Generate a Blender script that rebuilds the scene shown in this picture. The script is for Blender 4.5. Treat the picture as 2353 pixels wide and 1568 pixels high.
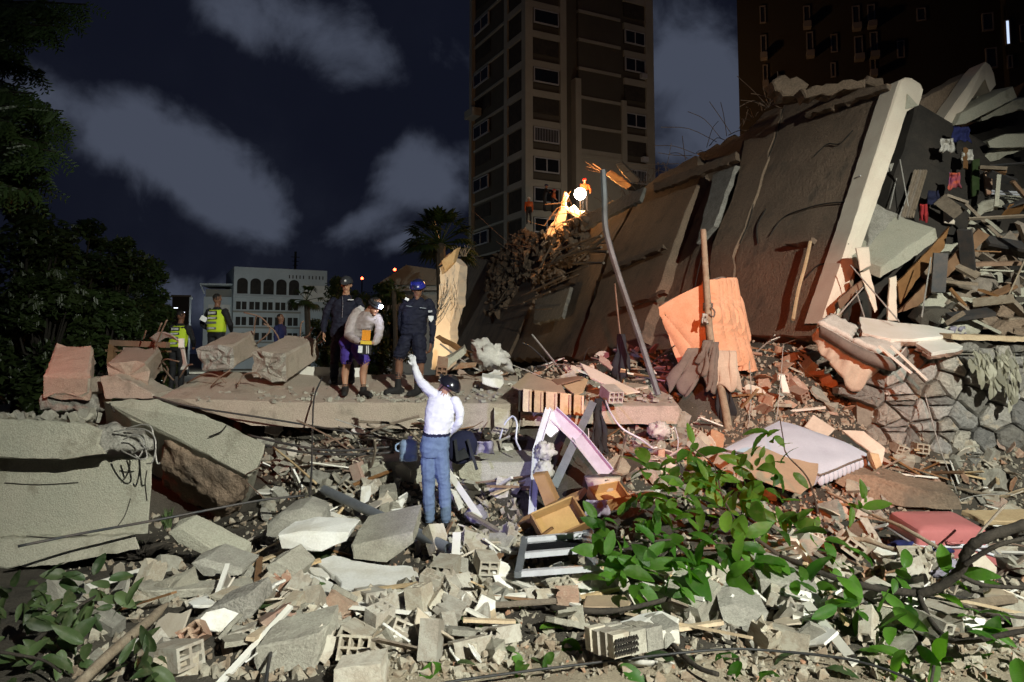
import bpy, bmesh, math, random
import numpy as np
from mathutils import Vector, Matrix, Euler, noise, kdtree
for _o in list(bpy.data.objects): bpy.data.objects.remove(_o)
SC = bpy.context.scene
COL = SC.collection
RAD = math.radians
# ------------------------------------------------------------------ camera
S, CX, HY, CAMZ, TILT = 1746.3, 1176.5, 808.8, 2.2, RAD(4.5)
YC = HY - S * math.tan(TILT)
cam = bpy.data.cameras.new('camera'); camo = bpy.data.objects.new('camera', cam); COL.objects.link(camo)
cam.sensor_width = 36; cam.lens = S / 2353 * 36
cam.shift_y = -(784 - YC) / 2353
cam.clip_end = 3000; cam.clip_start = 0.05
camo.location = (0, 0, CAMZ); camo.rotation_euler = (math.pi / 2 + TILT, 0, 0)
SC.camera = camo

def ray(u, v):
    dx = (u - CX) / S; up = (YC - v) / S
    return Vector((dx, math.cos(TILT) - up * math.sin(TILT), math.sin(TILT) + up * math.cos(TILT)))
def P(u, v, d):
    r = ray(u, v); return Vector((0, 0, CAMZ)) + r * (d / r.y)
# ------------------------------------------------------------------ world: night sky with lit clouds
W = bpy.data.worlds.new('World'); SC.world = W; W.use_nodes = True
def build_world():
    nt = W.node_tree; N = nt.nodes; L = nt.links; N.clear()
    out = N.new('ShaderNodeOutputWorld'); bg = N.new('ShaderNodeBackground'); L.new(bg.outputs[0], out.inputs[0])
    tc = N.new('ShaderNodeTexCoord'); sx = N.new('ShaderNodeSeparateXYZ'); L.new(tc.outputs['Generated'], sx.inputs[0])
    def m(op, a, b=None, c=None):
        n = N.new('ShaderNodeMath'); n.operation = op
        for i, x in enumerate((a, b, c)):
            if x is None: continue
            if isinstance(x, (int, float)): n.inputs[i].default_value = x
            else: L.new(x, n.inputs[i])
        return n.outputs[0]
    az = m('ARCTAN2', sx.outputs[0], sx.outputs[1]); el = m('ARCSINE', sx.outputs[2])
    nz = N.new('ShaderNodeTexNoise'); nz.inputs['Scale'].default_value = 5; nz.inputs['Detail'].default_value = 4; nz.inputs['Roughness'].default_value = .55
    nz.inputs['Distortion'].default_value = .6
    L.new(tc.outputs['Generated'], nz.inputs['Vector'])
    nz2 = N.new('ShaderNodeTexNoise'); nz2.inputs['Scale'].default_value = 3.1; nz2.inputs['Detail'].default_value = 3
    L.new(tc.outputs['Generated'], nz2.inputs['Vector'])
    warp = m('MULTIPLY', m('SUBTRACT', nz.outputs[0], .5), .24)
    warp2 = m('MULTIPLY', m('SUBTRACT', nz2.outputs[0], .5), .16)
    az2 = m('ADD', az, warp); el2 = m('ADD', el, warp2)
    tot = None
    def ae(u, v):
        r = ray(u, v).normalized(); return math.atan2(r.x, r.y), math.asin(r.z)
    for u, v, a, b, ang, k in [(720, 70, 250, 90, 24, .72), (500, 20, 200, 60, 10, .5), (300, 300, 190, 85, 25, .85), (520, 400, 170, 85, 22, .95), (985, 405, 120, 82, 10, .82), (890, 578, 66, 30, 0, 1.0),
                               (430, 625, 130, 46, 8, .72), (1615, 190, 130, 160, -20, 1.25), (815, 495, 75, 36, -10, .6), (1075, 135, 60, 60, 0, .38),
                               (1000, 470, 110, 40, 0, .45), (230, 260, 110, 60, 20, .5), (1640, 330, 120, 60, 0, .6), (560, 690, 120, 40, 0, .5)]:
        ca, ce = ae(u, v)
        x = m('SUBTRACT', az2, ca); y = m('SUBTRACT', el2, ce)
        t = RAD(-ang); c_, s_ = math.cos(t), math.sin(t)
        p = m('DIVIDE', m('ADD', m('MULTIPLY', x, c_), m('MULTIPLY', y, s_)), a / S)
        q = m('DIVIDE', m('SUBTRACT', m('MULTIPLY', y, c_), m('MULTIPLY', x, s_)), b / S)
        r2 = m('ADD', m('MULTIPLY', p, p), m('MULTIPLY', q, q))
        g = m('MULTIPLY', m('EXPONENT', m('MULTIPLY', r2, -1.0)), k)
        tot = g if tot is None else m('ADD', tot, g)
    nz3 = N.new('ShaderNodeTexNoise'); nz3.inputs['Scale'].default_value = 9; nz3.inputs['Detail'].default_value = 6; nz3.inputs['Roughness'].default_value = .6; nz3.inputs['Distortion'].default_value = .3
    L.new(tc.outputs['Generated'], nz3.inputs['Vector'])
    d = m('SUBTRACT', m('MULTIPLY', tot, 1.6), m('MULTIPLY', m('SUBTRACT', .63, nz3.outputs[0]), 2.7))
    d = m('MAXIMUM', d, 0.0)
    base = N.new('ShaderNodeMapRange'); base.inputs[1].default_value = .46; base.inputs[2].default_value = .85; base.inputs[4].default_value = .5
    L.new(nz2.outputs[0], base.inputs[0])
    d = m('ADD', d, m('MULTIPLY', base.outputs[0], m('MULTIPLY', nz3.outputs[0], 1.6)))
    mr = N.new('ShaderNodeMapRange'); mr.interpolation_type = 'SMOOTHSTEP'; mr.inputs[1].default_value = .02; mr.inputs[2].default_value = 1.35; L.new(d, mr.inputs[0])
    mix = N.new('ShaderNodeMix'); mix.data_type = 'RGBA'; L.new(mr.outputs[0], mix.inputs['Factor'])
    mix.inputs['A'].default_value = (.0052, .0064, .0132, 1); mix.inputs['B'].default_value = (.058, .068, .098, 1)
    L.new(mix.outputs['Result'], bg.inputs[0]); bg.inputs[1].default_value = 1.0
build_world()
W.cycles.sampling_method = 'NONE'
# ------------------------------------------------------------------ lights (lamps standing on the street behind the photographer)
def spot(name, loc, aim, power, col, size, blend, radius):
    l = bpy.data.lights.new(name, 'SPOT'); l.energy = power; l.color = col; l.spot_size = RAD(size); l.spot_blend = blend; l.shadow_soft_size = radius
    o = bpy.data.objects.new(name, l); COL.objects.link(o); o.location = loc
    o.rotation_euler = (Vector(aim) - Vector(loc)).to_track_quat('-Z', 'Y').to_euler(); return o
def point(name, loc, power, col, radius):
    l = bpy.data.lights.new(name, 'POINT'); l.energy = power; l.color = col; l.shadow_soft_size = radius
    o = bpy.data.objects.new(name, l); COL.objects.link(o); o.location = loc; return o
FLOOD_W, FLOOD_R, FLOOD_V, FLOOD_L = (6.8, -6.5, 8.8), (-.6, -6.0, 5.2), (-3.2, 1.2, 1.9), (-8.2, 9.3, 3.6)
spot('floodlight_beam', FLOOD_W, (3.0, 9.6, 1.2), 18500, (.98, 1.0, .89), 66, .7, .06)
spot('beacon_beam', FLOOD_R, (3.5, 12.5, 1.75), 7500, (1.0, .17, .03), 21, .5, .06)
spot('side_beacon_beam', FLOOD_L, (-4.2, 12.4, 2.0), 150, (1.0, .13, .05), 70, .5, .06)
spot('torch_beam', FLOOD_V, (.1, 9.2, 1.25), 1500, (.46, .42, 1.0), 20, .7, .03)
# faint moonlight
ml = bpy.data.lights.new('moon', 'SUN'); ml.energy = .02; ml.angle = RAD(2); ml.color = (.7, .8, 1.0)
mo = bpy.data.objects.new('moon', ml); COL.objects.link(mo); mo.rotation_euler = (RAD(50), 0, RAD(35))
# ------------------------------------------------------------------ view
SC.view_settings.view_transform = 'Standard'; SC.view_settings.look = 'None'; SC.view_settings.gamma = 1; SC.view_settings.exposure = 0
SC.view_settings.use_curve_mapping = False
SC.render.engine = 'CYCLES'
SC.cycles.max_bounces = 4; SC.cycles.diffuse_bounces = 2; SC.cycles.glossy_bounces = 2; SC.cycles.transmission_bounces = 4
SC.cycles.sample_clamp_indirect = 4; SC.cycles.use_denoising = True

# ================================================================== helpers
rnd = random.Random(7)
def R(a, b): return rnd.uniform(a, b)
V = Vector
def tag(o, label=None, cat=None, group=None, kind=None):
    if label: o['label'] = label
    if cat: o['category'] = cat
    if group: o['group'] = group
    if kind: o['kind'] = kind
    return o
WL = {}
def link(name, data, parent=None, loc=(0, 0, 0)):
    o = bpy.data.objects.new(name, data); COL.objects.link(o); o.location = loc
    if parent is not None:
        o.parent = parent; WL[o.name] = WL[parent.name] + Vector(loc)
    else: WL[o.name] = Vector(loc)
    return o
def empty(name, loc, label=None, cat=None, group=None, kind=None):
    o = link(name, None, None, loc); o.empty_display_size = .1
    return tag(o, label, cat, group, kind)
class MB:
    """collects vertices and faces in world space"""
    def __init__(s): s.v = []; s.f = []; s.m = []
    def add(s, vs, fs, mi=0):
        n = len(s.v); s.v += [Vector(x) for x in vs]; s.f += [[i + n for i in f] for f in fs]; s.m += [mi] * len(fs); return s
    def box(s, c, size, rot=None, mi=0):
        a, b, h = [x / 2 for x in size]; M = rot if rot is not None else Matrix.Identity(3)
        if isinstance(M, (tuple, list)): M = Euler(M).to_matrix()
        vs = [Vector(c) + M @ Vector((x * a, y * b, z * h)) for x in (-1, 1) for y in (-1, 1) for z in (-1, 1)]
        return s.add(vs, [(0, 1, 3, 2), (4, 6, 7, 5), (0, 4, 5, 1), (2, 3, 7, 6), (0, 2, 6, 4), (1, 5, 7, 3)], mi)
    def bar(s, p0, p1, w, t, up=(0, 0, 1), mi=0, w1=None):
        """box from p0 to p1; w along the side axis, t along the up axis"""
        p0, p1 = Vector(p0), Vector(p1); y = (p1 - p0).normalized(); u = Vector(up)
        x = y.cross(u)
        if x.length < 1e-4: x = y.cross(Vector((1, 0, 0)))
        x.normalize(); z = x.cross(y); vs = []
        for p, ww in ((p0, w), (p1, w1 or w)):
            for i in (-1, 1):
                for j in (-1, 1): vs.append(p + x * (i * ww / 2) + z * (j * t / 2))
        return s.add(vs, [(0, 2, 3, 1), (4, 5, 7, 6), (0, 1, 5, 4), (2, 6, 7, 3), (0, 4, 6, 2), (1, 3, 7, 5)], mi)
    def tube(s, pts, r, sides=8, cap=True, mi=0, flat=1.0):
        pts = [Vector(p) for p in pts]; n = len(pts); rs = r if isinstance(r, (list, tuple)) else [r] * n
        rings = []; x = None
        for i, p in enumerate(pts):
            t = (pts[min(i + 1, n - 1)] - pts[max(i - 1, 0)]).normalized()
            if x is None:
                x = t.cross(Vector((0, 0, 1)))
                if x.length < .05: x = t.cross(Vector((1, 0, 0)))
            x = (x - t * x.dot(t)).normalized(); y = t.cross(x)
            rings.append([p + (x * math.cos(a) + y * math.sin(a) * flat) * rs[i] for a in [2 * math.pi * k / sides for k in range(sides)]])
        vs = [q for g in rings for q in g]; fs = []
        for i in range(n - 1):
            for k in range(sides):
                k2 = (k + 1) % sides; fs.append((i * sides + k, i * sides + k2, (i + 1) * sides + k2, (i + 1) * sides + k))
        if cap: fs.append(tuple(range(sides))[::-1]); fs.append(tuple((n - 1) * sides + k for k in range(sides)))
        return s.add(vs, fs, mi)
    def prism(s, poly, ext, j=0, sl=.12, ch=.012, mi=0, seed=1, jb=None):
        """closed solid: outline poly (world points) pushed along ext; j = raggedness of the outline, ch = chamfer"""
        rg = random.Random(seed); poly = [Vector(p) for p in poly]; ext = Vector(ext)
        nrm = Vector((0, 0, 0)); k = len(poly)
        for i in range(k): nrm += (poly[i]).cross(poly[(i + 1) % k])
        nrm.normalize()
        if nrm.dot(ext) > 0: poly = poly[::-1]; nrm = -nrm
        if j > 0:
            o = []
            for i in range(k):
                a, b = poly[i], poly[(i + 1) % k]; n = max(1, int((b - a).length / sl)); e = (b - a).normalized() if n else None
                side = e.cross(nrm)
                for q in range(n):
                    p = a + (b - a) * (q / n)
                    o.append(p + side * rg.uniform(-j, j) + e * (rg.uniform(-.3, .3) * sl if q else 0))
            poly = o; k = len(poly)
        cen = sum(poly, Vector()) / k; L = ext.length; d = ext / L; c = min(ch, L * .3)
        def inset(p): return p + (cen - p).normalized() * c
        jb = j if jb is None else jb
        bk = [p + ext + Vector((rg.uniform(-1, 1), rg.uniform(-1, 1), rg.uniform(-1, 1))) * jb * .7 for p in poly]
        if c > 0: rings = [[inset(p) for p in poly], [p + d * c for p in poly], [p - d * c for p in bk], [inset(p) for p in bk]]
        else: rings = [poly, bk]
        vs = [q for g in rings for q in g]; fs = []
        for i in range(len(rings) - 1):
            for q in range(k):
                q2 = (q + 1) % k; fs.append((i * k + q, (i + 1) * k + q, (i + 1) * k + q2, i * k + q2))
        fs.append(tuple(range(k))); fs.append(tuple((len(rings) - 1) * k + q for q in range(k))[::-1])
        return s.add(vs, fs, mi)
    def ell(s, c, rx, ry, rz, rot=None, n=14, m=9, mi=0):
        M = rot if rot is not None else Matrix.Identity(3); vs = [Vector(c) + M @ Vector((0, 0, -rz))]; fs = []
        for i in range(1, m):
            a = math.pi * i / m
            for k in range(n):
                b = 2 * math.pi * k / n; vs.append(Vector(c) + M @ Vector((rx * math.sin(a) * math.cos(b), ry * math.sin(a) * math.sin(b), -rz * math.cos(a))))
        vs.append(Vector(c) + M @ Vector((0, 0, rz)))
        for k in range(n):
            fs.append((0, 1 + (k + 1) % n, 1 + k))
            for i in range(m - 2):
                a = 1 + i * n; fs.append((a + k, a + (k + 1) % n, a + n + (k + 1) % n, a + n + k))
            a = 1 + (m - 2) * n; fs.append((a + k, a + (k + 1) % n, len(vs) - 1))
        return s.add(vs, fs, mi)
    def grid(s, rows, mi=0, thick=0.0):
        nr, nc = len(rows), len(rows[0]); vs = [p for r_ in rows for p in r_]
        fs = [(i * nc + k, i * nc + k + 1, (i + 1) * nc + k + 1, (i + 1) * nc + k) for i in range(nr - 1) for k in range(nc - 1)]
        if thick:
            nn = [Vector() for _ in vs]
            for f in fs:
                a, b, c, d_ = [Vector(vs[i]) for i in f]; q = (c - a).cross(d_ - b)
                for i in f: nn[i] += q
            n0 = len(vs); vs = [Vector(p) for p in vs]; vs += [p - (nn[i].normalized() * thick) for i, p in enumerate(vs)]
            fs2 = [tuple(i + n0 for i in f[::-1]) for f in fs]
            rim = [k for k in range(nc)] + [i * nc + nc - 1 for i in range(1, nr)] + [(nr - 1) * nc + k for k in range(nc - 2, -1, -1)] + [i * nc for i in range(nr - 2, 0, -1)]
            for a, b in zip(rim, rim[1:] + rim[:1]): fs2.append((b, a, a + n0, b + n0))
            fs = fs + fs2
        return s.add(vs, fs, mi)
    def mesh(s, name, mats, origin=(0, 0, 0), smooth=False):
        me = bpy.data.meshes.new(name); o = Vector(origin); me.from_pydata([tuple(p - o) for p in s.v], [], s.f)
        for m_ in (mats if isinstance(mats, (list, tuple)) else [mats]): me.materials.append(m_)
        if any(s.m): me.polygons.foreach_set('material_index', s.m)
        if smooth: me.polygons.foreach_set('use_smooth', [True] * len(me.polygons))
        me.update(); return me
    def build(s, name, mats, parent=None, label=None, cat=None, group=None, kind=None, smooth=False):
        if parent is not None: org = WL[parent.name]; loc = (0, 0, 0)
        else:
            lo = [min(p[i] for p in s.v) for i in range(3)]; hi = [max(p[i] for p in s.v) for i in range(3)]
            org = Vector(((lo[0] + hi[0]) / 2, (lo[1] + hi[1]) / 2, lo[2])); loc = org
        o = link(name, s.mesh(name, mats, org, smooth), parent, loc)
        return tag(o, label, cat, group, kind)
def crom(pts, n=6):
    """smooth curve through points"""
    pts = [Vector(p) for p in pts]; o = []
    q = [pts[0] * 2 - pts[1]] + pts + [pts[-1] * 2 - pts[-2]]
    for i in range(1, len(q) - 2):
        a, b, c, d = q[i - 1:i + 3]
        for k in range(n):
            t = k / n; o.append(.5 * ((2 * b) + (c - a) * t + (2 * a - 5 * b + 4 * c - d) * t * t + (3 * b - a - 3 * c + d) * t ** 3))
    return o + [pts[-1]]
def auto_smooth(o, ang=35):
    me = o.data; me.polygons.foreach_set('use_smooth', [True] * len(me.polygons))
    bm = bmesh.new(); bm.from_mesh(me)
    for e in bm.edges:
        if len(e.link_faces) == 2 and e.calc_face_angle(0) > RAD(ang): e.smooth = False
    bm.to_mesh(me); bm.free(); return o
ROUGH = []
def roughen(o, vox=.022, amp=.014, sc=7.0):
    """turn a plain solid into weathered broken masonry (done for all pieces together at the end)"""
    md = o.modifiers.new('r', 'REMESH'); md.mode = 'VOXEL'; md.voxel_size = vox; ROUGH.append((o, amp, sc)); return o
def roughen_all():
    dg = bpy.context.evaluated_depsgraph_get()
    new = [bpy.data.meshes.new_from_object(o.evaluated_get(dg)) for o, _, _ in ROUGH]
    for (o, amp, sc), nm in zip(ROUGH, new):
        o.modifiers.clear(); off = V((sum(map(ord, o.name)) % 97, len(nm.vertices) % 31, 1.7)); n = len(nm.vertices)
        co = np.empty(n * 3, 'f'); no = np.empty(n * 3, 'f'); nm.vertices.foreach_get('co', co); nm.vertices.foreach_get('normal', no); co = co.reshape(-1, 3); no = no.reshape(-1, 3)
        k = np.array([noise.fractal(V(c) * sc + off, .9, 2.1, 3) + .5 * noise.noise(V(c) * sc * .35 + off) for c in co], 'f'); co += no * (amp * k)[:, None]
        nm.vertices.foreach_set('co', co.ravel()); nm.update()
        nm.materials.clear()
        for m_ in o.data.materials: nm.materials.append(m_)
        nm.polygons.foreach_set('use_smooth', [True] * len(nm.polygons)); nm.name = o.data.name; o.data = nm
# ------------------------------------------------------------------ materials
def pm(name, col, col2=None, sc=3.0, rough=.85, bump=.25, bsc=60, det=5, metal=0, var=0.0, spec=.3, trans=0, alpha=None, emit=None, es=0, speck=None, mixr=(.35, .65), sss=0, fine=.25, dist=0.008, stain=None):
    M = bpy.data.materials.new(name); M.use_nodes = True; nt = M.node_tree; N = nt.nodes; L = nt.links
    b = N['Principled BSDF']; b.inputs['Roughness'].default_value = rough; b.inputs['Metallic'].default_value = metal
    b.inputs['Specular IOR Level'].default_value = spec
    tc = N.new('ShaderNodeTexCoord'); src = tc.outputs['Object']
    if var:
        oi = N.new('ShaderNodeObjectInfo'); ad = N.new('ShaderNodeVectorMath'); ad.operation = 'ADD'
        cm = N.new('ShaderNodeMath'); cm.operation = 'MULTIPLY'; cm.inputs[1].default_value = 37.0; L.new(oi.outputs['Random'], cm.inputs[0])
        L.new(src, ad.inputs[0]); L.new(cm.outputs[0], ad.inputs[1]); src = ad.outputs[0]
    def mixc(f, a, b_, blend='MIX'):
        n = N.new('ShaderNodeMix'); n.data_type = 'RGBA'; n.blend_type = blend
        for k, x in (('Factor', f), ('A', a), ('B', b_)):
            if isinstance(x, tuple): n.inputs[k].default_value = (*x, 1)
            elif isinstance(x, (int, float)): n.inputs[k].default_value = x
            else: L.new(x, n.inputs[k])
        return n.outputs['Result']
    def nzn(scale, detail, rg_=.6):
        n = N.new('ShaderNodeTexNoise'); n.inputs['Scale'].default_value = scale; n.inputs['Detail'].default_value = detail; n.inputs['Roughness'].default_value = rg_
        L.new(src, n.inputs['Vector']); return n.outputs[0]
    def rng(x, a, b_, c=0, d=1):
        n = N.new('ShaderNodeMapRange'); n.inputs[1].default_value = a; n.inputs[2].default_value = b_; n.inputs[3].default_value = c; n.inputs[4].default_value = d; L.new(x, n.inputs[0]); return n.outputs[0]
    c = tuple(col)
    n1 = nzn(sc, det)
    cur = mixc(rng(n1, *mixr), c, tuple(col2)) if col2 else c
    n2 = nzn(bsc, 4, .65)
    if fine:
        g = N.new('ShaderNodeCombineColor'); vv = rng(n2, .25, .75, 1 - fine, 1 + fine * .5)
        for k in range(3): L.new(vv, g.inputs[k])
        cur = mixc(1.0, cur, g.outputs[0], 'MULTIPLY')
    if speck:
        cur = mixc(rng(nzn(speck[1], 3), speck[2], speck[2] + .06), cur, tuple(speck[0]))
    if stain:
        cur = mixc(rng(nzn(stain[1], 4, .7), stain[2], stain[2] + .12, 0, .85), cur, tuple(stain[0]))
    if var:
        hs = N.new('ShaderNodeHueSaturation'); L.new(rng(oi.outputs['Random'], 0, 1, 1 - var, 1 + var), hs.inputs['Value'])
        m3 = N.new('ShaderNodeMath'); m3.operation = 'FRACT'; m4 = N.new('ShaderNodeMath'); m4.operation = 'MULTIPLY'; m4.inputs[1].default_value = 7.31
        L.new(oi.outputs['Random'], m4.inputs[0]); L.new(m4.outputs[0], m3.inputs[0])
        L.new(rng(m3.outputs[0], 0, 1, 1 - var * 1.2, 1 + var * .6), hs.inputs['Saturation'])
        if isinstance(cur, tuple): hs.inputs['Color'].default_value = (*cur, 1)
        else: L.new(cur, hs.inputs['Color'])
        cur = hs.outputs[0]
    if isinstance(cur, tuple): b.inputs['Base Color'].default_value = (*cur, 1)
    else: L.new(cur, b.inputs['Base Color'])
    if bump:
        bp = N.new('ShaderNodeBump'); bp.inputs['Strength'].default_value = bump; bp.inputs['Distance'].default_value = dist
        mx = N.new('ShaderNodeMath'); mx.operation = 'ADD'; L.new(n2, mx.inputs[0]); n3 = nzn(bsc * .22, 4); L.new(n3, mx.inputs[1])
        L.new(mx.outputs[0], bp.inputs['Height']); L.new(bp.outputs[0], b.inputs['Normal'])
    if trans: b.inputs['Transmission Weight'].default_value = trans
    if sss: b.inputs['Subsurface Weight'].default_value = sss; b.inputs['Subsurface Radius'].default_value = (.02, .012, .006)
    if emit: b.inputs['Emission Color'].default_value = (*emit, 1); b.inputs['Emission Strength'].default_value = es
    return M
MT = {}
def mats():
    A = MT
    A['stucco'] = pm('stucco_concrete', (.43, .42, .335), (.48, .45, .36), 1.6, .92, 1.0, 62, fine=.32, dist=.012, stain=((.27, .25, .19), 2.2, .56))
    A['stucco_pink'] = pm('pinkish_stucco', (.50, .41, .335), (.44, .38, .30), 1.3, .92, 1.0, 62, fine=.3, dist=.012, stain=((.28, .24, .19), 2.4, .57))
    A['rough'] = pm('broken_concrete', (.40, .38, .33), (.29, .27, .23), 5, .95, 1.0, 42, fine=.5, dist=.02, var=.18)
    A['chunk'] = pm('dusty_concrete', (.44, .42, .345), (.33, .305, .25), 4, .95, .8, 55, fine=.35, dist=.012, var=.2)
    A['plaster'] = pm('white_plaster', (.82, .81, .77), (.68, .65, .57), 2.6, .9, .3, 50, fine=.14, var=.06, mixr=(.42, .62))
    A['brick'] = pm('dusty_clay_brick', (.42, .375, .30), (.38, .32, .245), 4, .92, .5, 60, fine=.25, var=.22, stain=((.48, .45, .37), 7, .46))
    A['brick_red'] = pm('red_clay_brick', (.38, .20, .13), (.42, .29, .20), 5, .92, .5, 60, fine=.25, var=.25, stain=((.52, .40, .29), 8, .56))
    A['tile'] = pm('floor_tile', (.58, .52, .42), (.50, .42, .33), 3, .6, .15, 40, fine=.1, var=.2)
    A['dirt'] = pm('dusty_ground', (.40, .34, .25), (.30, .25, .18), 1.4, .97, .9, 70, fine=.4, dist=.012, stain=((.20, .17, .13), 2.2, .6))
    A['soil'] = pm('dark_soil', (.10, .088, .07), (.065, .056, .045), 2, .97, 1.0, 60, fine=.4, dist=.015)  # ground colour darkened to stand for the shadow between rubble pieces
    A['bark_dark'] = pm('night_bark', (.02, .017, .013), None, 9, .9, .3, 60)
    A['gravel'] = pm('rubble_grit', (.40, .365, .29), (.30, .23, .165), 6, .95, .5, 60, fine=.3, mixr=(.45, .6))
    A['wall_brown'] = pm('brown_render', (.325, .235, .165), (.225, .165, .118), .7, .95, 1.0, 26, fine=.38, dist=.03, stain=((.15, .12, .092), 1.1, .55))
    A['cream'] = pm('cream_paint', (.74, .66, .54), (.68, .58, .47), 2, .85, .3, 60, fine=.12)
    A['board_white'] = pm('white_board', (.78, .76, .70), (.70, .67, .58), 2, .7, .12, 40, fine=.06, var=.05)
    A['wood'] = pm('brown_wood', (.27, .15, .075), (.20, .105, .05), 5, .6, .25, 40, fine=.2, var=.2)
    A['wood_pale'] = pm('pale_wood', (.60, .46, .28), (.50, .36, .21), 6, .7, .2, 40, fine=.2, var=.2)
    A['wood_grey'] = pm('weathered_wood', (.30, .24, .18), (.20, .16, .12), 7, .85, .5, 50, fine=.3, var=.2)
    A['metal'] = pm('galvanised_metal', (.34, .37, .40), (.26, .28, .31), 5, .45, .12, 60, metal=.6, fine=.15)
    A['metal_dk'] = pm('dark_metal', (.07, .075, .08), (.12, .10, .09), 5, .55, .2, 60, metal=.5, fine=.2)
    A['alu'] = pm('white_aluminium', (.66, .67, .72), (.56, .56, .60), 5, .45, .08, 60, metal=.25, fine=.08)
    A['rebar'] = pm('rusty_rebar', (.30, .22, .17), (.20, .12, .08), 8, .75, .4, 120, metal=.3, fine=.25)
    A['wire'] = pm('grey_wire', (.48, .46, .42), (.35, .33, .30), 8, .5, .1, 120, metal=.3)
    A['cable'] = pm('black_cable', (.035, .035, .035), None, 5, .5, .1, 80)
    A['bark'] = pm('branch_bark', (.07, .058, .046), (.04, .034, .028), 9, .9, .8, 60, fine=.35, dist=.01)
    A['bark_pale'] = pm('pale_bark', (.36, .30, .22), (.26, .20, .14), 9, .85, .6, 60, fine=.3)
    A['stone'] = pm('wall_stone', (.34, .315, .27), (.25, .235, .21), 3.2, .9, 1.0, 24, fine=.4, dist=.03, var=.42, stain=((.37, .29, .20), 3, .58))
    A['mortar'] = pm('dark_mortar', (.19, .17, .14), (.27, .245, .2), 8, .95, .8, 40)
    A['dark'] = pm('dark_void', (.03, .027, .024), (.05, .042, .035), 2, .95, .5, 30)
    A['glass'] = pm('window_glass', (.012, .013, .016), None, 2, .12, 0, spec=.5, fine=0)
mats()
def leafmat(name, col, col2, tr=.45):
    M = bpy.data.materials.new(name); M.use_nodes = True; nt = M.node_tree; N = nt.nodes; L = nt.links; b = N['Principled BSDF']; out = N['Material Output']
    oi = N.new('ShaderNodeObjectInfo'); mx = N.new('ShaderNodeMix'); mx.data_type = 'RGBA'; mx.inputs['A'].default_value = (*col, 1); mx.inputs['B'].default_value = (*col2, 1)
    tc = N.new('ShaderNodeTexCoord'); nz = N.new('ShaderNodeTexNoise'); nz.inputs['Scale'].default_value = 6; L.new(tc.outputs['Object'], nz.inputs[0])
    ad = N.new('ShaderNodeMath'); ad.operation = 'MULTIPLY_ADD'; ad.inputs[1].default_value = .5; L.new(nz.outputs[0], ad.inputs[0])
    sb = N.new('ShaderNodeMath'); sb.operation = 'SUBTRACT'; sb.inputs[1].default_value = .25; L.new(oi.outputs['Random'], sb.inputs[0]); L.new(sb.outputs[0], ad.inputs[2]); L.new(ad.outputs[0], mx.inputs['Factor'])
    du = N.new('ShaderNodeTexNoise'); du.inputs['Scale'].default_value = 3.5; du.inputs['Detail'].default_value = 5; ds = N.new('ShaderNodeVectorMath'); ds.operation = 'ADD'; L.new(tc.outputs['Object'], ds.inputs[0]); dk = N.new('ShaderNodeMath'); dk.operation = 'MULTIPLY'; dk.inputs[1].default_value = 50; L.new(oi.outputs['Random'], dk.inputs[0]); L.new(dk.outputs[0], ds.inputs[1]); L.new(ds.outputs[0], du.inputs[0])
    dm = N.new('ShaderNodeMapRange'); dm.inputs[1].default_value = .48; dm.inputs[2].default_value = .75; dm.inputs[4].default_value = .6; L.new(du.outputs[0], dm.inputs[0])
    hv = N.new('ShaderNodeHueSaturation'); hr = N.new('ShaderNodeMapRange'); hr.inputs[3].default_value = .45; hr.inputs[4].default_value = 1.35; fr = N.new('ShaderNodeMath'); fr.operation = 'FRACT'; fm_ = N.new('ShaderNodeMath'); fm_.operation = 'MULTIPLY'; fm_.inputs[1].default_value = 13.7; L.new(oi.outputs['Random'], fm_.inputs[0]); L.new(fm_.outputs[0], fr.inputs[0]); L.new(fr.outputs[0], hr.inputs[0]); L.new(hr.outputs[0], hv.inputs['Value']); L.new(mx.outputs['Result'], hv.inputs['Color'])
    dmix = N.new('ShaderNodeMix'); dmix.data_type = 'RGBA'; L.new(dm.outputs[0], dmix.inputs['Factor']); L.new(hv.outputs[0], dmix.inputs['A']); dmix.inputs['B'].default_value = (.5 * col2[0] + .12, .5 * col2[1] + .11, .5 * col2[2] + .08, 1) if col2[1] > .1 else (*col2, 1)
    L.new(dmix.outputs['Result'], b.inputs['Base Color']); b.inputs['Roughness'].default_value = .42; b.inputs['Specular IOR Level'].default_value = .45
    t = N.new('ShaderNodeBsdfTranslucent'); h = N.new('ShaderNodeHueSaturation'); h.inputs['Saturation'].default_value = 1.1; h.inputs['Value'].default_value = 1.5; L.new(mx.outputs['Result'], h.inputs['Color']); L.new(h.outputs[0], t.inputs[0])
    ms = N.new('ShaderNodeMixShader'); ms.inputs[0].default_value = tr; L.new(b.outputs[0], ms.inputs[1]); L.new(t.outputs[0], ms.inputs[2]); L.new(ms.outputs[0], out.inputs[0])
    wv = N.new('ShaderNodeTexWave'); wv.inputs['Scale'].default_value = 9; wv.bands_direction = 'Y'; L.new(tc.outputs['Object'], wv.inputs[0])
    bp = N.new('ShaderNodeBump'); bp.inputs['Strength'].default_value = .25; bp.inputs['Distance'].default_value = .01; L.new(wv.outputs[0], bp.inputs['Height']); L.new(bp.outputs[0], b.inputs['Normal'])
    return M
MT['leaf'] = leafmat('green_leaf', (.045, .15, .018), (.125, .29, .035), .55)
MT['leaf_dull'] = leafmat('dull_leaf', (.045, .085, .028), (.10, .15, .055), .3)
MT['leaf_dark'] = leafmat('night_foliage', (.018, .034, .009), (.042, .062, .018), .2)
MT['leaf_dry'] = leafmat('dry_leaf', (.42, .40, .31), (.30, .28, .2), .2)
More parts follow.
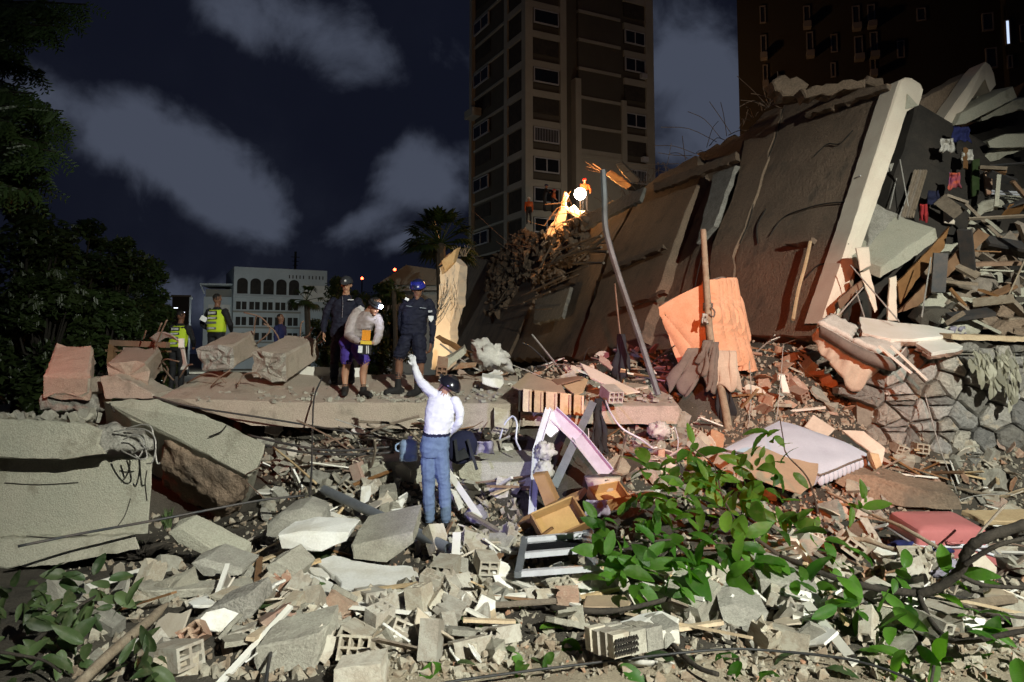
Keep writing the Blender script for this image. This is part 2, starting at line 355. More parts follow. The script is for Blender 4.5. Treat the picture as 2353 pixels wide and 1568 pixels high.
# ================================================================== terrain
CP = np.array([
 (-9, 3, 0), (-4, 3, 0), (0, 3, 0), (4, 3, 0), (9, 3, 0), (-6, 5, .0), (-2, 5, .02), (1, 5, .0), (4, 5, .02), (8, 5, .05),
 (-3.6, 5.9, .10), (-1.6, 5.8, .10), (.2, 5.7, .03), (2, 5.8, .03), (4.2, 6, .08), (7, 6.4, .1),
 (-8, 7.6, -.15), (-5.4, 7.6, -.12), (-4, 7.5, -.05), (-2.8, 7.3, .1), (-1.4, 7.2, .14), (0, 7.2, .1), (1.6, 7.4, .1), (3.4, 7.6, .14), (5.6, 8, .08), (9, 8, .05),
 (-8, 9, -.2), (-4.6, 9, -.2), (-3.2, 8.6, .02), (-2, 8.6, .25), (-.85, 8.75, .2), (.3, 8.8, .25), (1.6, 8.8, .28), (3, 9, .22), (5, 9.4, .06), (7.5, 9.4, .0), (10, 10, 0),
 (-4.2, 10.2, -.1), (-3, 10, .35), (-1.8, 9.6, .5), (-.6, 9.55, .4), (.6, 9.6, .45), (1.8, 9.8, .5), (2.8, 10.2, .35), (4.2, 10.2, .3), (6, 10.4, .1), (8, 11, .0), (10, 11.2, 0),
 (-4, 11, .5), (-2.4, 10.7, .85), (-.8, 10.5, .8), (.8, 10.5, .85), (2, 10.6, .8), (2.9, 11, .7), (3.6, 11.2, 1.05), (4.6, 11.2, .8), (5.6, 11.3, .5),
 (-8, 12, .9), (-5, 12, 1.1), (-3, 12, 1.35), (-1, 12, 1.45), (.6, 12.2, 1.62), (2, 12, 1.6), (3.2, 12, 1.75), (4.6, 12.2, 1.75), (5.8, 12.2, 1.5), (6.6, 12.4, 2.1), (9, 12.6, 2.15),
 (-9, 14, .9), (-6, 14, 1.2), (-3, 14, 1.5), (-.5, 14, 1.75), (1.5, 14, 2.0), (3.4, 13.6, 2.15), (5.5, 13.6, 2.2), (8, 14, 2.4), (12, 14, 2.6),
 (5.6, 11.5, .35), (6.3, 11.55, .12), (7.2, 11.6, .02), (8.2, 11.6, 0), (9.4, 11.6, 0), (6.4, 12.15, 2.0), (7.6, 12.2, 2.1), (9, 12.2, 2.1), (10.5, 12.2, 2.1), (-6.3, 15.2, 1.55), (-7.2, 15.4, 1.4), (-5.5, 18, 1.4), (-8, 18, .8), (-3, 18, 1.2), (0, 18, 1.6), (3, 18, 2), (8, 18, 2.5), (14, 18, 3),
 (-14, 24, .6), (-4, 24, .8), (2, 24, 1.2), (10, 24, 2), (-14, 34, .4), (0, 34, .5), (14, 34, .6), (0, 60, .3), (-30, 60, .3), (30, 60, .3), (-14, 8, -.1), (14, 8, 0), (-14, 14, .6), (14, 12, .8)], dtype=float)
def _rbf():
    D = np.sqrt(((CP[:, None, :2] - CP[None, :, :2]) ** 2).sum(-1)); n = len(CP)
    A = np.zeros((n + 3, n + 3)); A[:n, :n] = D - .02 * np.eye(n); A[:n, n] = 1; A[:n, n + 1:] = CP[:, :2]; A[n:, :n] = A[:n, n:].T
    return np.linalg.solve(A, np.concatenate([CP[:, 2], np.zeros(3)]))
RBF = _rbf()
def hgrid(X, Y):
    X = np.asarray(X, float); Y = np.asarray(Y, float); xx = np.clip(X, -34, 34); yy = np.clip(Y, 1, 62)
    z = RBF[-3] + RBF[-2] * xx + RBF[-1] * yy
    for w, (cx, cy, cz) in zip(RBF, CP): z = z + w * np.sqrt((xx - cx) ** 2 + (yy - cy) ** 2)
    return z
def rough_add(x, y):
    k = min(1, max(0, (y - 4.6) / 1.6)); q = min(1, max(0, (26 - y) / 6))
    amp = .25 + .75 * k
    return q * (amp * (.075 * noise.fractal(V((x * 1.3, y * 1.3, 3)), 1, 2, 4) + .035 * noise.noise(V((x * 5, y * 5, 7)))) + .012 * noise.noise(V((x * 17, y * 17, 1))))
HX0, HY0, HS = -14.0, 1.0, .1
_gx, _gy = np.meshgrid(np.arange(HX0, 14.01, HS), np.arange(HY0, 34.01, HS)); HG = hgrid(_gx, _gy)
def hb(x, y):
    i = min(max((x - HX0) / HS, 0), HG.shape[1] - 1.001); j = min(max((y - HY0) / HS, 0), HG.shape[0] - 1.001); a, b = int(i), int(j); f, g = i - a, j - b
    return float(HG[b, a] * (1 - f) * (1 - g) + HG[b, a + 1] * f * (1 - g) + HG[b + 1, a] * (1 - f) * g + HG[b + 1, a + 1] * f * g)
def h(x, y):
    if abs(x) < 14 and 1 < y < 34: return hb(x, y) + rough_add(x, y)
    return float(hgrid(x, y)) + rough_add(x, y)
def on(u, v, lift=0.0):
    """where the sight line through a photo point meets the ground"""
    r = ray(u, v); r = r / r.y; d = 4.4
    while d < 30:
        if CAMZ + r.z * d <= hb(r.x * d, d): break
        d += .2
    a, b = d - .2, d
    for _ in range(4):
        d = (a + b) / 2
        if CAMZ + r.z * d <= hb(r.x * d, d): b = d
        else: a = d
    p = V((0, 0, CAMZ)) + r * b
    return V((p.x, p.y, h(p.x, p.y) + lift))
def terrain():
    xs = np.concatenate([np.linspace(-400, -40, 10), np.linspace(-32, -12.5, 14), np.arange(-12, 12.01, .1), np.linspace(12.5, 32, 14), np.linspace(40, 400, 10)])
    ys = np.concatenate([np.linspace(-60, 1, 8), np.arange(1.5, 16.01, .1), np.arange(16.4, 34, .5), np.linspace(36, 700, 24)])
    X, Y = np.meshgrid(xs, ys); Z = hgrid(X, Y); nx = len(xs); vs = []
    for j in range(len(ys)):
        for i in range(nx):
            x, y = X[j, i], Y[j, i]; vs.append((x, y, Z[j, i] + (rough_add(x, y) if -12 <= x <= 12 and 1.5 <= y <= 26 else 0)))
    fs = [(j * nx + i, j * nx + i + 1, (j + 1) * nx + i + 1, (j + 1) * nx + i) for j in range(len(ys) - 1) for i in range(nx - 1)]
    me = bpy.data.meshes.new('ground'); me.from_pydata(vs, [], fs); me.materials.append(MT['soil']); me.materials.append(MT['dirt']); me.polygons.foreach_set('material_index', [1 if (vs[f[0]][1] < 5.55 + .5 * noise.noise(V((vs[f[0]][0] * .9, vs[f[0]][1], 0))) and vs[f[0]][0] > -1.2) or vs[f[0]][1] > 26 else 0 for f in fs]); me.polygons.foreach_set('use_smooth', [True] * len(fs))  # rubble area gets the shade-dark ground, open street the plain dirt
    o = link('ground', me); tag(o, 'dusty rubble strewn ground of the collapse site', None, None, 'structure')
terrain()

# ================================================================== lamps behind the photographer
def floodlight(loc, aim, col, label, mast=True):
    p = V(loc); d = (V(aim) - p).normalized(); e = empty('floodlight', (p.x, p.y, 0), label, 'floodlight', 'work lights behind the photographer')
    q = d.to_track_quat('-Z', 'Y').to_matrix()
    MB().box(p - d * .16, (.42, .34, .16), q).build('housing', MT['metal_dk'], e)
    em = pm('lamp_face', (.9, .9, .9), emit=col, es=6, bump=0, fine=0)
    MB().box(p - d * .075, (.36, .28, .006), q).build('lamp_face', em, e)
    MB().tube([(p.x, p.y, 0), (p.x, p.y, p.z - .12)], .03, 8).build('mast', MT['metal'], e)
    for k in range(3):
        a = k * 2.1; MB().tube([(p.x, p.y, .7), (p.x + .6 * math.cos(a), p.y + .6 * math.sin(a), 0.01)], .018, 6).build('leg', MT['metal'], e)
floodlight(FLOOD_W, (0, 10, 1.6), (1, .95, .82), 'tall white floodlight on a tripod mast beside the street')
floodlight(FLOOD_R, (3.5, 12.5, 1.75), (1, .25, .08), 'orange beacon light on a tripod mast behind the photographer')
floodlight(FLOOD_L, (-4.2, 12.4, 2.0), (1, .15, .06), 'red beacon light on a mast beside the wall block')
floodlight(FLOOD_V, (-.6, 8.9, .9), (.6, .55, 1), 'small cool white torch lamp on a low tripod')

# ================================================================== big concrete pieces
def prism_thing(name, pts, ext, mat, label, cat, j=.012, sl=.1, ch=.015, seed=1, parent=None, group=None, jb=None):
    m = MB().prism([P(*p) for p in pts], ext, j, sl, ch, 0, seed, jb)
    return m.build(name, MT[mat], parent, label, cat, group)
def rebar(parent, pts, r=.011, mat='rebar', name='rebar'):
    return MB().tube(crom(pts, 5), r, 6).build(name, MT[mat], parent, smooth=True)

# ---- wall block with overhanging beam, left
e = empty('concrete_wall', P(170, 1290, 8.9), 'large stucco concrete wall block under a broken beam at frame edge', 'wall')
MB().prism([P(-260, 1052, 8.62), P(352, 1052, 8.62), P(345, 1150, 8.62), P(340, 1228, 8.60), P(-260, 1244, 8.60)], (-.8, 1.3, 0), .006, .12, .02, 0, 3).build('wall_face', MT['stucco'], e)
MB().prism([P(-260, 1240, 8.5), P(230, 1232, 8.5), P(310, 1228, 8.5), P(322, 1262, 8.45), P(250, 1276, 8.45), P(180, 1292, 8.4), P(-260, 1330, 8.4)], (-.3, .5, 0), .016, .09, .02, 0, 5).build('plinth', MT['stucco'], e)
for pts in ([(300, 1146, 8.6), (292, 1172, 8.6), (284, 1190, 8.6), (270, 1210, 8.59)], [(338, 1080, 8.6), (334, 1110, 8.6), (338, 1150, 8.6)], [(60, 1232, 8.48), (120, 1236, 8.48), (200, 1230, 8.48)], [(10, 1110, 8.6), (90, 1114, 8.6), (180, 1109, 8.6)]):
    MB().tube(crom([P(*p) for p in pts], 5), .005, 4).build('crack', MT['dark'], e)
e = empty('concrete_beam', P(170, 1055, 8.5), 'broken stucco beam end with bent rebar lying on the wall block', 'beam')
MB().prism([P(-280, 962, 8.22), P(60, 964, 8.22), P(200, 974, 8.22), P(236, 990, 8.22), P(228, 1022, 8.22), P(245, 1044, 8.22), P(150, 1056, 8.22), P(-280, 1052, 8.22)], (-.35, .62, -.02), .008, .1, .03, 0, 11).build('beam', MT['stucco'], e)
m = MB(); rg = random.Random(5)
m.prism([P(226, 982, 8.26), P(290, 985, 8.3), P(335, 996, 8.35), P(356, 1020, 8.4), P(348, 1036, 8.4), P(300, 1042, 8.35), P(270, 1038, 8.3), P(236, 1047, 8.27)], (-.3, .55, -.02), .035, .07, .03, 0, 4)
roughen(m.build('broken_end', MT['rough'], e), .02, .03, 9)
for pts in ([(262, 992, 8.2), (320, 985, 8.1), (352, 1000, 8.0), (358, 1030, 7.95), (350, 1062, 7.95), (338, 1066, 8.05)],
            [(276, 1034, 8.22), (300, 1046, 8.05), (325, 1056, 7.95), (338, 1050, 7.95), (332, 1028, 8.0), (320, 1016, 8.1)],
            [(284, 1010, 8.2), (310, 1000, 8.1), (330, 1012, 8.05), (326, 1040, 8.0), (312, 1058, 8.0)],
            [(300, 1044, 8.15), (322, 1034, 8.0), (345, 1028, 7.95)], [(300, 1036, 8.2), (316, 1050, 8.05)],
            [(290, 985, 8.2), (330, 976, 8.1), (350, 988, 8.05), (360, 1060, 8.0), (368, 1064, 8.0)]):
    rebar(e, [P(*p) for p in pts], .008, 'wire')

# ---- leaning slab
e = empty('leaning_slab', P(440, 1100, 10), 'cracked stucco slab leaning down from the upper floor slab', 'slab')
MB().prism([P(240, 922, 9.75), P(300, 917, 9.75), P(360, 917, 9.7), P(470, 952, 9.55), P(560, 995, 9.42), P(609, 1022, 9.35), P(598, 1062, 9.35), P(574, 1096, 9.35), P(480, 1048, 9.5), P(380, 1000, 9.65), P(290, 958, 9.75)], (-.55, 1.2, -.75), .012, .09, .02, 0, 8).build('slab', MT['stucco'], e)
roughen(MB().prism([P(372, 1004, 9.72), P(480, 1052, 9.58), P(572, 1100, 9.42), P(560, 1140, 9.5), P(520, 1165, 9.6), P(440, 1120, 9.8), P(370, 1060, 9.9)], (-.4, 1.0, -.5), .03, .12, .02, 0, 9).build('broken_underside', MT['wall_brown'], e), .035, .05, 5)  # darker brown puts the shadow under the slab into the colour
for pts in ([(252, 926, 9.72), (256, 935, 9.72), (264, 948, 9.72)], [(520, 978, 9.42), (508, 992, 9.42), (480, 1004, 9.46)]):
    MB().tube(crom([P(*p) for p in pts], 5), .008, 4).build('crack', MT['dark'], e)
for pts in ([(560, 1095, 9.4), (575, 1085, 9.3), (596, 1075, 9.25)], [(568, 1110, 9.4), (590, 1130, 9.3), (612, 1150, 9.3)]):
    rebar(e, [P(*p) for p in pts], .007)

# ---- main floor slab the men stand on
SLABZ = lambda y: 1.475 + .2 * (y - 11)
e = empty('floor_slab', P(900, 990, 11.6), 'long stucco floor slab the three men stand on', 'slab')
def slab_top(u, v, d): p = P(u, v, d); return p
MB().prism([P(365, 915, 11.05), P(700, 925, 11), P(985, 926, 11), P(1192, 928, 11), P(1192, 982, 11), P(985, 987, 11), P(700, 984, 11), P(575, 978, 11), P(500, 955, 11.05), P(420, 930, 11.1)], (0, 1.75, .35), .006, .1, .02, 0, 21).build('slab', MT['stucco_pink'], e)
MB().prism([P(1196, 935, 10.95), P(1330, 934, 10.92), P(1560, 933, 10.9), P(1567, 945, 10.9), P(1560, 976, 10.9), P(1330, 976, 10.92), P(1196, 980, 10.95)], (0, 1.7, .34), .008, .1, .03, 0, 22).build('slab_end', MT['stucco_pink'], e)
# crust of broken screed on the slab edge
m = MB(); rg = random.Random(3)
for k in range(260):
    x = rg.uniform(-4.6, 2.35); y = 11.02 + abs(rg.gauss(0, .5)); s_ = rg.uniform(.012, .05)
    if y > 12.5: continue
    m.box((x, y, 1.475 + .2 * (y - 11) + s_ * .25), (s_ * rg.uniform(1, 2.4), s_ * rg.uniform(1, 2), s_ * .8), (rg.uniform(-.5, .5), rg.uniform(-.5, .5), rg.uniform(0, 3)))
o = m.build('screed_crumbs', MT['chunk'], e); o['kind'] = 'stuff'

# ---- lower beam behind the man in white
e = empty('fallen_beam', P(1010, 1130, 9.9), 'fallen stucco beam lying behind the man in white', 'beam')
MB().prism([P(805, 1078, 9.9), P(850, 1062, 9.85), P(985, 1060, 9.75), P(1120, 1062, 9.7), P(1232, 1060, 9.7), P(1228, 1118, 9.7), P(1120, 1118, 9.7), P(985, 1127, 9.75), P(900, 1130, 9.8), P(848, 1130, 9.85), P(838, 1108, 9.9)], (.1, .75, .06), .009, .1, .02, 0, 31).build('beam', MT['stucco'], e)
rebar(e, [P(872, 1131, 9.75), P(985, 1120, 9.66), P(1110, 1108, 9.6), P(1230, 1092, 9.6)], .014)
prism_thing('fallen_beam', [(1930, 1086, 10.3), (2010, 1094, 10.2), (2110, 1122, 10.05), (2200, 1142, 9.9), (2210, 1155, 9.9), (2212, 1172, 9.9), (2090, 1168, 9.95), (1990, 1148, 10.1), (1920, 1110, 10.3)], (.08, .45, .1), 'wall_brown', 'dusty brown beam lying below the stone wall beside the mattress', 'beam', seed=33)

# ---- column stubs on the slab
def column(name, front, back, label, bands, mat='stucco_pink', seed=1, rough_front=False):
    """broken column: front quad and back quad of photo points"""
    f = [P(*p) for p in front]; b = [P(*p) for p in back]
    base = sum(f + b, V()) / 8; base.z = min(p.z for p in f + b)
    e = empty(name, base, label, 'column', 'broken columns lying on the slab')
    rg = random.Random(seed); rings = []
    n = 10
    for i in range(n + 1):
        t = i / n; ring = []
        for k in range(4):
            a = f[k].lerp(b[k], t); c = f[(k + 1) % 4].lerp(b[(k + 1) % 4], t)
            for q in (.06, .35, .65, .94):
                p = a.lerp(c, q); w = .006 if 0 < i < n else .035
                ring.append(p + V((rg.uniform(-w, w), rg.uniform(-w, w), rg.uniform(-w, w))))
        rings.append(ring)
    m = MB(); k = 16; vs = [p for r_ in rings for p in r_]; fs = []
    for i in range(n):
        for q in range(k): fs.append((i * k + q, (i + 1) * k + q, (i + 1) * k + (q + 1) % k, i * k + (q + 1) % k))
    m.add(vs, fs); body = m.build('shaft', MT[mat], e)
    m = MB()
    for ring, s_ in ((rings[0], 1), (rings[-1], -1)):
        c = sum(ring, V()) / k; ax = (sum(rings[0], V()) / k - sum(rings[-1], V()) / k).normalized() * s_
        am = .06 if rough_front else .012; vs = list(ring); fs = []
        for z in (1, 2, 3, 4): vs += [p.lerp(c, z * .22) + ax * rg.uniform(-.2 * am, am) for p in ring]; fs += [((z - 1) * k + q, (z - 1) * k + (q + 1) % k, z * k + (q + 1) % k, z * k + q) for q in range(k)]
        vs.append(c + ax * am * .4); fs += [(4 * k + q, 4 * k + (q + 1) % k, 5 * k) for q in range(k)]
        if s_ < 0: fs = [f_[::-1] for f_ in fs]
        m.add(vs, fs)
    m.build('broken_face', MT['rough' if rough_front else mat], e)
    return e
c1 = column('broken_column', [(102, 862, 11.3), (205, 865, 11.2), (210, 925, 11.2), (98, 915, 11.3)], [(128, 792, 12.0), (215, 798, 11.9), (218, 850, 11.9), (118, 850, 12.0)], 'upright pinkish column stump standing at the left edge of the slab', None, seed=3)
MB().prism([P(100, 866, 11.28), P(205, 870, 11.18), P(202, 902, 11.2), P(180, 914, 11.2), P(150, 906, 11.25), P(96, 910, 11.3)], (.05, .5, 0), .012, .08, .02, 0, 6).build('cracked_foot', MT['stucco_pink'], c1)
roughen(MB().prism([P(92, 908, 11.4), P(205, 905, 11.35), P(218, 945, 11.35), P(90, 945, 11.4)], (0, .6, 0), .02, .08, .02, 0, 7).build('bared_concrete', MT['rough'], c1), .025, .03, 9)
c2 = column('broken_column', [(246, 833, 11.5), (340, 832, 11.35), (338, 898, 11.35), (250, 890, 11.5)], [(285, 800, 13.2), (370, 800, 13.0), (372, 852, 13.0), (290, 850, 13.2)], 'squat column stub with bent rebar beside the upright stump', None, seed=4)
MB().prism([P(228, 866, 11.15), P(262, 862, 11.15), P(330, 892, 11.1), P(352, 905, 11.1), P(352, 916, 11.1), P(240, 918, 11.15)], (.05, .6, .02), .012, .07, .02, 0, 12).build('fallen_corner', MT['stucco_pink'], c2)
c3 = column('broken_column', [(455, 800, 12.1), (536, 795, 12.0), (540, 842, 12.0), (466, 856, 12.1)], [(532, 762, 13.6), (584, 764, 13.4), (598, 812, 13.4), (540, 810, 13.6)], 'toppled column with rough broken face, middle one of the three', None, seed=5, rough_front=True)
c4 = column('broken_column', [(580, 806, 11.9), (656, 815, 11.7), (655, 880, 11.7), (578, 868, 11.9)], [(658, 772, 13.2), (728, 778, 13.0), (732, 826, 13.0), (660, 830, 13.2)], 'toppled column with reddish rough face nearest the policemen', None, seed=6, rough_front=True)
for par, pts in ((c2, [(345, 800, 13), (360, 770, 12.8), (372, 742, 12.7)]), (c2, [(352, 810, 12.8), (368, 770, 12.6), (384, 735, 12.5)]), (c2, [(372, 830, 12.6), (386, 850, 12.3), (376, 880, 12)]),
                 (c2, [(366, 842, 12.4), (380, 826, 12.2), (405, 830, 12.1), (412, 832, 12.1)]), (c2, [(375, 846, 12.2), (395, 870, 12.0), (400, 874, 12)]), (c2, [(330, 780, 13), (336, 760, 12.9)]),
                 (c3, [(430, 880, 11.9), (470, 860, 11.7), (500, 864, 11.6), (520, 880, 11.6)]), (c3, [(410, 872, 12), (430, 842, 11.8), (442, 838, 11.7)]), (c3, [(584, 770, 13.2), (586, 740, 13.1), (590, 725, 13)]),
                 (c3, [(590, 790, 13.1), (620, 760, 13), (600, 730, 13), (560, 718, 13)]), (c3, [(596, 800, 13.2), (640, 790, 13), (630, 760, 13), (606, 744, 12.9)]), (c4, [(728, 780, 12.9), (738, 764, 12.7), (742, 758, 12.7)]),
                 (c4, [(690, 772, 13), (692, 745, 12.9), (698, 738, 12.9)]), (c4, [(700, 776, 13), (710, 770, 12.8), (720, 752, 12.8)]), (c4, [(730, 790, 12.9), (742, 784, 12.8)]),
                 (c4, [(545, 890, 11.6), (560, 862, 11.6), (590, 858, 11.5), (600, 870, 11.5)]), (c3, [(485, 890, 11.6), (505, 868, 11.5), (530, 850, 11.5)])):
    rebar(par, [P(*p) for p in pts], .013)
# frame piece and pipes behind the second stub
e = empty('box_frame', P(320, 800, 13.6), 'reddish broken box frame propped behind the squat column stub', 'frame')
MB().bar(P(256, 788, 13.5), P(386, 793, 13.3), .12, .10).build('rail', MT['wood'], e)
MB().bar(P(260, 792, 13.5), P(256, 836, 13.5), .14, .1).build('upright', MT['wood'], e)
MB().bar(P(258, 806, 13.7), P(380, 808, 13.6), .4, .03).build('shelf', MT['wood'], e)
prism_thing('board_offcut', [(409, 778, 12.4), (422, 778, 12.4), (422, 800, 12.4), (409, 800, 12.4)], (0, .05, 0), 'board_white', 'small pale board standing among the bent pipes', 'board', j=0)
e = empty('conduit_bundle', P(410, 840, 12.5), 'bundle of grey conduits arching over the squat column stub', 'conduit')
for k in range(6):
    MB().tube(crom([P(345 + k * 3, 778 + k * 2, 12.7), P(372 + k * 3, 764 + k * 2, 12.6), P(408 + k * 2, 782 + k * 2, 12.5), P(422 + k, 830, 12.45), P(416 + k * 3, 850, 12.4)], 5), .016, 6).build('conduit', MT['wire'], e, smooth=True)
# white panel lying on the slab behind the policeman
prism_thing('fallen_partition', [(662, 872, 12.7), (705, 842, 12.75), (830, 845, 12.6), (838, 872, 12.55), (760, 882, 12.5)], (0, .3, -.12), 'board_white', 'flat white panel lying on the slab behind the policemen', 'partition', j=.004)
# ================================================================== far buildings
MT['t_brown'] = pm('tower_brown', (.085, .075, .06), (.065, .058, .047), .2, .9, .2, 20, fine=.15)
MT['t_band'] = pm('tower_band', (.33, .315, .27), (.26, .25, .215), .25, .9, .2, 20, fine=.15)
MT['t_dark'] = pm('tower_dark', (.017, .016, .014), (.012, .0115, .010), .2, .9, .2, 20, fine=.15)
MT['frame_w'] = pm('window_frame', (.36, .36, .38), None, 2, .5, 0, fine=0)
MT['white_wall'] = pm('white_facade', (.56, .60, .60), (.48, .52, .52), .3, .85, .1, 10, fine=.1)
MT['lit_blue'] = pm('lit_window', (.5, .5, .5), emit=(.62, .74, 1.0), es=1.1, bump=0, fine=0)
MT['lit_white'] = pm('lit_lamp', (.8, .8, .8), emit=(.8, .86, 1.0), es=2.2, bump=0, fine=0)
MT['red_lamp'] = pm('red_beacon', (.8, .1, .05), emit=(1, .08, .03), es=14, bump=0, fine=0)
class Loc:
    """local building frame: a along the facade, b inward, z up"""
    def __init__(s, o, ang): s.o = V(o); s.x = V((math.cos(ang), math.sin(ang), 0)); s.y = V((-math.sin(ang), math.cos(ang), 0)); s.M = Matrix.Rotation(ang, 3, 'Z')
    def p(s, a, b, z): return s.o + s.x * a + s.y * b + V((0, 0, z))
    def box(s, m, a0, a1, b0, b1, z0, z1): return m.box(s.p((a0 + a1) / 2, (b0 + b1) / 2, (z0 + z1) / 2), (a1 - a0, b1 - b0, z1 - z0), s.M)
    def part(s, name, mat, par, a0, a1, b0, b1, z0, z1): return s.box(MB(), a0, a1, b0, b1, z0, z1).build(name, MT[mat], par)
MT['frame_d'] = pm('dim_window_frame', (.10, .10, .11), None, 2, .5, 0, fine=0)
def window(L, par, a0, a1, z0, z1, side='f', t=.09, glass='glass', mull=True, grille=False, depth=.12, fm='frame_w'):
    """framed window standing in the front (f) or side (s) face of a building"""
    m = MB()
    def bx(mm, p0, p1, q0, q1, d0, d1):
        if side == 'f': L.box(mm, p0, p1, d0, d1, q0, q1)
        else: L.box(mm, d0, d1, p0, p1, q0, q1)
    d0, d1 = -.06, depth
    for (p0, p1, q0, q1) in ((a0, a1, z0, z0 + t), (a0, a1, z1 - t, z1), (a0, a0 + t, z0 + t, z1 - t), (a1 - t, a1, z0 + t, z1 - t)): bx(m, p0, p1, q0, q1, d0, d1)
    if mull: c = (a0 + a1) / 2; bx(m, c - t / 2, c + t / 2, z0 + t, z1 - t, d0, d1)
    if grille:
        n = int((a1 - a0) / .16)
        for k in range(1, n): c = a0 + (a1 - a0) * k / n; bx(m, c - .015, c + .015, z0 + t, z1 - t, -.10, -.075)
    o = m.build('window', MT[fm], par)
    g = MB(); bx(g, a0 + t, a1 - t, z0 + t, z1 - t, -.02, .0); g.build('pane', MT[glass], o)
    return o
def tower():
    c = V((1.2, 66, 0)); L = Loc(c, RAD(27)); e = empty('apartment_tower', c, 'tall brown apartment tower with pale floor bands behind the rubble', 'building')
    L.part('wall', 't_brown', e, .3, 13.9, .25, 12, 0, 46)
    L.part('corner_pier', 't_band', e, 0, .75, 0, .75, 0, 46.2)
    L.part('pier', 't_band', e, 3.6, 4.25, -.05, .5, 0, 46.2); L.part('pier', 't_band', e, 13.3, 14.2, -.05, .6, 0, 46.2)
    L.part('pier', 't_band', e, 4.9, 5.5, -.55, .3, 0, 27.2); L.part('pier', 't_band', e, 10.2, 10.75, -.3, .3, 0, 26.0)
    L.part('render_wall', 't_band', e, 5.5, 10.2, -.12, .25, 0, 20.8)
    L.part('brick_bay', 't_brown', e, 5.5, 10.2, -.10, .25, 20.8, 46)
    L.part('pier', 't_band', e, -.02, .4, 3.6, 4.3, 0, 46); L.part('pier', 't_band', e, -.1, .4, 11.6, 12.2, 0, 46)
    for k in range(-6, 10):
        z = 18.2 + 2.73 * k
        if z < .6 or z > 44: continue
        L.part('floor_band', 't_band', e, .75, 3.6, 0, .3, z - 1.35, z - .75); L.part('floor_band', 't_band', e, 10.75, 13.3, 0, .3, z - 1.35, z - .75)
        if k >= 1: L.part('floor_band', 't_band', e, 5.5, 10.2, -.2, .2, z - .9, z - .62)
        L.part('floor_band', 't_band', e, 0, .3, .75, 3.6, z - 1.35, z - .75); L.part('floor_band', 't_band', e, .1, .35, 4.3, 11.6, z - 1.2, z - 1.0)
        dark = (k % 3 != 0)
        L.part('window_recess', 'dark', e, .8, 3.5, .1, .27, z - .05, z + 1.36); L.part('window_recess', 'dark', e, 10.8, 13.25, .1, .27, z - .05, z + 1.36)
        if k in (-2, -1, 0, 1, 3, 5): window(L, e, .85, 3.45, z, z + 1.32, mull=(k in (0, -2)), grille=(k in (1,)))
        if k in (-1, 0, 2, 4, 5): window(L, e, 10.85, 13.2, z, z + 1.32, mull=True, grille=(k == 0))
        L.part('balcony_recess', 'dark', e, .12, .29, .8, 3.55, z - .7, z + 1.3)
        if k % 2 == 0: window(L, e, 7.8, 11.3, z, z + 1.3, 's')
        else: L.part('window_recess', 'dark', e, .2, .28, 7.8, 11.3, z, z + 1.3)
        if k in (-2, 4, 1):
            L.part('air_conditioner', 'frame_w', e, 12.6, 13.2, -.35, .1, z - .55, z - .1)
    L.part('awning', 't_band', e, -.9, .1, 9.6, 11.6, 25.8, 26.6)
tower()
def tower_fill_lamp():
    q = V((9, 53, 7.0)); e = empty('street_lamp', V((q.x, q.y, 0)), 'street lamp near the foot of the brown apartment tower', 'street lamp')  # unseen lamp, added only to brighten the tower
    MB().tube([(q.x, q.y, 0), (q.x, q.y, q.z)], .06, 6).build('pole', MT['metal'], e); MB().box(q + V((0, 0, .1)), (.4, .3, .12)).build('lamp_head', MT['lit_white'], e)
    point('tower_lamp_light', q + V((0, 0, -.15)), 3000, (1.0, .92, .78), .2)
tower_fill_lamp()
def hitf(L, b, u, v):
    o = V((0, 0, CAMZ)); r = ray(u, v); t = (L.p(0, b, 0) - o).dot(L.y) / r.dot(L.y); p = o + r * t; return (p - L.o).dot(L.x), p.z
def dark_tower():
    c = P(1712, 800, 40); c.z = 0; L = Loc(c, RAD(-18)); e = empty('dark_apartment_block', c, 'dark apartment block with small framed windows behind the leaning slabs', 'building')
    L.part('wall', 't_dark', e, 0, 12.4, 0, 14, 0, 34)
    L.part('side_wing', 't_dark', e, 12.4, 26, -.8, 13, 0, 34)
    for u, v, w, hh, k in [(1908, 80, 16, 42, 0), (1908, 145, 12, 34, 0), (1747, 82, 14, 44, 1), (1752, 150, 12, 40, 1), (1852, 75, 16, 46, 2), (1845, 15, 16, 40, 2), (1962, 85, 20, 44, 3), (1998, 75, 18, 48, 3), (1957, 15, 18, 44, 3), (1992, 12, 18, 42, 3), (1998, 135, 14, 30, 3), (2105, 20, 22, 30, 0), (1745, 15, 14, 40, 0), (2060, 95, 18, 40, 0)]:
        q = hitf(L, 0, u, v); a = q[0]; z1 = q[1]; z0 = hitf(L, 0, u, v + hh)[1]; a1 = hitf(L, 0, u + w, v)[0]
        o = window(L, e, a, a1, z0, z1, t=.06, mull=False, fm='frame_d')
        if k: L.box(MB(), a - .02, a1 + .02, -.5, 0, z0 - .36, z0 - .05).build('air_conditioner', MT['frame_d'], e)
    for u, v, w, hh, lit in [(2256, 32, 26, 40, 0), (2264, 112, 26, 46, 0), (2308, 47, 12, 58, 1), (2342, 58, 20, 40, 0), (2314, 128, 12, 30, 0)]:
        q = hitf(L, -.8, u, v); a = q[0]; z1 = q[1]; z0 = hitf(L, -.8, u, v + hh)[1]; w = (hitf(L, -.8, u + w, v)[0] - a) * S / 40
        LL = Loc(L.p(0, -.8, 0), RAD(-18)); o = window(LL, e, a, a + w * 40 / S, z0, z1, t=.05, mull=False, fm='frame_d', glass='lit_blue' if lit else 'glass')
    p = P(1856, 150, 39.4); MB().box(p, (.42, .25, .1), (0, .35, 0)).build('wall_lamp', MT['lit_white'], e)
dark_tower()
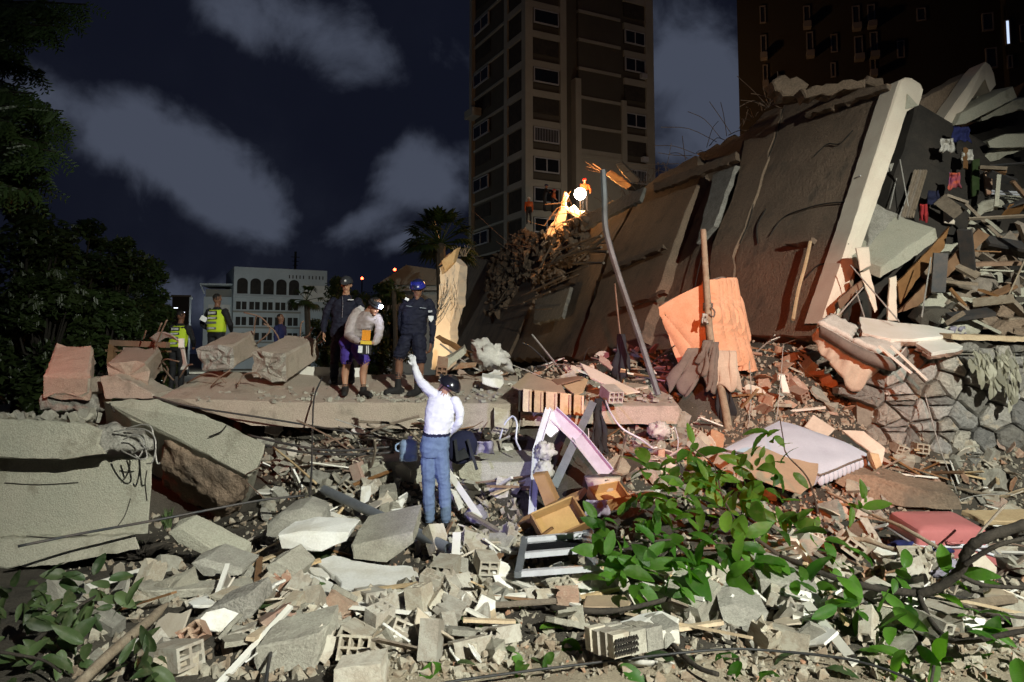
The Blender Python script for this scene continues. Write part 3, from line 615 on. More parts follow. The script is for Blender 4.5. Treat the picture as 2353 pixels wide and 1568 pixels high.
def white_building():
    c = P(533, 800, 85); c.z = 0; L = Loc(c, RAD(26)); e = empty('white_building', c, 'white municipal building with arched upper windows beyond the columns', 'building')
    zt = P(533, 613, 85).z; sc = 85 / S; W_ = 10.4
    L.part('wall', 'white_wall', e, 0, W_, 0, 9, 0, zt)
    def Z(v): return P(560, v, 86).z
    for k in range(5):
        a0 = .35 + k * 1.42; m = MB(); a1 = a0 + 1.15; z0, z1 = Z(676), Z(650); pts = [L.p(a0, -.03, z0), L.p(a1, -.03, z0), L.p(a1, -.03, z1)]
        for q in range(1, 8):
            t = math.pi * q / 8; pts.append(L.p((a0 + a1) / 2 + (a1 - a0) / 2 * math.cos(t), -.03, z1 + .5 * math.sin(t)))
        pts.append(L.p(a0, -.03, z1)); m.prism(pts, L.y * .25, 0, 1, 0).build('arched_window', MT['dark'], e)
    for r_, (va, vb) in enumerate(((694, 712), (729, 748), (765, 782))):
        for k in range(5):
            a0 = .3 + k * 1.42
            for q in (0, .62): L.part('window', 'dark', e, a0 + q, a0 + q + .5, -.03, .1, Z(vb), Z(va))
        L.part('sill_band', 't_band', e, -.05, 7.4, -.15, 0, Z(vb + 7), Z(vb + 3))
    for k in range(6): L.part('pilaster', 'white_wall', e, .1 + k * 1.42, .22 + k * 1.42, -.12, 0, 0, Z(683))
    L.part('cornice', 'white_wall', e, -.05, 7.6, -.3, 0, Z(685), Z(680))
    L.part('white_screen', 'board_white', e, 7.7, 10.9, -.12, 0, Z(690), Z(652))
    for k in range(10): a = 6.0 + k * .4 + (.25 if k > 4 else 0); L.part('slot', 'dark', e, a, a + .12, -.02, .1, Z(637), Z(629))
    # left wing
    L2 = Loc(P(465, 800, 86), RAD(10)); L2.o.z = 0
    L2.part('wing_wall', 'white_wall', e, 0, 3.2, 0, 6, 0, P(480, 682, 86).z)
    L2.part('wing_panel', 'board_white', e, .5, 2.9, -.08, 0, P(480, 735, 86).z, P(480, 700, 86).z)
    L2.part('wing_attic', 't_band', e, .1, 3.1, .3, 5, P(480, 682, 86).z, P(480, 664, 86).z)
    L2.part('wing_roof', 'white_wall', e, -.4, 3.1, -.4, 5, P(480, 656, 86).z, P(480, 652, 86).z)
    MB().bar(L2.p(-.35, -.4, P(480, 654, 86).z), L2.p(.1, -.3, P(480, 676, 86).z), .12, .12).build('roof_strut', MT['white_wall'], e)
    MB().tube([L.p(7.4, 4, zt), L.p(7.4, 4, zt + 2.6)], .14, 6).build('antenna_mast', MT['t_dark'], e)
    for k in range(4): L.part('antenna', 't_dark', e, 7.2 - .1 * k, 7.6 + .1 * k, 3.9, 4.1, zt + .4 + k * .5, zt + .46 + k * .5)
    # unseen lamp added to light the white facade, hidden behind the columns
    s_ = empty('street_lamp', P(520, 800, 70), 'street lamp lighting the white building from below', 'street lamp'); q = P(500, 770, 68)
    MB().tube([(q.x, q.y, 0), (q.x, q.y, q.z)], .06, 6).build('pole', MT['metal'], s_); MB().box(q, (.4, .3, .12)).build('lamp_head', MT['lit_white'], s_)
    point('street_lamp_light', q + V((0, .3, .3)), 1500, (.80, .95, 1.0), .15)
white_building()
def hill_house():
    c = P(880, 800, 60); c.z = 0; L = Loc(c, RAD(-12)); e = empty('hillside_house', c, 'pale house with lit windows on the hill behind the helmeted man', 'building')
    z = lambda v: P(940, v, 60).z
    L.part('wall', 'white_wall', e, 0, 5.2, 0, 5, 0, z(652)); MB().prism([L.p(-.4, -.5, z(655)), L.p(2.0, -.5, z(612)), L.p(5.4, -.5, z(628)), L.p(5.4, -.5, z(660))], L.y * 6, 0, 1, .02).build('roof', MT['t_band'], e)
    window(L, e, 1.95, 2.65, z(645) - .1, z(625), glass='lit_blue', mull=False); window(L, e, 2.85, 3.45, z(642) - .1, z(624), glass='lit_blue')
    L.part('terrace', 'white_wall', e, 0, 5, -1.2, -.4, z(672), z(668))
    for u, v, d in ((907, 620, 110), (832, 640, 120)):
        p = P(u, v, d); e = empty('beacon_mast', (p.x, p.y, 0), 'distant mast with red beacon light, ' + ('upper one beside the house roof' if u > 880 else 'lower one above the treetops'), 'mast', 'distant masts')
        MB().tube([(p.x, p.y, 0), (p.x, p.y, p.z)], .1, 6).build('mast', MT['t_dark'], e); MB().ell(p, .22, .22, .22, n=8, m=6).build('beacon', MT['red_lamp'], e)
hill_house()
def dark_house():
    c = P(392, 800, 60); c.z = 0; L = Loc(c, RAD(20)); e = empty('dark_house', c, 'small dark rooftop block beside the tree line', 'building')
    L.part('wall', 't_dark', e, 0, 1.25, 0, 3, 0, P(400, 682, 60).z); L.part('parapet', 't_brown', e, -.1, 1.35, -.1, 3.1, P(400, 682, 60).z, P(400, 678, 60).z)
    for u, v in ((404, 708), (420, 718), (398, 722)):
        MB().box(P(u, v, 59), (.28, .1, .06)).build('strip_lamp', MT['lit_white'], e)
dark_house()
# ================================================================== trees
def leaf_cloud(m, c, r, n, size, rg, flat=.8):
    for _ in range(n):
        d = V((rg.gauss(0, 1), rg.gauss(0, 1), rg.gauss(0, 1))).normalized() * r * rg.random() ** .45; d.z *= flat
        p = c + d; s_ = size * rg.uniform(.6, 1.3); a = V((rg.gauss(0, 1), rg.gauss(0, 1), rg.gauss(0, .6))).normalized(); b = a.orthogonal().normalized() if rg.random() < .5 else a.cross(V((0, 0, 1))).normalized()
        n_ = len(m.v); m.v += [p - a * s_, p + b * s_ * .42, p + a * s_, p - b * s_ * .42]; m.f.append([n_, n_ + 1, n_ + 2, n_ + 3]); m.m.append(0)
def tree(u, vt, vb, d, wid, label, seed, n=9600, leaf=.12, mat='leaf_dark', group='trees along the site'):
    rg = random.Random(seed); top = P(u, vt, d); base = V((top.x, d, h(top.x, d) - .1)); H = top.z - base.z; rw = wid * d / S
    e = empty('leafy_tree', base, label, 'tree', group)
    m = MB(); tip = base + V((rg.uniform(-.3, .3), 0, H * .72)); m.tube(crom([base, base.lerp(tip, .5) + V((rg.uniform(-.2, .2), 0, 0)), tip], 4), [.05 * H * (1 - .85 * k / 8) * .5 for k in range(9)], 8)
    cl = []
    for k in range(40):
        z = rg.uniform(.12, 1.0); w = rw * max(.15, 1 - abs(z - .5) ** 1.6 * 2.2); a = rg.uniform(0, 6.28)
        c = base + V((math.cos(a) * w * rg.uniform(.3, 1.15), math.sin(a) * w * rg.uniform(.2, .8), H * z)); cl.append((c, rw * rg.uniform(.16, .40) * (1.2 - .5 * z)))
        m.tube([base + V((0, 0, H * .3 * z + .2 * H)), base.lerp(c, .6) + V((0, 0, .1)), c], [.018 * H, .01 * H, .003 * H], 5)
    m.build('trunk', MT['bark_dark'], e)
    m = MB()
    for c, r_ in cl: leaf_cloud(m, c, r_ * 1.35, n // 40, leaf, rg, .7)
    m.build('crown', MT[mat], e)
for a in [(60, 470, 880, 19, 170, 'dark tree rising at the photo edge below the hanging boughs', 1), (170, 520, 880, 22, 130, 'dark leafy tree behind the upright column stump', 2), (255, 555, 880, 24, 115, 'dark rounded tree above the box frame', 3),
          (325, 605, 880, 26, 90, 'dark tree at the end of the row next to the small dark block', 4), (105, 640, 900, 17, 120, 'low dark tree in front of the tree row', 5), (235, 680, 880, 18, 110, 'low bushy tree with yellowish lit leaves behind the columns', 6),
          (358, 690, 860, 30, 60, 'small dark tree below the dark rooftop block', 7), (780, 640, 830, 45, 60, 'dark tree beside the white building', 8), (880, 660, 830, 40, 70, 'dark shrubby tree between the two policemen', 9)]: tree(*a)
def hanging_tree():
    rg = random.Random(31); base = V((-9.6, 10.5, h(-9.6, 10.5))); e = empty('overhanging_tree', base, 'dark overhanging tree with drooping feathery boughs at the upper corner', 'tree')
    m = MB(); m.tube(crom([base, base + V((.2, 0, 4)), base + V((.9, .1, 7)), base + V((1.2, 0, 10))], 4), [.28 - .018 * k for k in range(13)], 8)
    lf = MB()
    for u, v in [(60, 20), (140, 25), (200, 10), (30, 60), (110, 70), (60, 130), (85, 165), (30, 200), (140, 255), (120, 240), (90, 265), (150, 290), (140, 310), (110, 330), (60, 300), (135, 350), (90, 370), (115, 395), (50, 400), (105, 425), (20, 350), (15, 280), (10, 120), (40, 90), (170, 40), (75, 215), (25, 430), (70, 440), (5, 240), (130, 60)]:
        y = rg.uniform(9.6, 11.2); tip = P(u + rg.uniform(-8, 8), v, y); s_ = base + V((.7, rg.uniform(-.3, .3), max(3.4, tip.z - base.z + rg.uniform(-.5, .1)))); s_.x = min(s_.x, tip.x - .4)
        pts = crom([s_, s_.lerp(tip, .55) + V((0, 0, .28)), tip], 6); m.tube(pts, [.03 - .0018 * i for i in range(len(pts))], 5)
        for i in range(3, len(pts)):
            for q in range(7):
                c = pts[i - 1].lerp(pts[i], rg.random()); dd = V((rg.gauss(.1, .4), rg.gauss(0, .4), -rg.uniform(.3, 1.2))).normalized(); l_ = rg.uniform(.14, .36); b = dd.cross(V((0, 1, 0))).normalized()
                for w in range(6):
                    t = c + dd * l_ * (w / 5)
                    for sg in (-1, 1):
                        tp = t + (b * sg + dd * .7).normalized() * .085; sd = (tp - t).cross(V((0, 1, 0))).normalized() * .014; n_ = len(lf.v); lf.v += [t, (t + tp) / 2 + sd, tp, (t + tp) / 2 - sd]; lf.f.append([n_, n_ + 1, n_ + 2, n_ + 3]); lf.m.append(0)
    m.build('trunk', MT['bark_dark'], e); lf.build('crown', MT['leaf_dark'], e)
hanging_tree()
def palm(u, v, d, r, label, seed, droop=.5, nf=22):
    rg = random.Random(seed); c = P(u, v, d); b = V((c.x, d, 0)); e = empty('fan_palm', b, label, 'palm', 'palms beyond the slab')
    MB().tube(crom([b, b.lerp(c, .5) + V((.1, 0, 0)), c], 5), .14 * r / 1.5 + .04, 8).build('trunk', MT['bark'], e)
    m = MB()
    for k in range(nf):
        a = rg.uniform(0, 6.28); el = rg.uniform(-.5, 1.3); d_ = V((math.cos(a) * math.cos(el), math.sin(a) * math.cos(el), math.sin(el))); s_ = c + d_ * r * .55; m.tube([c, s_], .015 * r, 4)
        side = d_.cross(V((0, 0, 1))).normalized()
        for q in range(11):
            t = (q / 10 - .5) * 2.6; dd = (d_ * math.cos(t) + side * math.sin(t)).normalized(); l_ = r * .5 * (1 - .25 * abs(t) / 1.3); tp = s_ + dd * l_ + V((0, 0, -droop * l_ * .6)); md = s_ + dd * l_ * .5; w = dd.cross(V((0, 0, 1))).normalized() * .045 * r
            n_ = len(m.v); m.v += [s_, md + w, tp, md - w]; m.f.append([n_, n_ + 1, n_ + 2, n_ + 3]); m.m.append(0)
    m.build('crown', MT['leaf_dark'], e)
palm(1012, 560, 36, 2.1, 'tall fan palm silhouette beside the apartment tower', 2, .55, 40)
palm(705, 690, 30, .8, 'low feathery palm in front of the white building', 4, .9, 18)
palm(815, 700, 32, .9, 'dark palm between the standing policemen', 6, .8, 18)
palm(905, 668, 34, .7, 'small palm crown below the lit house windows', 7, .5, 16)
# ================================================================== collapsed building
PA, PB, PC = P(1890, 740, 13.3), P(2065, 185, 14.6), P(1100, 760, 50)
PN = (PB - PA).cross(PC - PA).normalized()
if PN.dot(V((0, -1, 0))) < 0: PN = -PN
def PP(u, v, off=0.0):
    o = V((0, 0, CAMZ)); r = ray(u, v); t = (PA + PN * off - o).dot(PN) / r.dot(PN); return o + r * t
cb = empty('collapsed_building', V((3.5, 17, 2.0)), 'pancaked apartment building of tilted brown slabs', 'building')
strips = [([(2058, 192), (1968, 474), (1882, 742), (1876, 775), (1686, 772), (1690, 590), (1756, 400), (1800, 242), (1990, 200)], 0),
 ([(1797, 245), (1752, 400), (1686, 590), (1680, 770), (1606, 770), (1640, 560), (1700, 400), (1714, 302), (1757, 256)], .05),
 ([(1712, 302), (1696, 396), (1636, 560), (1600, 770), (1478, 778), (1550, 560), (1616, 400), (1600, 352)], -.25),
 ([(1598, 354), (1612, 400), (1546, 560), (1472, 780), (1320, 822), (1408, 560), (1474, 440), (1500, 412)], .08),
 ([(1470, 442), (1402, 560), (1312, 822), (1170, 824), (1280, 575), (1336, 502), (1400, 464)], -.05),
 ([(1330, 508), (1274, 580), (1164, 824), (1060, 820), (1136, 640), (1240, 556)], .1)]
for k, (pl, off) in enumerate(strips):
    off = off - .02
    MB().prism([PP(u, v, off) for u, v in pl], -PN * .4, .10 if k else .02, .35, .03, 0, 40 + k, .05).build('slab_panel', MT['wall_brown'], cb)
MB().prism([PP(u, v, -.32) for u, v in [(2060, 195), (1885, 750), (1875, 780), (1050, 830), (1110, 660), (1180, 575), (1250, 560), (1340, 510), (1500, 420), (1600, 362), (1712, 308), (1760, 262), (1800, 250), (1990, 208)]], -PN * .3, .05, .5, .03, 0, 39, .05).build('slab_panel', MT['wall_brown'], cb)
# broken secondary crusts and ledges on the slabs
for k, (pl, off) in enumerate([([(1800, 556), (1866, 548), (1862, 554), (1800, 562)], .10), ([(1400, 612), (1524, 560), (1526, 568), (1402, 622)], .3), ([(1850, 252), (2040, 190), (2040, 202), (1850, 266)], .14), ([(1500, 420), (1690, 350), (1692, 368), (1502, 440)], .35),
                               ([(1330, 500), (1480, 430), (1470, 460), (1335, 530)], .4), ([(1640, 400), (1690, 380), (1640, 520), (1600, 560)], .2), ([(1420, 700), (1530, 665), (1528, 672), (1420, 708)], .3), ([(1230, 690), (1310, 660), (1290, 730), (1225, 745)], .45)]):
    MB().prism([PP(u, v, off) for u, v in pl], -PN * .14, .04, .2, .02, 0, 60 + k).build('ledge', MT['rough' if k in (4, 5, 7) else 'wall_brown'], cb)
MB().tube(crom([PP(1862, 556, .1), PP(1850, 610, .12), PP(1836, 660, .12), PP(1828, 700, .1), PP(1822, 735, .12)], 5), .035, 6).build('torn_edge', MT['wood_pale'], cb)
# long cracks: thin dark wedges standing a little proud
for pts in ([(1978, 462), (1900, 468), (1850, 480), (1800, 500), (1770, 540)], [(1800, 250), (1778, 330), (1742, 420), (1724, 500), (1700, 560)], [(1960, 300), (1930, 330), (1900, 332), (1870, 360)], [(1950, 560), (1920, 600), (1880, 610), (1850, 640)], [(1760, 480), (1740, 520), (1742, 560)], [(1520, 500), (1480, 560), (1470, 620), (1440, 680), (1430, 740)], [(1400, 620), (1370, 660), (1365, 700)], [(1650, 480), (1610, 600), (1590, 700)]):
    MB().tube(crom([PP(u, v, .012) for u, v in pts], 6), .014, 4).build('crack', MT['dark'], cb)
# mass of broken storeys behind the slabs, coloured near-black as shade in the gaps
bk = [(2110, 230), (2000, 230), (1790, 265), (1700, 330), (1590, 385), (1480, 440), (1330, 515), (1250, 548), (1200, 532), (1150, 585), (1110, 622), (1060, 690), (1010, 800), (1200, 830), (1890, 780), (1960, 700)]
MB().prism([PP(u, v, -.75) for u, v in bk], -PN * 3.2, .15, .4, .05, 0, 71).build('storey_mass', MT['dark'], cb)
# bright slab edges
L0 = (PC - PA).normalized() * .5
MB().prism([P(1886, 744, 13.16), P(1922, 738, 13.34), P(1972, 590, 13.64), P(2038, 400, 14.09), P(2084, 255, 14.54), P(2112, 241, 14.74), P(2122, 206, 14.79), P(2115, 193, 14.79), P(2095, 179, 14.74), P(2081, 178, 14.69), P(2065, 186, 14.47), P(1973, 474, 13.84)], L0, .006, .15, .012, 0, 72).build('slab_edge', MT['cream'], cb)
MB().prism([P(2086, 216, 14.55), P(2110, 243, 14.65), P(2080, 252, 14.52)], (-.1, .3, 0), 0, 1, .004).build('edge_return', MT['stucco'], cb)
MB().prism([P(2118, 230, 15.7), P(2245, 160, 16.4), P(2168, 272, 16), P(2104, 368, 15.8), P(2060, 378, 15.6), P(2030, 390, 15.3), P(2050, 330, 15.2)], (-.2, .3, .0), .02, .3, .02, 0, 73).build('slab_panel', MT['wall_brown'], cb)
MB().prism([P(2108, 367, 15.0), P(2171, 270, 15.3), P(2250, 159, 15.7), P(2265, 142, 15.8), P(2275, 149, 15.85), P(2284, 168, 15.9), P(2289, 195, 15.95), P(2275, 212, 15.9), P(2264, 181, 15.85), P(2219, 248, 15.5), P(2173, 306, 15.3), P(2129, 386, 15.05)], L0 * .9, .006, .15, .012, 0, 74).build('slab_edge', MT['cream'], cb)
MB().prism([P(2195, 289, 15.2), P(2209, 260, 15.3), P(2328, 199, 15.6), P(2338, 224, 15.6), P(2219, 285, 15.3)], (-.1, .5, .1), .008, .15, .012, 0, 75).build('slab_edge', MT['stucco'], cb)
MB().prism([P(2240, 232, 16.2), P(2262, 190, 16.2), P(2280, 215, 16.2)], (0, .3, 0), 0, 1, .004).build('soffit', MT['stucco'], cb)
MB().prism([P(2022, 376, 14.8), P(2110, 368, 15.0), P(2128, 388, 15.0), P(2085, 400, 14.9), P(2026, 392, 14.8)], (0, .7, .1), .03, .1, .02, 0, 76).build('ledge', MT['rough'], cb)
MB().prism([P(1974, 404, 14.2), P(2000, 400, 14.3), P(2026, 386, 14.4), P(2030, 392, 14.4), P(2002, 412, 14.3)], (0, .3, 0), 0, 1, .004).build('bent_strip', MT['alu'], cb)
MB().prism([P(2000, 420, 15.6), P(2110, 400, 15.8), P(2075, 505, 15.4), P(1990, 560, 15.0), P(1950, 700, 14.6), P(1930, 720, 14.6)], (0, .3, 0), .03, .3, .02, 0, 77).build('inner_wall', MT['t_brown'], cb)
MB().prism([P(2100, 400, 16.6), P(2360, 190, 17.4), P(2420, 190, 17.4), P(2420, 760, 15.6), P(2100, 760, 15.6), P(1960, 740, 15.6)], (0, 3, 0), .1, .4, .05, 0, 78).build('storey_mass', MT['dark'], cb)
for k, pl in enumerate([[(2140, 425, 15.1), (2250, 360, 15.3), (2400, 300, 15.4), (2400, 322, 15.4), (2254, 384, 15.3), (2146, 446, 15.1)], [(2170, 500, 14.9), (2290, 455, 15.0), (2410, 430, 15.0), (2410, 452, 15.0), (2292, 480, 15.0), (2176, 522, 14.9)], [(2120, 560, 14.6), (2220, 580, 14.7), (2300, 545, 14.8), (2410, 520, 14.8), (2410, 545, 14.8), (2302, 570, 14.8), (2222, 604, 14.7), (2120, 580, 14.6)], [(2250, 250, 15.8), (2400, 215, 15.9), (2400, 240, 15.9), (2256, 276, 15.8)], [(2200, 690, 13.9), (2300, 672, 14.0), (2410, 690, 14.0), (2410, 712, 14.0), (2302, 700, 14.0), (2204, 714, 13.9)]]):
    MB().prism([P(*p) for p in pl], (-.1, 1.1, .25), .03, .14, .02, 0, 140 + k).build('floor_layer', MT['stucco' if k != 2 else 'rough'], cb)
for k in range(5): MB().bar(P(2104 + k * 6, 392, 14.6), P(2072 + k * 6, 500, 14.2), .035, .05).build('door_track', MT['wood_grey'], cb)
# broken rim of the roof: boulders, rebar and splinters along the crest
crest = [(1780, 185, 17.0), (1830, 195, 16.6), (1880, 200, 16.2), (1935, 190, 15.8), (1980, 192, 15.4)]
for k, (pl, ext) in enumerate([([(1772, 190, 17.6), (1790, 172, 17.6), (1830, 178, 17.4), (1858, 196, 17.3), (1850, 215, 17.2), (1800, 222, 17.4)], .6), ([(1838, 206, 16.9), (1940, 186, 16.2), (1990, 184, 15.9), (1985, 200, 15.9), (1850, 226, 16.8)], .5), ([(1990, 172, 16.6), (2030, 180, 16.4), (2030, 196, 16.3), (1985, 192, 16.5)], .4)]):
    MB().prism([P(*p) for p in pl], (0, ext, 0), .05, .12, .04, 0, 80 + k).build('crest_block', MT['wall_brown'], cb)
rg = random.Random(9)
cpts = [(1200, 600), (1260, 560), (1330, 515), (1400, 470), (1500, 415), (1590, 358), (1690, 302), (1760, 250), (1800, 235)]
for k in range(90):
    t = rg.random() * (len(cpts) - 1); i = int(t); f = t - i; u = cpts[i][0] * (1 - f) + cpts[i + 1][0] * f; v = cpts[i][1] * (1 - f) + cpts[i + 1][1] * f
    p = PP(u, v, rg.uniform(-.3, .5)); d = V((rg.gauss(-.2, .6), rg.gauss(-.2, .4), abs(rg.gauss(0, .5)))); l_ = rg.uniform(.3, .9) * (p.y / 16)
    MB().tube(crom([p, p + d * l_ * .5 + V((0, 0, rg.uniform(-.1, .2))), p + d * l_], 3), .011, 4).build('rebar', MT['rebar'], cb)
def hull_tpl(seed, n=11):
    rg = random.Random(seed); bm = bmesh.new()
    for _ in range(n): bm.verts.new((rg.uniform(-.5, .5), rg.uniform(-.4, .4), rg.uniform(-.28, .28)))
    r_ = bmesh.ops.convex_hull(bm, input=bm.verts); bmesh.ops.delete(bm, geom=list({g for g in r_['geom_interior'] + r_['geom_unused'] if isinstance(g, bmesh.types.BMVert)}), context='VERTS')
    bm.verts.index_update(); t = ([v.co.copy() for v in bm.verts], [[v.index for v in f.verts] for f in bm.faces]); bm.free(); return t
TPL = [hull_tpl(200 + k) for k in range(10)]
# crumbled strip of masonry below the work lamp
m = MB(); rg = random.Random(19)
for k in range(900):
    a = rg.random(); b = rg.random()
    u = 1115 + 235 * a; tp = np.interp(u, [1110, 1150, 1200, 1250, 1300, 1360], [612, 575, 522, 540, 520, 490]); v = tp + 4 + (150 - 60 * a) * b ** 1.4
    p = PP(u, v, rg.uniform(.05, .4)); s_ = rg.uniform(.12, .6)
    tv, tf = rg.choice(TPL); M_ = Euler((rg.uniform(0, 6), rg.uniform(0, 6), rg.uniform(0, 6))).to_matrix(); m.add([p + M_ @ (q * s_ * 1.3) for q in tv], tf)
o = m.build('crumbled_masonry', MT['wall_brown'], cb); o['kind'] = 'stuff'
for k in range(26):
    u = rg.uniform(1130, 1330); v = 690 - (u - 1120) * .76 + rg.uniform(-5, 80); p = PP(u, v, .7); q = PP(u + rg.uniform(20, 110), v - rg.uniform(-10, 70), .8)
    MB().tube([p, q], rg.choice((.02, .035, .05)), 5).build('splinter', MT['wood_grey'], cb)
# pale torn wall strip at the low end, with hanging wires
pw = empty('torn_wall_strip', P(1030, 740, 26.04), 'tall torn strip of pale wall lit warm at the low end of the pile', 'wall')
MB().prism([P(990, 850, 25.76), P(1004, 720, 25.76), P(1012, 640, 26.04), P(1010, 615, 26.04), P(1040, 592, 26.18), P(1056, 610, 26.18), P(1054, 655, 26.18), P(1050, 700, 26.04), P(1036, 745, 25.90), P(1030, 850, 25.90)], (.25, .35, 0), .025, .12, .012, 0, 90).build('plaster_wall', MT['cream'], pw)
MB().prism([P(1015, 600, 25.62), P(1050, 570, 25.62), P(1040, 605, 25.55), P(1022, 625, 25.55)], (.1, .2, .05), .02, .1, .01, 0, 91).build('splintered_board', MT['wood_pale'], pw)
MB().prism([P(1006, 612, 25.62), P(1030, 585, 25.62), P(1044, 580, 25.62), P(1024, 604, 25.62)], (.1, .1, .1), .02, .1, .01, 0, 92).build('splintered_board', MT['wood'], pw)
for k in range(22):
    u = rg.uniform(1000, 1050); v = rg.uniform(620, 720); a = P(u, v, 25.5); b = P(u + rg.uniform(-40, 12), v + rg.uniform(20, 80), 25.2)
    MB().tube(crom([a, (a + b) / 2 + V((.05, 0, -.05)), b], 3), .008, 4).build('hanging_wire', MT['metal_dk'], pw)
for k in range(16):
    a = P(rg.uniform(1045, 1075), 590, 26.6); MB().tube([a, a + V((rg.uniform(-.25, .25), 0, rg.uniform(.2, .45)))], .01, 4).build('splinter', MT['wood_grey'], pw)
MB().prism([PP(1250, 556, .02), PP(1190, 640, .02), PP(1120, 835, .02), PP(1010, 850, .02), PP(1040, 760, .02), PP(1056, 640, .02), PP(1062, 585, .02), PP(1130, 600, .02)], -PN * .4, .10, .5, .03, 0, 46, .05).build('slab_panel', MT['wall_brown'], cb)
def thing_tubes(name, label, cat, lines, r, mat, group=None):
    for ln in lines[:1]: b = P(*ln[0])
    if len(lines) == 1:
        return MB().tube(crom([P(*p) for p in lines[0]], 6), r, 7).build(name, MT[mat], None, label, cat, group, smooth=True)
    e = empty(name, b, label, cat, group)
    for ln in lines: MB().tube(crom([P(*p) for p in ln], 6), r, 7).build('strand', MT[mat], e, smooth=True)
    return e
prism_thing('dark_log', [(1000, 778, 13.0), (1008, 772, 13.0), (1094, 818, 12.4), (1092, 832, 12.4)], (0, .16, .02), 'wood', 'dark round log lying on debris behind the man in white', 'log', j=.01)

# ================================================================== work lamp and wreckage on the crest
DL = PP(1333, 470).y
lp = P(1333, 446, DL)
wl = empty('work_lamp', lp - V((0, 0, 1.6)), 'glaring work lamp standing on the crest of the pile', 'work lamp')
MB().ell(lp, .30, .30, .30, n=14, m=10).build('bulb', pm('lamp_glow', (1, 1, 1), emit=(1, .9, .7), es=90, bump=0, fine=0), wl)
MB().tube([lp - V((0, 0, 1.6)), lp - V((0, 0, .15))], .03, 6).build('stand', MT['metal_dk'], wl)
point('work_lamp_light', lp + V((.5, -1.6, .5)), 2300, (1.0, .45, .14), .3)
K_ = DL / 22.6
for k, (pl, mt, lb) in enumerate([([(1256, 540), (1266, 516), (1278, 500), (1282, 512), (1268, 542)], 'cream', 'lowest bright splinter below the work lamp'), ([(1276, 505), (1290, 474), (1302, 478), (1296, 508), (1282, 516)], 'cream', 'upright crumpled plate below the work lamp'), ([(1300, 484), (1318, 474), (1338, 490), (1326, 500)], 'board_white', 'pale sheet sticking out just below the work lamp'),
        ([(1262, 520), (1284, 512), (1300, 518), (1280, 530)], 'wood_pale', 'flat splintered board under the bright plates'), ([(1290, 470), (1296, 444), (1304, 452), (1300, 474)], 'wood_pale', 'upright splinter beside the red helmeted person')]):
    prism_thing('broken_plate', [(u, v, 22.6 * K_) for u, v in pl], (.1, .2, .1), mt, lb, 'plate', j=.06, sl=.2, seed=k)
for k, l in enumerate([[(1262, 545), (1290, 470), (1297, 440)], [(1270, 530), (1310, 505), (1335, 500)], [(1275, 500), (1300, 455), (1312, 440)], [(1250, 520), (1280, 480), (1300, 478)], [(1268, 495), (1310, 490), (1336, 498)], [(1252, 470), (1280, 468), (1310, 462)]]):
    MB().tube(crom([P(u, v, 22.35 * K_) for u, v in l], 4), .022, 5).build('bent_bar', MT['rebar'], None, 'bent bar tangled over the bright sheet below the work lamp', 'bar', 'bars below the work lamp')
prism_thing('broken_timber', [(1390, 400, 21.5 * K_), (1402, 392, 21.5 * K_), (1425, 408, 21.4 * K_), (1450, 428, 21.2 * K_), (1440, 436, 21.2 * K_), (1424, 428, 21.3 * K_)], (.1, .25, .1), 'wood_pale', 'splintered timber leaning on the crest behind the metal pole', 'timber', j=.02)
prism_thing('broken_timber', [(1414, 378, 21.2 * K_), (1428, 372, 21.2 * K_), (1468, 414, 21 * K_), (1464, 424, 21 * K_), (1445, 416, 21 * K_)], (.1, .25, .1), 'wood_pale', 'upper splintered timber sticking out above the crest', 'timber', j=.02)
for k in range(5):
    a = P(1395, 400, 21.4 * K_); MB().tube(crom([a, a + V((R(-.8, 0), 0, R(.1, .25))), a + V((R(-1.1, -.4), 0, R(.2, 1.)))], 3), .016, 4).build('loose_wire', MT['rebar'], None, 'loose wire curling off the splintered timber', 'wire', 'wires on the crest')
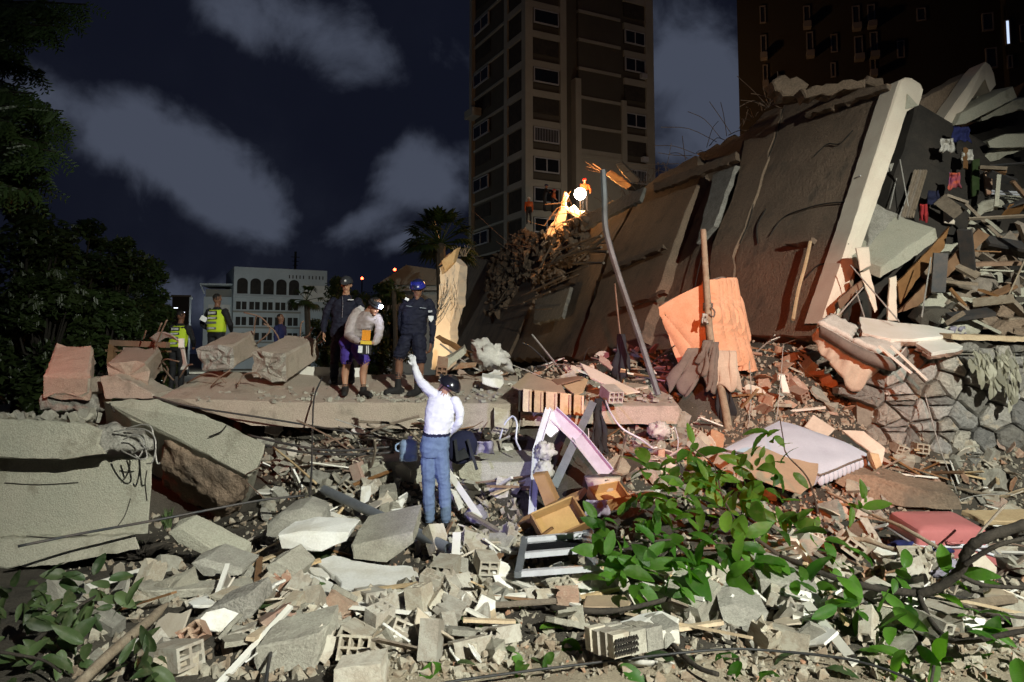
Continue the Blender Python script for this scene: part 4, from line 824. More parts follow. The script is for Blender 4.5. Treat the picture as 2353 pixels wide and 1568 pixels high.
# ================================================================== right-hand wreckage
def Q3(zx, zy): return 1966.9 + .305 * zx, 275.7 + .305 * zy
def Q4(zx, zy): return 1764.7 + .2579 * zx, 514.7 + .2579 * zy
prism_thing('tilted_slab', [(2022, 639, 13.0), (2024, 614, 13.0), (2090, 566, 13.2), (2150, 524, 13.4), (2156, 548, 13.4), (2090, 600, 13.2)], (-.35, .9, .42), 'stucco', 'tilted grey slab with coarse top caught behind the bright slab edge', 'slab', j=.012, seed=101)
prism_thing('rough_slab', [(1996, 575, 13.6), (2002, 460, 14.2), (2024, 474, 14.2), (2104, 511, 14.2), (2150, 524, 14.0), (2060, 590, 13.6)], (-.1, .3, -.1), 'rough', 'coarse broken concrete face above the tilted grey slab', 'slab', j=.03, seed=102)
for nm, pts, ext, mt, lb, ct in [
 ('broken_plank', [(1967, 570), (1997, 568), (2002, 611), (1976, 625), (1972, 600)], 12.9, 'cream', 'short pale plank stub beside the bright slab edge', 'plank'),
 ('broken_plank', [(1976, 628), (1998, 620), (2008, 660), (2017, 712), (2010, 720), (1995, 680)], 12.85, 'cream', 'pale splintered plank hanging point down', 'plank'),
 ('brown_board', [(2061, 720), (2250, 526), (2275, 541), (2170, 645), (2108, 706)], 12.9, 'wood', 'long brown board leaning across the wreckage', 'board'),
 ('brown_board', [(2061, 650), (2162, 545), (2182, 520), (2170, 570), (2110, 640), (2068, 700)], 13.1, 'wood', 'second brown board leaning behind the long one', 'board'),
 ('pale_post', [(2045, 640), (2060, 634), (2062, 738), (2039, 738)], 12.7, 'cream', 'upright pale post standing behind the white boards', 'post'),
 ('brown_board', [(1925, 690), (1995, 630), (2000, 640), (1930, 712)], 12.8, 'wood', 'short brown board in shadow beside the bright slab edge', 'board'),
 ('concrete_block', [(2230, 505), (2284, 530), (2300, 560), (2295, 592), (2232, 602), (2200, 590)], 14.2, 'stucco', 'upper grey concrete block at the edge of the wreckage', 'block'),
 ('concrete_block', [(2232, 636), (2290, 594), (2303, 606), (2305, 662), (2238, 670)], 13.8, 'stucco', 'lower grey concrete block at the edge of the wreckage', 'block'),
 ('concrete_block', [(2180, 640), (2226, 625), (2232, 672), (2186, 678)], 13.4, 'wall_brown', 'small brown block beside the lower grey block', 'block'),
 ('pink_board', [(2171, 460), (2196, 466), (2194, 516), (2170, 512)], 14.6, 'cream', 'small pinkish panel hanging inside the opened storeys', 'board'),
 ('green_board', [(2234, 368), (2252, 364), (2250, 448), (2234, 452)], 14.8, 'leaf_dull', 'narrow green panel hanging inside the opened storeys', 'board'),
 ('rusty_plate', [(2262, 395), (2280, 390), (2282, 445), (2268, 450)], 15.0, 'brick_red', 'rusty red plate hanging beside the green panel', 'plate'),
 ('pale_slab', [(2270, 325), (2310, 308), (2420, 306), (2420, 338), (2275, 340)], 15.0, 'stucco', 'pale horizontal slab remnant high at the photo edge', 'slab'),
 ('white_strip', [(1788, 863), (1803, 863), (1816, 904), (1798, 904)], 11.3, 'board_white', 'small white board standing below the orange rubble', 'board')]:
    d = ext; prism_thing(nm, [(u, v, d + (u - pts[0][0]) * .002) for u, v in pts], (.04, .12, .02), mt, lb, ct, j=.008 if 'block' not in nm else .02, seed=len(lb))
# white boards on top of the stone wall
def lowboard(name, pts, label, th=.05, d0=11.7, slope=-.018, mat='board_white', seed=1, under=True):
    """thin board lying nearly flat: depth grows as the photo row rises"""
    vm = max(v for u, v in pts); poly = [P(u, v, d0 - (v - vm) * -slope * 1.0 if False else d0 + (vm - v) * abs(slope)) for u, v in pts]
    e = empty(name, sum(poly, V()) / len(poly), label, 'board')
    MB().prism(poly, (0, .02, -th), .008, .1, .004, 0, seed).build('sheet', MT[mat], e)
    if under: MB().prism([p + V((0, .02, -th - .004)) for p in poly], (0, .03, -.06), .03, .06, .01, 0, seed + 1).build('torn_core', MT['brick_red'], e)
lowboard('white_board', [(1975, 728), (2069, 742), (2133, 748), (2193, 761), (2192, 770), (2146, 774), (2100, 779), (2048, 779), (1981, 765)], 'large white board with torn edge lying above the stone wall', seed=3, slope=-.02)
lowboard('white_board', [(2105, 788), (2151, 763), (2177, 766), (2190, 783), (2213, 796), (2203, 801), (2141, 811)], 'smaller pointed white board jutting over the stone wall', seed=4, d0=11.3)
prism_thing('long_board', [(2188, 768, 11.6), (2240, 770, 11.6), (2440, 778, 11.6), (2440, 790, 11.6), (2188, 781, 11.6)], (0, .35, .03), 'wood_pale', 'long horizontal board lying along the top of the stone wall', 'board', j=.008)
for a, b, lb in [((2020, 796, 11.2), (2095, 858, 10.9), 'shorter pale lath leaning over the stone wall'), ((2048, 795, 11.2), (2131, 874, 10.9), 'longer pale lath leaning over the stone wall')]:
    MB().bar(P(*a), P(*b), .05, .03).build('wooden_lath', MT['board_white'], None, lb, 'lath', 'laths over the stone wall')
for a, b, k in [((2139, 592, 12.6), (2118, 729, 12.0), 0), ((1954, 609, 12.9), (2066, 739, 12.1), 1), ((1984, 660, 12.6), (1924, 728, 12.6), 2), ((1967, 668, 12.7), (1986, 728, 12.2), 3), ((2068, 367, 14.4), (2087, 474, 14.0), 4), ((2100, 410, 14.6), (2064, 505, 14), 5), ((2060, 410, 14.6), (2044, 480, 14.2), 6)]:
    MB().tube([P(*a), P(*b)], .012, 6).build('thin_rod', MT['wire'], None, ['thin rod leaning upright by the brown boards', 'long thin rod crossing down in front of the bright slab edge', 'thin rod leaning toward the foot of the bright slab edge', 'short thin rod leaning beside the slab edge', 'cord hanging straight from the upper ledge', 'cord slanting down from the second slab edge', 'faint cord hanging beside the upper ledge'][k], 'rod')
# clothing, sacks and strips hanging in the open storeys
def rag(name, u, v, w, hh, d, mat, label, seed, cat='cloth', par=None):
    rg = random.Random(seed); rows = []
    for i in range(9):
        t = i / 8; row = []
        for k in range(13):
            s_ = k / 12; x = u + (s_ - .5) * w * (.8 + .2 * t) + w * .12 * noise.noise(V((t * 2.5, s_ * 2, seed))) ; y = v + t * hh * (.8 + .3 * noise.noise(V((s_ * 3.3, seed, 0)))) - (1 - t) * 3 * abs(s_ - .5)
            row.append(P(x, y, d + .10 * noise.noise(V((s_ * 4.5 + seed, t * 1.3, 0))) + .03 * math.sin(s_ * 13 + seed + t * 2) * (0.3 + t) + .03 * math.sin(t * 9 + seed)))
        rows.append(row)
    return MB().grid(rows, 0, .012).build(name, MT[mat], par, label, cat, smooth=True)
for nm, c1_, c2_ in (('cl_blue', (.02, .025, .12), (.015, .02, .07)), ('cl_red', (.35, .03, .03), (.25, .02, .03)), ('cl_white', (.55, .53, .48), (.42, .40, .36)), ('cl_black', (.02, .022, .026), (.035, .036, .04)), ('cl_grey', (.20, .165, .14), (.14, .115, .10)), ('cl_orange', (.74, .41, .26), (.66, .34, .20)), ('cl_navy', (.012, .014, .04), (.018, .02, .05)), ('cl_sand', (.56, .46, .36), (.46, .37, .29)), ('cl_lilac', (.34, .31, .38), (.25, .23, .29)), ('cl_multi', (.6, .12, .03), (.02, .03, .2))):
    MT[nm] = pm(nm.replace('cl_', '') + '_fabric', c1_, c2_, 4, .9, .35, 45, fine=.15, dist=.01)
rag('blue_bundle', 2208, 293, 46, 42, 14.6, 'cl_blue', 'dark blue bundle of cloth stuck below the diagonal beam', 3)
rag('pale_cloth', 2176, 320, 36, 38, 14.5, 'cl_white', 'pale cloth hanging beside the blue bundle', 4)
rag('striped_cloth', 2193, 398, 30, 44, 14.3, 'cl_multi', 'orange and blue cloth hanging in the open storey', 5)
rag('red_cloth', 2122, 470, 20, 48, 14.0, 'cl_red', 'red and white cloth hanging behind the door tracks', 6)
rag('pale_sheet', 2222, 345, 30, 30, 14.6, 'cl_white', 'folded pale sheet under the blue bundle', 7)
rag('dark_cloth', 2145, 440, 30, 40, 14.3, 'cl_navy', 'dark garment hanging in the open storey', 8)
rag('grey_bag', 2202, 752, 40, 26, 12.6, 'cl_lilac', 'grey plastic bag lying on the pile above the stone wall', 9, 'bag')
# splintered strips filling the open storeys (counted singly only where large)
rg = random.Random(44)
for k in range(44):
    u = rg.uniform(2150, 2400); v = rg.uniform(380, 760); d = 14.6 - (v - 380) * .006; l_ = rg.uniform(40, 130); a = rg.uniform(-.9, .6) if rg.random() < .7 else rg.uniform(1, 2)
    mt = rg.choice(['wood_grey', 'wood_grey', 'wall_brown', 'wood', 'bark_pale', 'metal_dk', 'wood_grey', 'stucco'])  # mostly dark materials, putting the dimness of this corner into colour
    MB().bar(P(u, v, d), P(u + l_ * math.cos(a), v - l_ * math.sin(a), d + rg.uniform(-.4, .3)), rg.uniform(.05, .26), rg.uniform(.02, .07), V((rg.uniform(-1, 1), rg.uniform(-1, 1), 1))).build('splintered_strip', MT[mt], None, 'splintered strip jammed in the wreckage of the opened storeys', 'strip', 'strips jammed in the opened storeys')
for k in range(46):
    u = rg.uniform(2130, 2400); v = rg.uniform(560, 765); d = 14.0 - (v - 560) * .007; w = rg.uniform(18, 70)
    pts = [(u + w * math.cos(q) * rg.uniform(.6, 1), v + w * .55 * math.sin(q) * rg.uniform(.6, 1), d + rg.uniform(-.1, .1)) for q in [0, .9, 1.9, 3, 4.1, 5.2]]
    prism_thing('rubble_lump', pts, (rg.uniform(-.1, .1), rg.uniform(.15, .4), rg.uniform(-.1, .1)), rg.choice(['wall_brown', 'rough', 'wall_brown', 'soil', 'wood_grey', 'stucco']), 'lump of masonry heaped above the stone wall', 'rubble lump', j=.02, seed=k, group='lumps heaped above the stone wall')  # dark picks again, shade of the heap put into its colours
for k in range(2): MB().tube([P(2278, 439 + k * 6, 14.8), P(2420, 447 + k * 5, 14.6)], .02, 6).build('pale_rod', MT['alu'], None, ('upper' if k == 0 else 'lower') + ' of two bright horizontal rods at the photo edge', 'rod')
# ---- draped bedding at the foot of the bright edge
bd = empty('draped_bedding', P(1970, 880, 11.6), 'pale bed sheet and quilt hanging over the debris like a hammock', 'bedding')
rim = [(1874, 752, 11.9), (1905, 769, 11.7), (1945, 793, 11.55), (1997, 817, 11.5), (2043, 828, 11.5), (2070, 803, 11.7)]
low = [(1870, 770, 11.9), (1890, 812, 11.7), (1925, 850, 11.6), (1968, 902, 11.55), (2020, 850, 11.6), (2066, 815, 11.75)]
rows = []
for i in range(12):
    t = i / 11; row = []
    A_ = crom([P(*p) for p in rim], 6); B_ = crom([P(*p) for p in low], 6)
    for k, (a, b) in enumerate(zip(A_, B_)):
        q = a.lerp(b, t); q.y += -.05 * math.sin(math.pi * t) + .11 * abs(math.sin(k * .62 + t * .9)) * min(1, t * 1.6) + .03 * math.sin(k * 2.3 - t * 3); row.append(q)
    rows.append(row)
MB().grid(rows, 0, .015).build('sheet', MT['cl_sand'], bd, smooth=True)
rb = crom([P(*p) for p in rim], 6); MB().grid([[p + V((0, -.16, .03)) for p in rb], [p + V((0, -.19, -.06)) for p in rb], [p + V((0, -.15, -.15)) for p in rb]], 0, .02).build('mattress_side', MT['cl_grey'], bd, smooth=True)
MB().tube([p + V((0, -.16, .03)) for p in rb], .015, 6).build('piping', MT['cl_white'], bd, smooth=True)
def quilt(par, quad, th=.10, n=14, m=8, mat='plaster', amp=.022, fq=3.0):
    a, b, c, d = [P(*p) for p in quad]; rows = []; nn = (b - a).cross(d - a).normalized()
    if nn.dot(V((0, -1, .5))) < 0: nn = -nn
    for i in range(m + 1):
        t = i / m; row = []
        for k in range(n + 1):
            s_ = k / n; p = a.lerp(b, s_).lerp(d.lerp(c, s_), t); row.append(p + nn * (amp * (abs(math.sin(math.pi * fq * (s_ + t))) + abs(math.sin(math.pi * fq * (s_ - t))) - 1)))
        rows.append(row)
    g = MB().grid(rows, 0, th); return g.build('quilt', MT[mat], par, smooth=True)
MT['quilt'] = pm('white_quilt', (.62, .60, .55), (.52, .49, .44), 4, .9, .3, 60)
quilt(bd, [(1878, 750, 11.75), (1905, 732, 12.1), (1962, 762, 12.0), (1950, 786, 11.6)], mat='quilt')
quilt(bd, [(1956, 790, 11.6), (1985, 788, 11.9), (2072, 800, 11.8), (2044, 830, 11.45)], mat='quilt')
# ================================================================== stone wall
sw = empty('stone_wall', P(2250, 1150, 11.7), 'rubble stone retaining wall of irregular blocks', 'wall')
WX0, WX1, WY = 5.35, 9.6, 11.75
MB().box(((WX0 + WX1) / 2, WY + .45, 1.0), (WX1 - WX0, .6, 2.5)).build('mortar_core', MT['mortar'], sw)
def stones():
    rg = random.Random(12); pts = []; z = -.2
    while z < 2.3:
        hh = rg.uniform(.18, .46); x = WX0 - .1 + rg.uniform(-.2, 0)
        while x < WX1 + .1:
            w = rg.uniform(.2, .66); pts.append((x + w / 2 + rg.uniform(-.05, .05), z + hh / 2 + rg.uniform(-.08, .08)))
            if rg.random() < .4: pts += [(x + w * .95, z + hh * (.8 + .17 * q)) for q in range(rg.choice((1, 2, 3)))]
            x += w
        z += hh
    for i, (px, pz) in enumerate(pts):
        poly = [V((px - .45, pz - .4)), V((px + .45, pz - .4)), V((px + .45, pz + .4)), V((px - .45, pz + .4))]
        for j, (qx, qz) in enumerate(pts):
            if i == j or abs(qx - px) > 1 or abs(qz - pz) > .9: continue
            m_ = V(((px + qx) / 2, (pz + qz) / 2)); d = V((qx - px, qz - pz)); o = []
            for a, b in zip(poly, poly[1:] + poly[:1]):
                fa, fb = (a - m_).dot(d), (b - m_).dot(d)
                if fa <= 0: o.append(a)
                if fa * fb < 0: o.append(a + (b - a) * (fa / (fa - fb)))
            poly = o
            if len(poly) < 3: break
        if len(poly) < 3 or px < WX0 or px > WX1 or pz < -.15 or pz > 2.22: continue
        c = sum(poly, V((0, 0))) / len(poly); off = rg.uniform(-.04, .05); ring = []
        for a, b in zip(poly, poly[1:] + poly[:1]):
            n = max(1, int((b - a).length / .09))
            for q in range(n):
                p = a + (b - a) * (q / n); p = p + (c - p).normalized() * rg.uniform(.008, .022); ring.append(p)
        k = len(ring); vs = []; fs = []
        for s_, yy, jt in ((1.0, .2, 0), (.985, -.01, .006), (.86, -.05, .012), (.5, -.065, .02)):
            for p in ring: q = c + (p - c) * s_; vs.append((q.x, WY + .15 + yy - .1 - off + rg.uniform(-jt, jt), q.y))
        vs.append((c.x, WY + .15 - .168 - off, c.y))
        for r_ in range(3):
            for q in range(k): fs.append((r_ * k + q, r_ * k + (q + 1) % k, (r_ + 1) * k + (q + 1) % k, (r_ + 1) * k + q))
        for q in range(k): fs.append((3 * k + q, 3 * k + (q + 1) % k, 4 * k))
        MB().add(vs, fs).build('stone', MT['stone'], sw)
stones()
MB().tube([V((8.36, 11.55, 1.13)), V((8.36, 11.95, 1.13))], .045, 12, cap=False).build('drain_pipe', MT['metal'], sw)
thing_tubes('hanging_rope', 'thin rope hanging diagonally down the stone wall', 'rope', [[(2300 - 175, 905, 11.5), (2140, 960, 11.45), (2160, 1030, 11.4), (2200, 1135, 11.3)]], .008, 'wire')
# ================================================================== mid-ground things
def Qm(zx, zy): return 1084.6 + .1524 * zx, 790.4 + .1524 * zy
# ---- bent metal pole
MT['pole_grey'] = pm('painted_pole', (.17, .18, .19), (.11, .11, .11), 4, .6, .2, 60, metal=.2, fine=.2)
pts = [(1386, 392, 11.9), (1389, 455, 11.8), (1391, 520, 11.7), (1404, 575, 11.6), (1424, 640, 11.5), (1446, 705, 11.4), (1468, 770, 11.3), (1490, 838, 11.2), (1513, 908, 11.1)]
MB().tube(crom([P(*p) for p in pts], 5), .047, 6).build('bent_pole', MT['pole_grey'], None, 'tall bent grey metal pole leaning over the slab', 'pole')
# ---- folded orange mattress on a post
om = empty('folded_mattress', P(1630, 860, 11.8), 'orange mattress folded over a wooden post', 'mattress')
def surf(net, n=7):
    R1 = [crom([P(*p) for p in r_], n) for r_ in net]; return [list(c) for c in zip(*[crom([r_[k] for r_ in R1], n) for k in range(len(R1[0]))])]
def half(c4, nu, nv, fold, name):
    a, b, c, d = [P(*p) for p in c4]; rows = []
    for i in range(nv + 1):
        t = i / nv; row = []
        for k in range(nu + 1):
            s_ = k / nu; p = a.lerp(b, s_).lerp(d.lerp(c, s_), t); p.y += fold(s_, t); row.append(p)
        rows.append(row)
    o = MB().grid(rows, 0, .15).build(name, MT['cl_orange'], om, smooth=True); auto_smooth(o, 50); return rows
def fold_l(s_, t):
    r = math.hypot(s_ - 0.0, (t - .05) * 1.2); w = max(0, 1 - abs(math.atan2(t, s_ + .02) - 1.15) * 2.2)
    q = math.hypot(1 - s_, 1 - t); return -.05 * math.sin(math.pi * s_) * math.sin(math.pi * t) + .022 * math.sin(math.atan2(t + .02, s_ + .02) * 19) * w * min(1, r * 2) + .02 * math.sin(math.atan2(1.05 - t, 1.05 - s_) * 15) * max(0, 1 - q * 1.3)
def fold_r(s_, t):
    g = .35 + .65 * math.sin(math.pi * min(1, max(0, t))) ** .6; x = s_ + .06 * math.sin(t * 3.2)
    return (.05 * math.sin(x * 40 + 1.5 * math.sin(t * 4)) + .02 * math.sin(x * 17 + 2 + t * 2)) * g * (1 if s_ < .9 else .5) - .04 * math.sin(math.pi * s_)
half([(1514, 706, 12.0), (1624, 652, 11.80), (1640, 806, 11.80), (1567, 843, 12.0)], 44, 26, fold_l, 'mattress')
rows = half([(1624, 652, 11.80), (1676, 645, 12.2), (1722, 858, 12.2), (1640, 806, 11.80)], 64, 26, fold_r, 'mattress_fold')
rows = [[P(1514, 703, 11.96), P(1570, 677, 11.86), P(1624, 650, 11.76), P(1650, 640, 11.84), P(1664, 639, 11.95), P(1678, 648, 12.05)]]
MB().tube(crom([p for p in rows[0]], 2), .018, 6).build('edge_piping', MT['cl_grey'], om, smooth=True)
po = MB().tube(crom([P(1616, 528, 11.62), P(1620, 600, 11.58), P(1626, 690, 11.5), P(1633, 780, 11.45), P(1652, 870, 11.45), P(1668, 950, 11.4), P(1676, 1000, 11.3)], 5), [.045 + .0006 * k for k in range(31)], 10).build('wooden_post', MT['bark_pale'], None, 'weathered wooden post holding up the orange mattress', 'post', smooth=True)
# knotted tie on the post
tie = empty('cloth_tie', P(1628, 705, 11.4), 'knotted cloth tie wrapped round the wooden post', 'tie')
m = MB()
for k in range(3): m.tube([P(1627, 699 + k * 5, 11.52) + V((.065 * math.cos(a), .065 * math.sin(a), .008 * math.sin(3 * a + k))) for a in [i * .45 for i in range(15)]], .013, 5)
m.build('band', MT['cl_grey'], tie, smooth=True)
MB().tube(crom([P(1634, 706, 11.4), P(1642, 716, 11.38), P(1640, 728, 11.4), P(1630, 722, 11.4)], 4), .014, 6).build('loop', MT['cl_grey'], tie, smooth=True)
rag('tail', 1619, 722, 14, 26, 11.4, 'cl_white', None, 3, None, tie)
# drapes below the mattress
def drape(name, top, w0, bottom, d, folds, mat, label, seed, par=None, amp=.07, cat='cloth'):
    rg = random.Random(seed); B = crom([P(*p) for p in bottom], 10); n = len(B); c = P(*top); rows = []
    for i in range(16):
        t = i / 15; row = []
        for k, b in enumerate(B):
            s_ = k / (n - 1); a = c + V(((s_ - .5) * w0, 0, 0)); tt = t ** .9 * (1 + .22 * noise.noise(V((s_ * 5.5, seed * 3.3, 0)))); p = a.lerp(b, tt)
            p.y -= amp * (.6 * math.sin(s_ * math.pi * folds + seed) + .7 * noise.noise(V((s_ * folds * 1.7 + seed, t * 1.1, seed)))) * (.25 + .75 * t) + .03 * math.sin(math.pi * t); p.x += .05 * noise.noise(V((t * 2.2, s_ * 1.5, seed)))
            p.x += .02 * math.sin(s_ * 23 + t * 5); row.append(p)
        rows.append(row)
    return MB().grid(rows, 0, .014).build(name, MT[mat], par, label, cat, smooth=True)
dr = empty('grey_drape', P(1630, 900, 11.4), 'torn greyish brown cloth draped below the orange mattress', 'cloth')
drape('left_fall', (1606, 800, 11.46), .34, [(1530, 872, 11.62), (1540, 906, 11.55), (1556, 880, 11.5), (1572, 912, 11.5), (1596, 876, 11.45)], 11.4, 2.6, 'cl_grey', None, 1, dr, .09, cat=None)
drape('middle_fall', (1626, 782, 11.36), .10, [(1596, 838, 11.40), (1606, 868, 11.34), (1622, 858, 11.34)], 11.4, 1.6, 'cl_grey', None, 2, dr, .05, cat=None)
drape('right_fall', (1664, 806, 11.42), .36, [(1640, 892, 11.42), (1656, 886, 11.36), (1676, 900, 11.40), (1692, 892, 11.4), (1704, 906, 11.46)], 11.4, 2.2, 'cl_sand', None, 3, dr, .05, cat=None)
drape('inner_fall', (1640, 786, 11.38), .12, [(1618, 876, 11.44), (1634, 900, 11.42), (1648, 884, 11.42)], 11.4, 2, 'cl_grey', None, 5, dr, .05, cat=None)
drape('dark_flap', (1660, 885, 11.46), .20, [(1648, 985, 11.5), (1665, 995, 11.45), (1690, 960, 11.45)], 11.4, 3, 'cl_black', None, 4, dr, cat=None)
# black cloth on thin rod
bc = empty('black_cloth', P(1425, 870, 11.9), 'black cloth hanging furled from a thin upright rod', 'cloth')
MB().tube([P(1413, 652, 12.2), P(1419, 715, 12.1), P(1426, 775, 12.0)], .013, 6).build('rod', MT['rebar'], bc)
drape('cloth', (1427, 768, 11.95), .06, [(1408, 860, 11.95), (1420, 884, 11.9), (1434, 862, 11.9), (1450, 850, 11.95)], 12, 4, 'cl_black', None, 6, bc, .06, cat=None)
# ---- louvred tan panel and sheets above it
lpn = empty('slotted_cabinet', P(1270, 955, 10.7), 'tan cabinet front with dark vertical slots hanging over the slab edge', 'cabinet')
def tan(u, v, off=0): return P(u, v, 10.62 + off)
edges = [1192, 1222, 1249, 1281, 1313, 1342]
MB().prism([tan(1192, 897, .09), tan(1222, 896, .09), tan(1348, 910, .09), tan(1334, 956, .09), tan(1190, 946, .09)], (0, .05, 0), 0, 1, .004).build('back_panel', MT['dark'], lpn)
for k in range(5):
    a, b = edges[k], edges[k + 1]; gap = 6 if k else 10; top = lambda u: 896 + (u - 1222) * .11; bot = lambda u: 945 + (u - 1190) * .075
    MB().prism([tan(a + gap, top(a + gap)), tan(b, top(b)), tan(b - 1, bot(b)), tan(a + gap - 1, bot(a + gap))], (0, .05, 0), .002, .1, .004, 0, k).build('slat', MT['wood_pale'], lpn)
    MB().prism([tan(b - 5, top(b) + 2, -.03), tan(b, top(b) + 2, -.03), tan(b - 1, bot(b) - 2, -.03), tan(b - 6, bot(b) - 2, -.03)], (0, .03, 0), 0, 1, .003).build('lip', MT['wood_pale'], lpn)
def sheet(name, pts, d0, k, mat, label, th=.02, cat='sheet', j=.006, seed=1):
    vm = max(v for u, v in pts); poly = [P(u, v, d0 + (vm - v) * k) for u, v in pts]
    return MB().prism(poly, (0, .01, -th), j, .1, .003, 0, seed).build(name, MT[mat], None, label, cat)
MT['card'] = pm('cardboard', (.42, .31, .21), (.35, .26, .18), 3, .9, .2, 40, fine=.12)
MT['ply'] = pm('plywood', (.56, .42, .25), (.48, .35, .2), 4, .7, .2, 40, fine=.15)
sheet('cardboard_sheet', [(1176, 888), (1214, 856), (1252, 871), (1289, 882), (1300, 903), (1194, 896)], 10.62, .016, 'card', 'flat tan cardboard sheet lying on the slotted cabinet')
sheet('plywood_sheet', [(1290, 882), (1336, 865), (1352, 872), (1340, 900), (1322, 908)], 10.66, .016, 'ply', 'torn yellowish plywood sheet beside the cardboard', seed=3)
sheet('plywood_sheet', [(1334, 834), (1372, 850), (1424, 878), (1470, 900), (1440, 905), (1356, 868)], 10.95, .013, 'cream', 'pale pointed sheet slanting down behind the hollow block', seed=4)
sheet('brown_sheet', [(1268, 872), (1330, 864), (1342, 868), (1282, 884)], 10.9, .013, 'wood', 'small reddish brown sheet on top of the cardboard', seed=5)
sheet('orange_sheet', [(1380, 815), (1412, 838), (1404, 850), (1376, 828)], 11.8, .012, 'brick_red', 'orange triangular sheet standing beside the black cloth', seed=6)
# slender white aluminium frame, bent in two
af = empty('bent_aluminium_frame', P(1300, 1150, 9.4), 'bent white aluminium channel frame standing in the rubble', 'frame')
def channel(pts, w, dep, par, name):
    for (a, b) in zip(pts, pts[1:]):
        A, B = P(*a), P(*b); t = (B - A).normalized(); s_ = t.cross(V((0, -1, 0))).normalized(); f = s_.cross(t).normalized()
        if f.y > 0: f = -f
        m = MB(); m.bar(A, B, w, .012, f); m.bar(A + s_ * (w / 2 + .006) + f * dep / 2, B + s_ * (w / 2 + .006) + f * dep / 2, .012, dep, f); m.bar(A - s_ * (w / 2 + .006) + f * dep / 2, B - s_ * (w / 2 + .006) + f * dep / 2, .012, dep, f)
        m.build(name, MT['alu'], par)
channel([(1270, 948, 9.9), (1330, 1005, 9.7), (1398, 1090, 9.3)], .16, .05, af, 'wide_channel')
channel([(1260, 942, 9.9), (1232, 1035, 9.6), (1222, 1190, 8.9)], .07, .04, af, 'narrow_channel')
MB().prism([P(1262, 936, 9.9), P(1246, 990, 9.75), P(1264, 1005, 9.75), P(1290, 985, 9.8), P(1278, 955, 9.88)], (.02, .03, 0), .006, .08, .004, 0, 5).build('bent_plate', MT['alu'], af)
MB().bar(P(1362, 926, 10.2), P(1272, 1120, 9.2), .1, .05, (0, -1, .3)).build('grey_post', MT['metal'], None, 'dark grey metal post slanting behind the aluminium frame', 'post')
drape('grey_cloth', (1375, 916, 10.45), .08, [(1362, 1030, 10.3), (1378, 1045, 10.25), (1394, 1032, 10.3)], 10.4, 4, 'cl_black', 'dark grey cloth hanging from the slab edge', 8)
thing_tubes('white_cable', 'pale cable looping down over the slab end', 'cable', [[(1391, 920, 10.6), (1404, 950, 10.4), (1430, 985, 10.3), (1470, 1008, 10.3), (1500, 1030, 10.2)]], .014, 'alu')
thing_tubes('white_cable', 'pale cable arching above the lilac cloth pile', 'cable', [[(1148, 1010, 9.9), (1160, 975, 9.9), (1178, 957, 9.9), (1188, 975, 9.85), (1186, 1010, 9.8), (1196, 1035, 9.7)]], .014, 'alu')
thing_tubes('thin_wire', 'thin wire hanging beside the dark post', 'wire', [[(1352, 985, 10), (1354, 1030, 9.9), (1356, 1060, 9.9)]], .007, 'alu')
thing_tubes('thin_wire', 'thin wire hanging in the dark hole below the slab end', 'wire', [[(1550, 980, 10.4), (1558, 1010, 10.3), (1556, 1045, 10.3)]], .007, 'alu')
thing_tubes('thin_wire', 'pair of pale wires hanging beside the orange rubble', 'wire', [[(1800, 790, 11.5), (1794, 870, 11.2), (1786, 950, 11), (1778, 985, 10.8)], [(1722, 830, 11.7), (1726, 900, 11.5), (1722, 960, 11.3), (1718, 985, 11.2)]], .007, 'wire')
# pillow, jar, tub
def lumpy(name, u, v, d, rx, ry, rz, mat, label, cat, seed=1, amp=.12, rot=None):
    m = MB(); c = P(u, v, d); m.ell((0, 0, 0), rx, ry, rz, rot, 30, 20)
    for p in m.v: q = p.normalized(); k = 1 + 1.6 * amp * noise.noise(q * 1.7 + V((seed, 0, 0))) + 2.2 * amp * (.25 - abs(noise.noise(q * 3.1 + V((0, seed, 0))))) + amp * .7 * noise.noise(q * 7 + V((0, seed, 0))); p *= k
    m.v = [p + c for p in m.v]; return m.build(name, MT[mat], None, label, cat, smooth=True)
lumpy('white_pillow', 1254, 1038, 9.5, .11, .1, .12, 'cl_white', 'small white pillow lying in the aluminium frame', 'pillow', 2, .25)
lumpy('white_sack', 1252, 1083, 9.35, .11, .1, .12, 'cl_white', 'white plastic sack below the small pillow', 'sack', 5, .2)
lumpy('plastic_bag', 1516, 990, 10.6, .13, .12, .11, 'cl_white', 'crumpled clear plastic bag under the slab end', 'bag', 7, .3)
lumpy('torn_sack', 1128, 818, 12.4, .34, .24, .19, 'quilt', 'torn pale insulation sack behind the man in white', 'sack', 9, .34, Euler((0, .5, 0)).to_matrix())
# basin
bs = MB(); c = P(1385, 1110, 9.0); bs.tube([c + V((0, 0, -.1)), c + V((0, 0, -.06)), c + V((0, 0, .05)), c + V((0, 0, .07)), c + V((0, 0, .04)), c + V((0, 0, -.05))], [.14, .17, .21, .215, .195, .13], 22); 
bs.build('plastic_basin', MT['tile'], None, 'beige plastic basin half buried behind the drawers', 'basin', smooth=True)
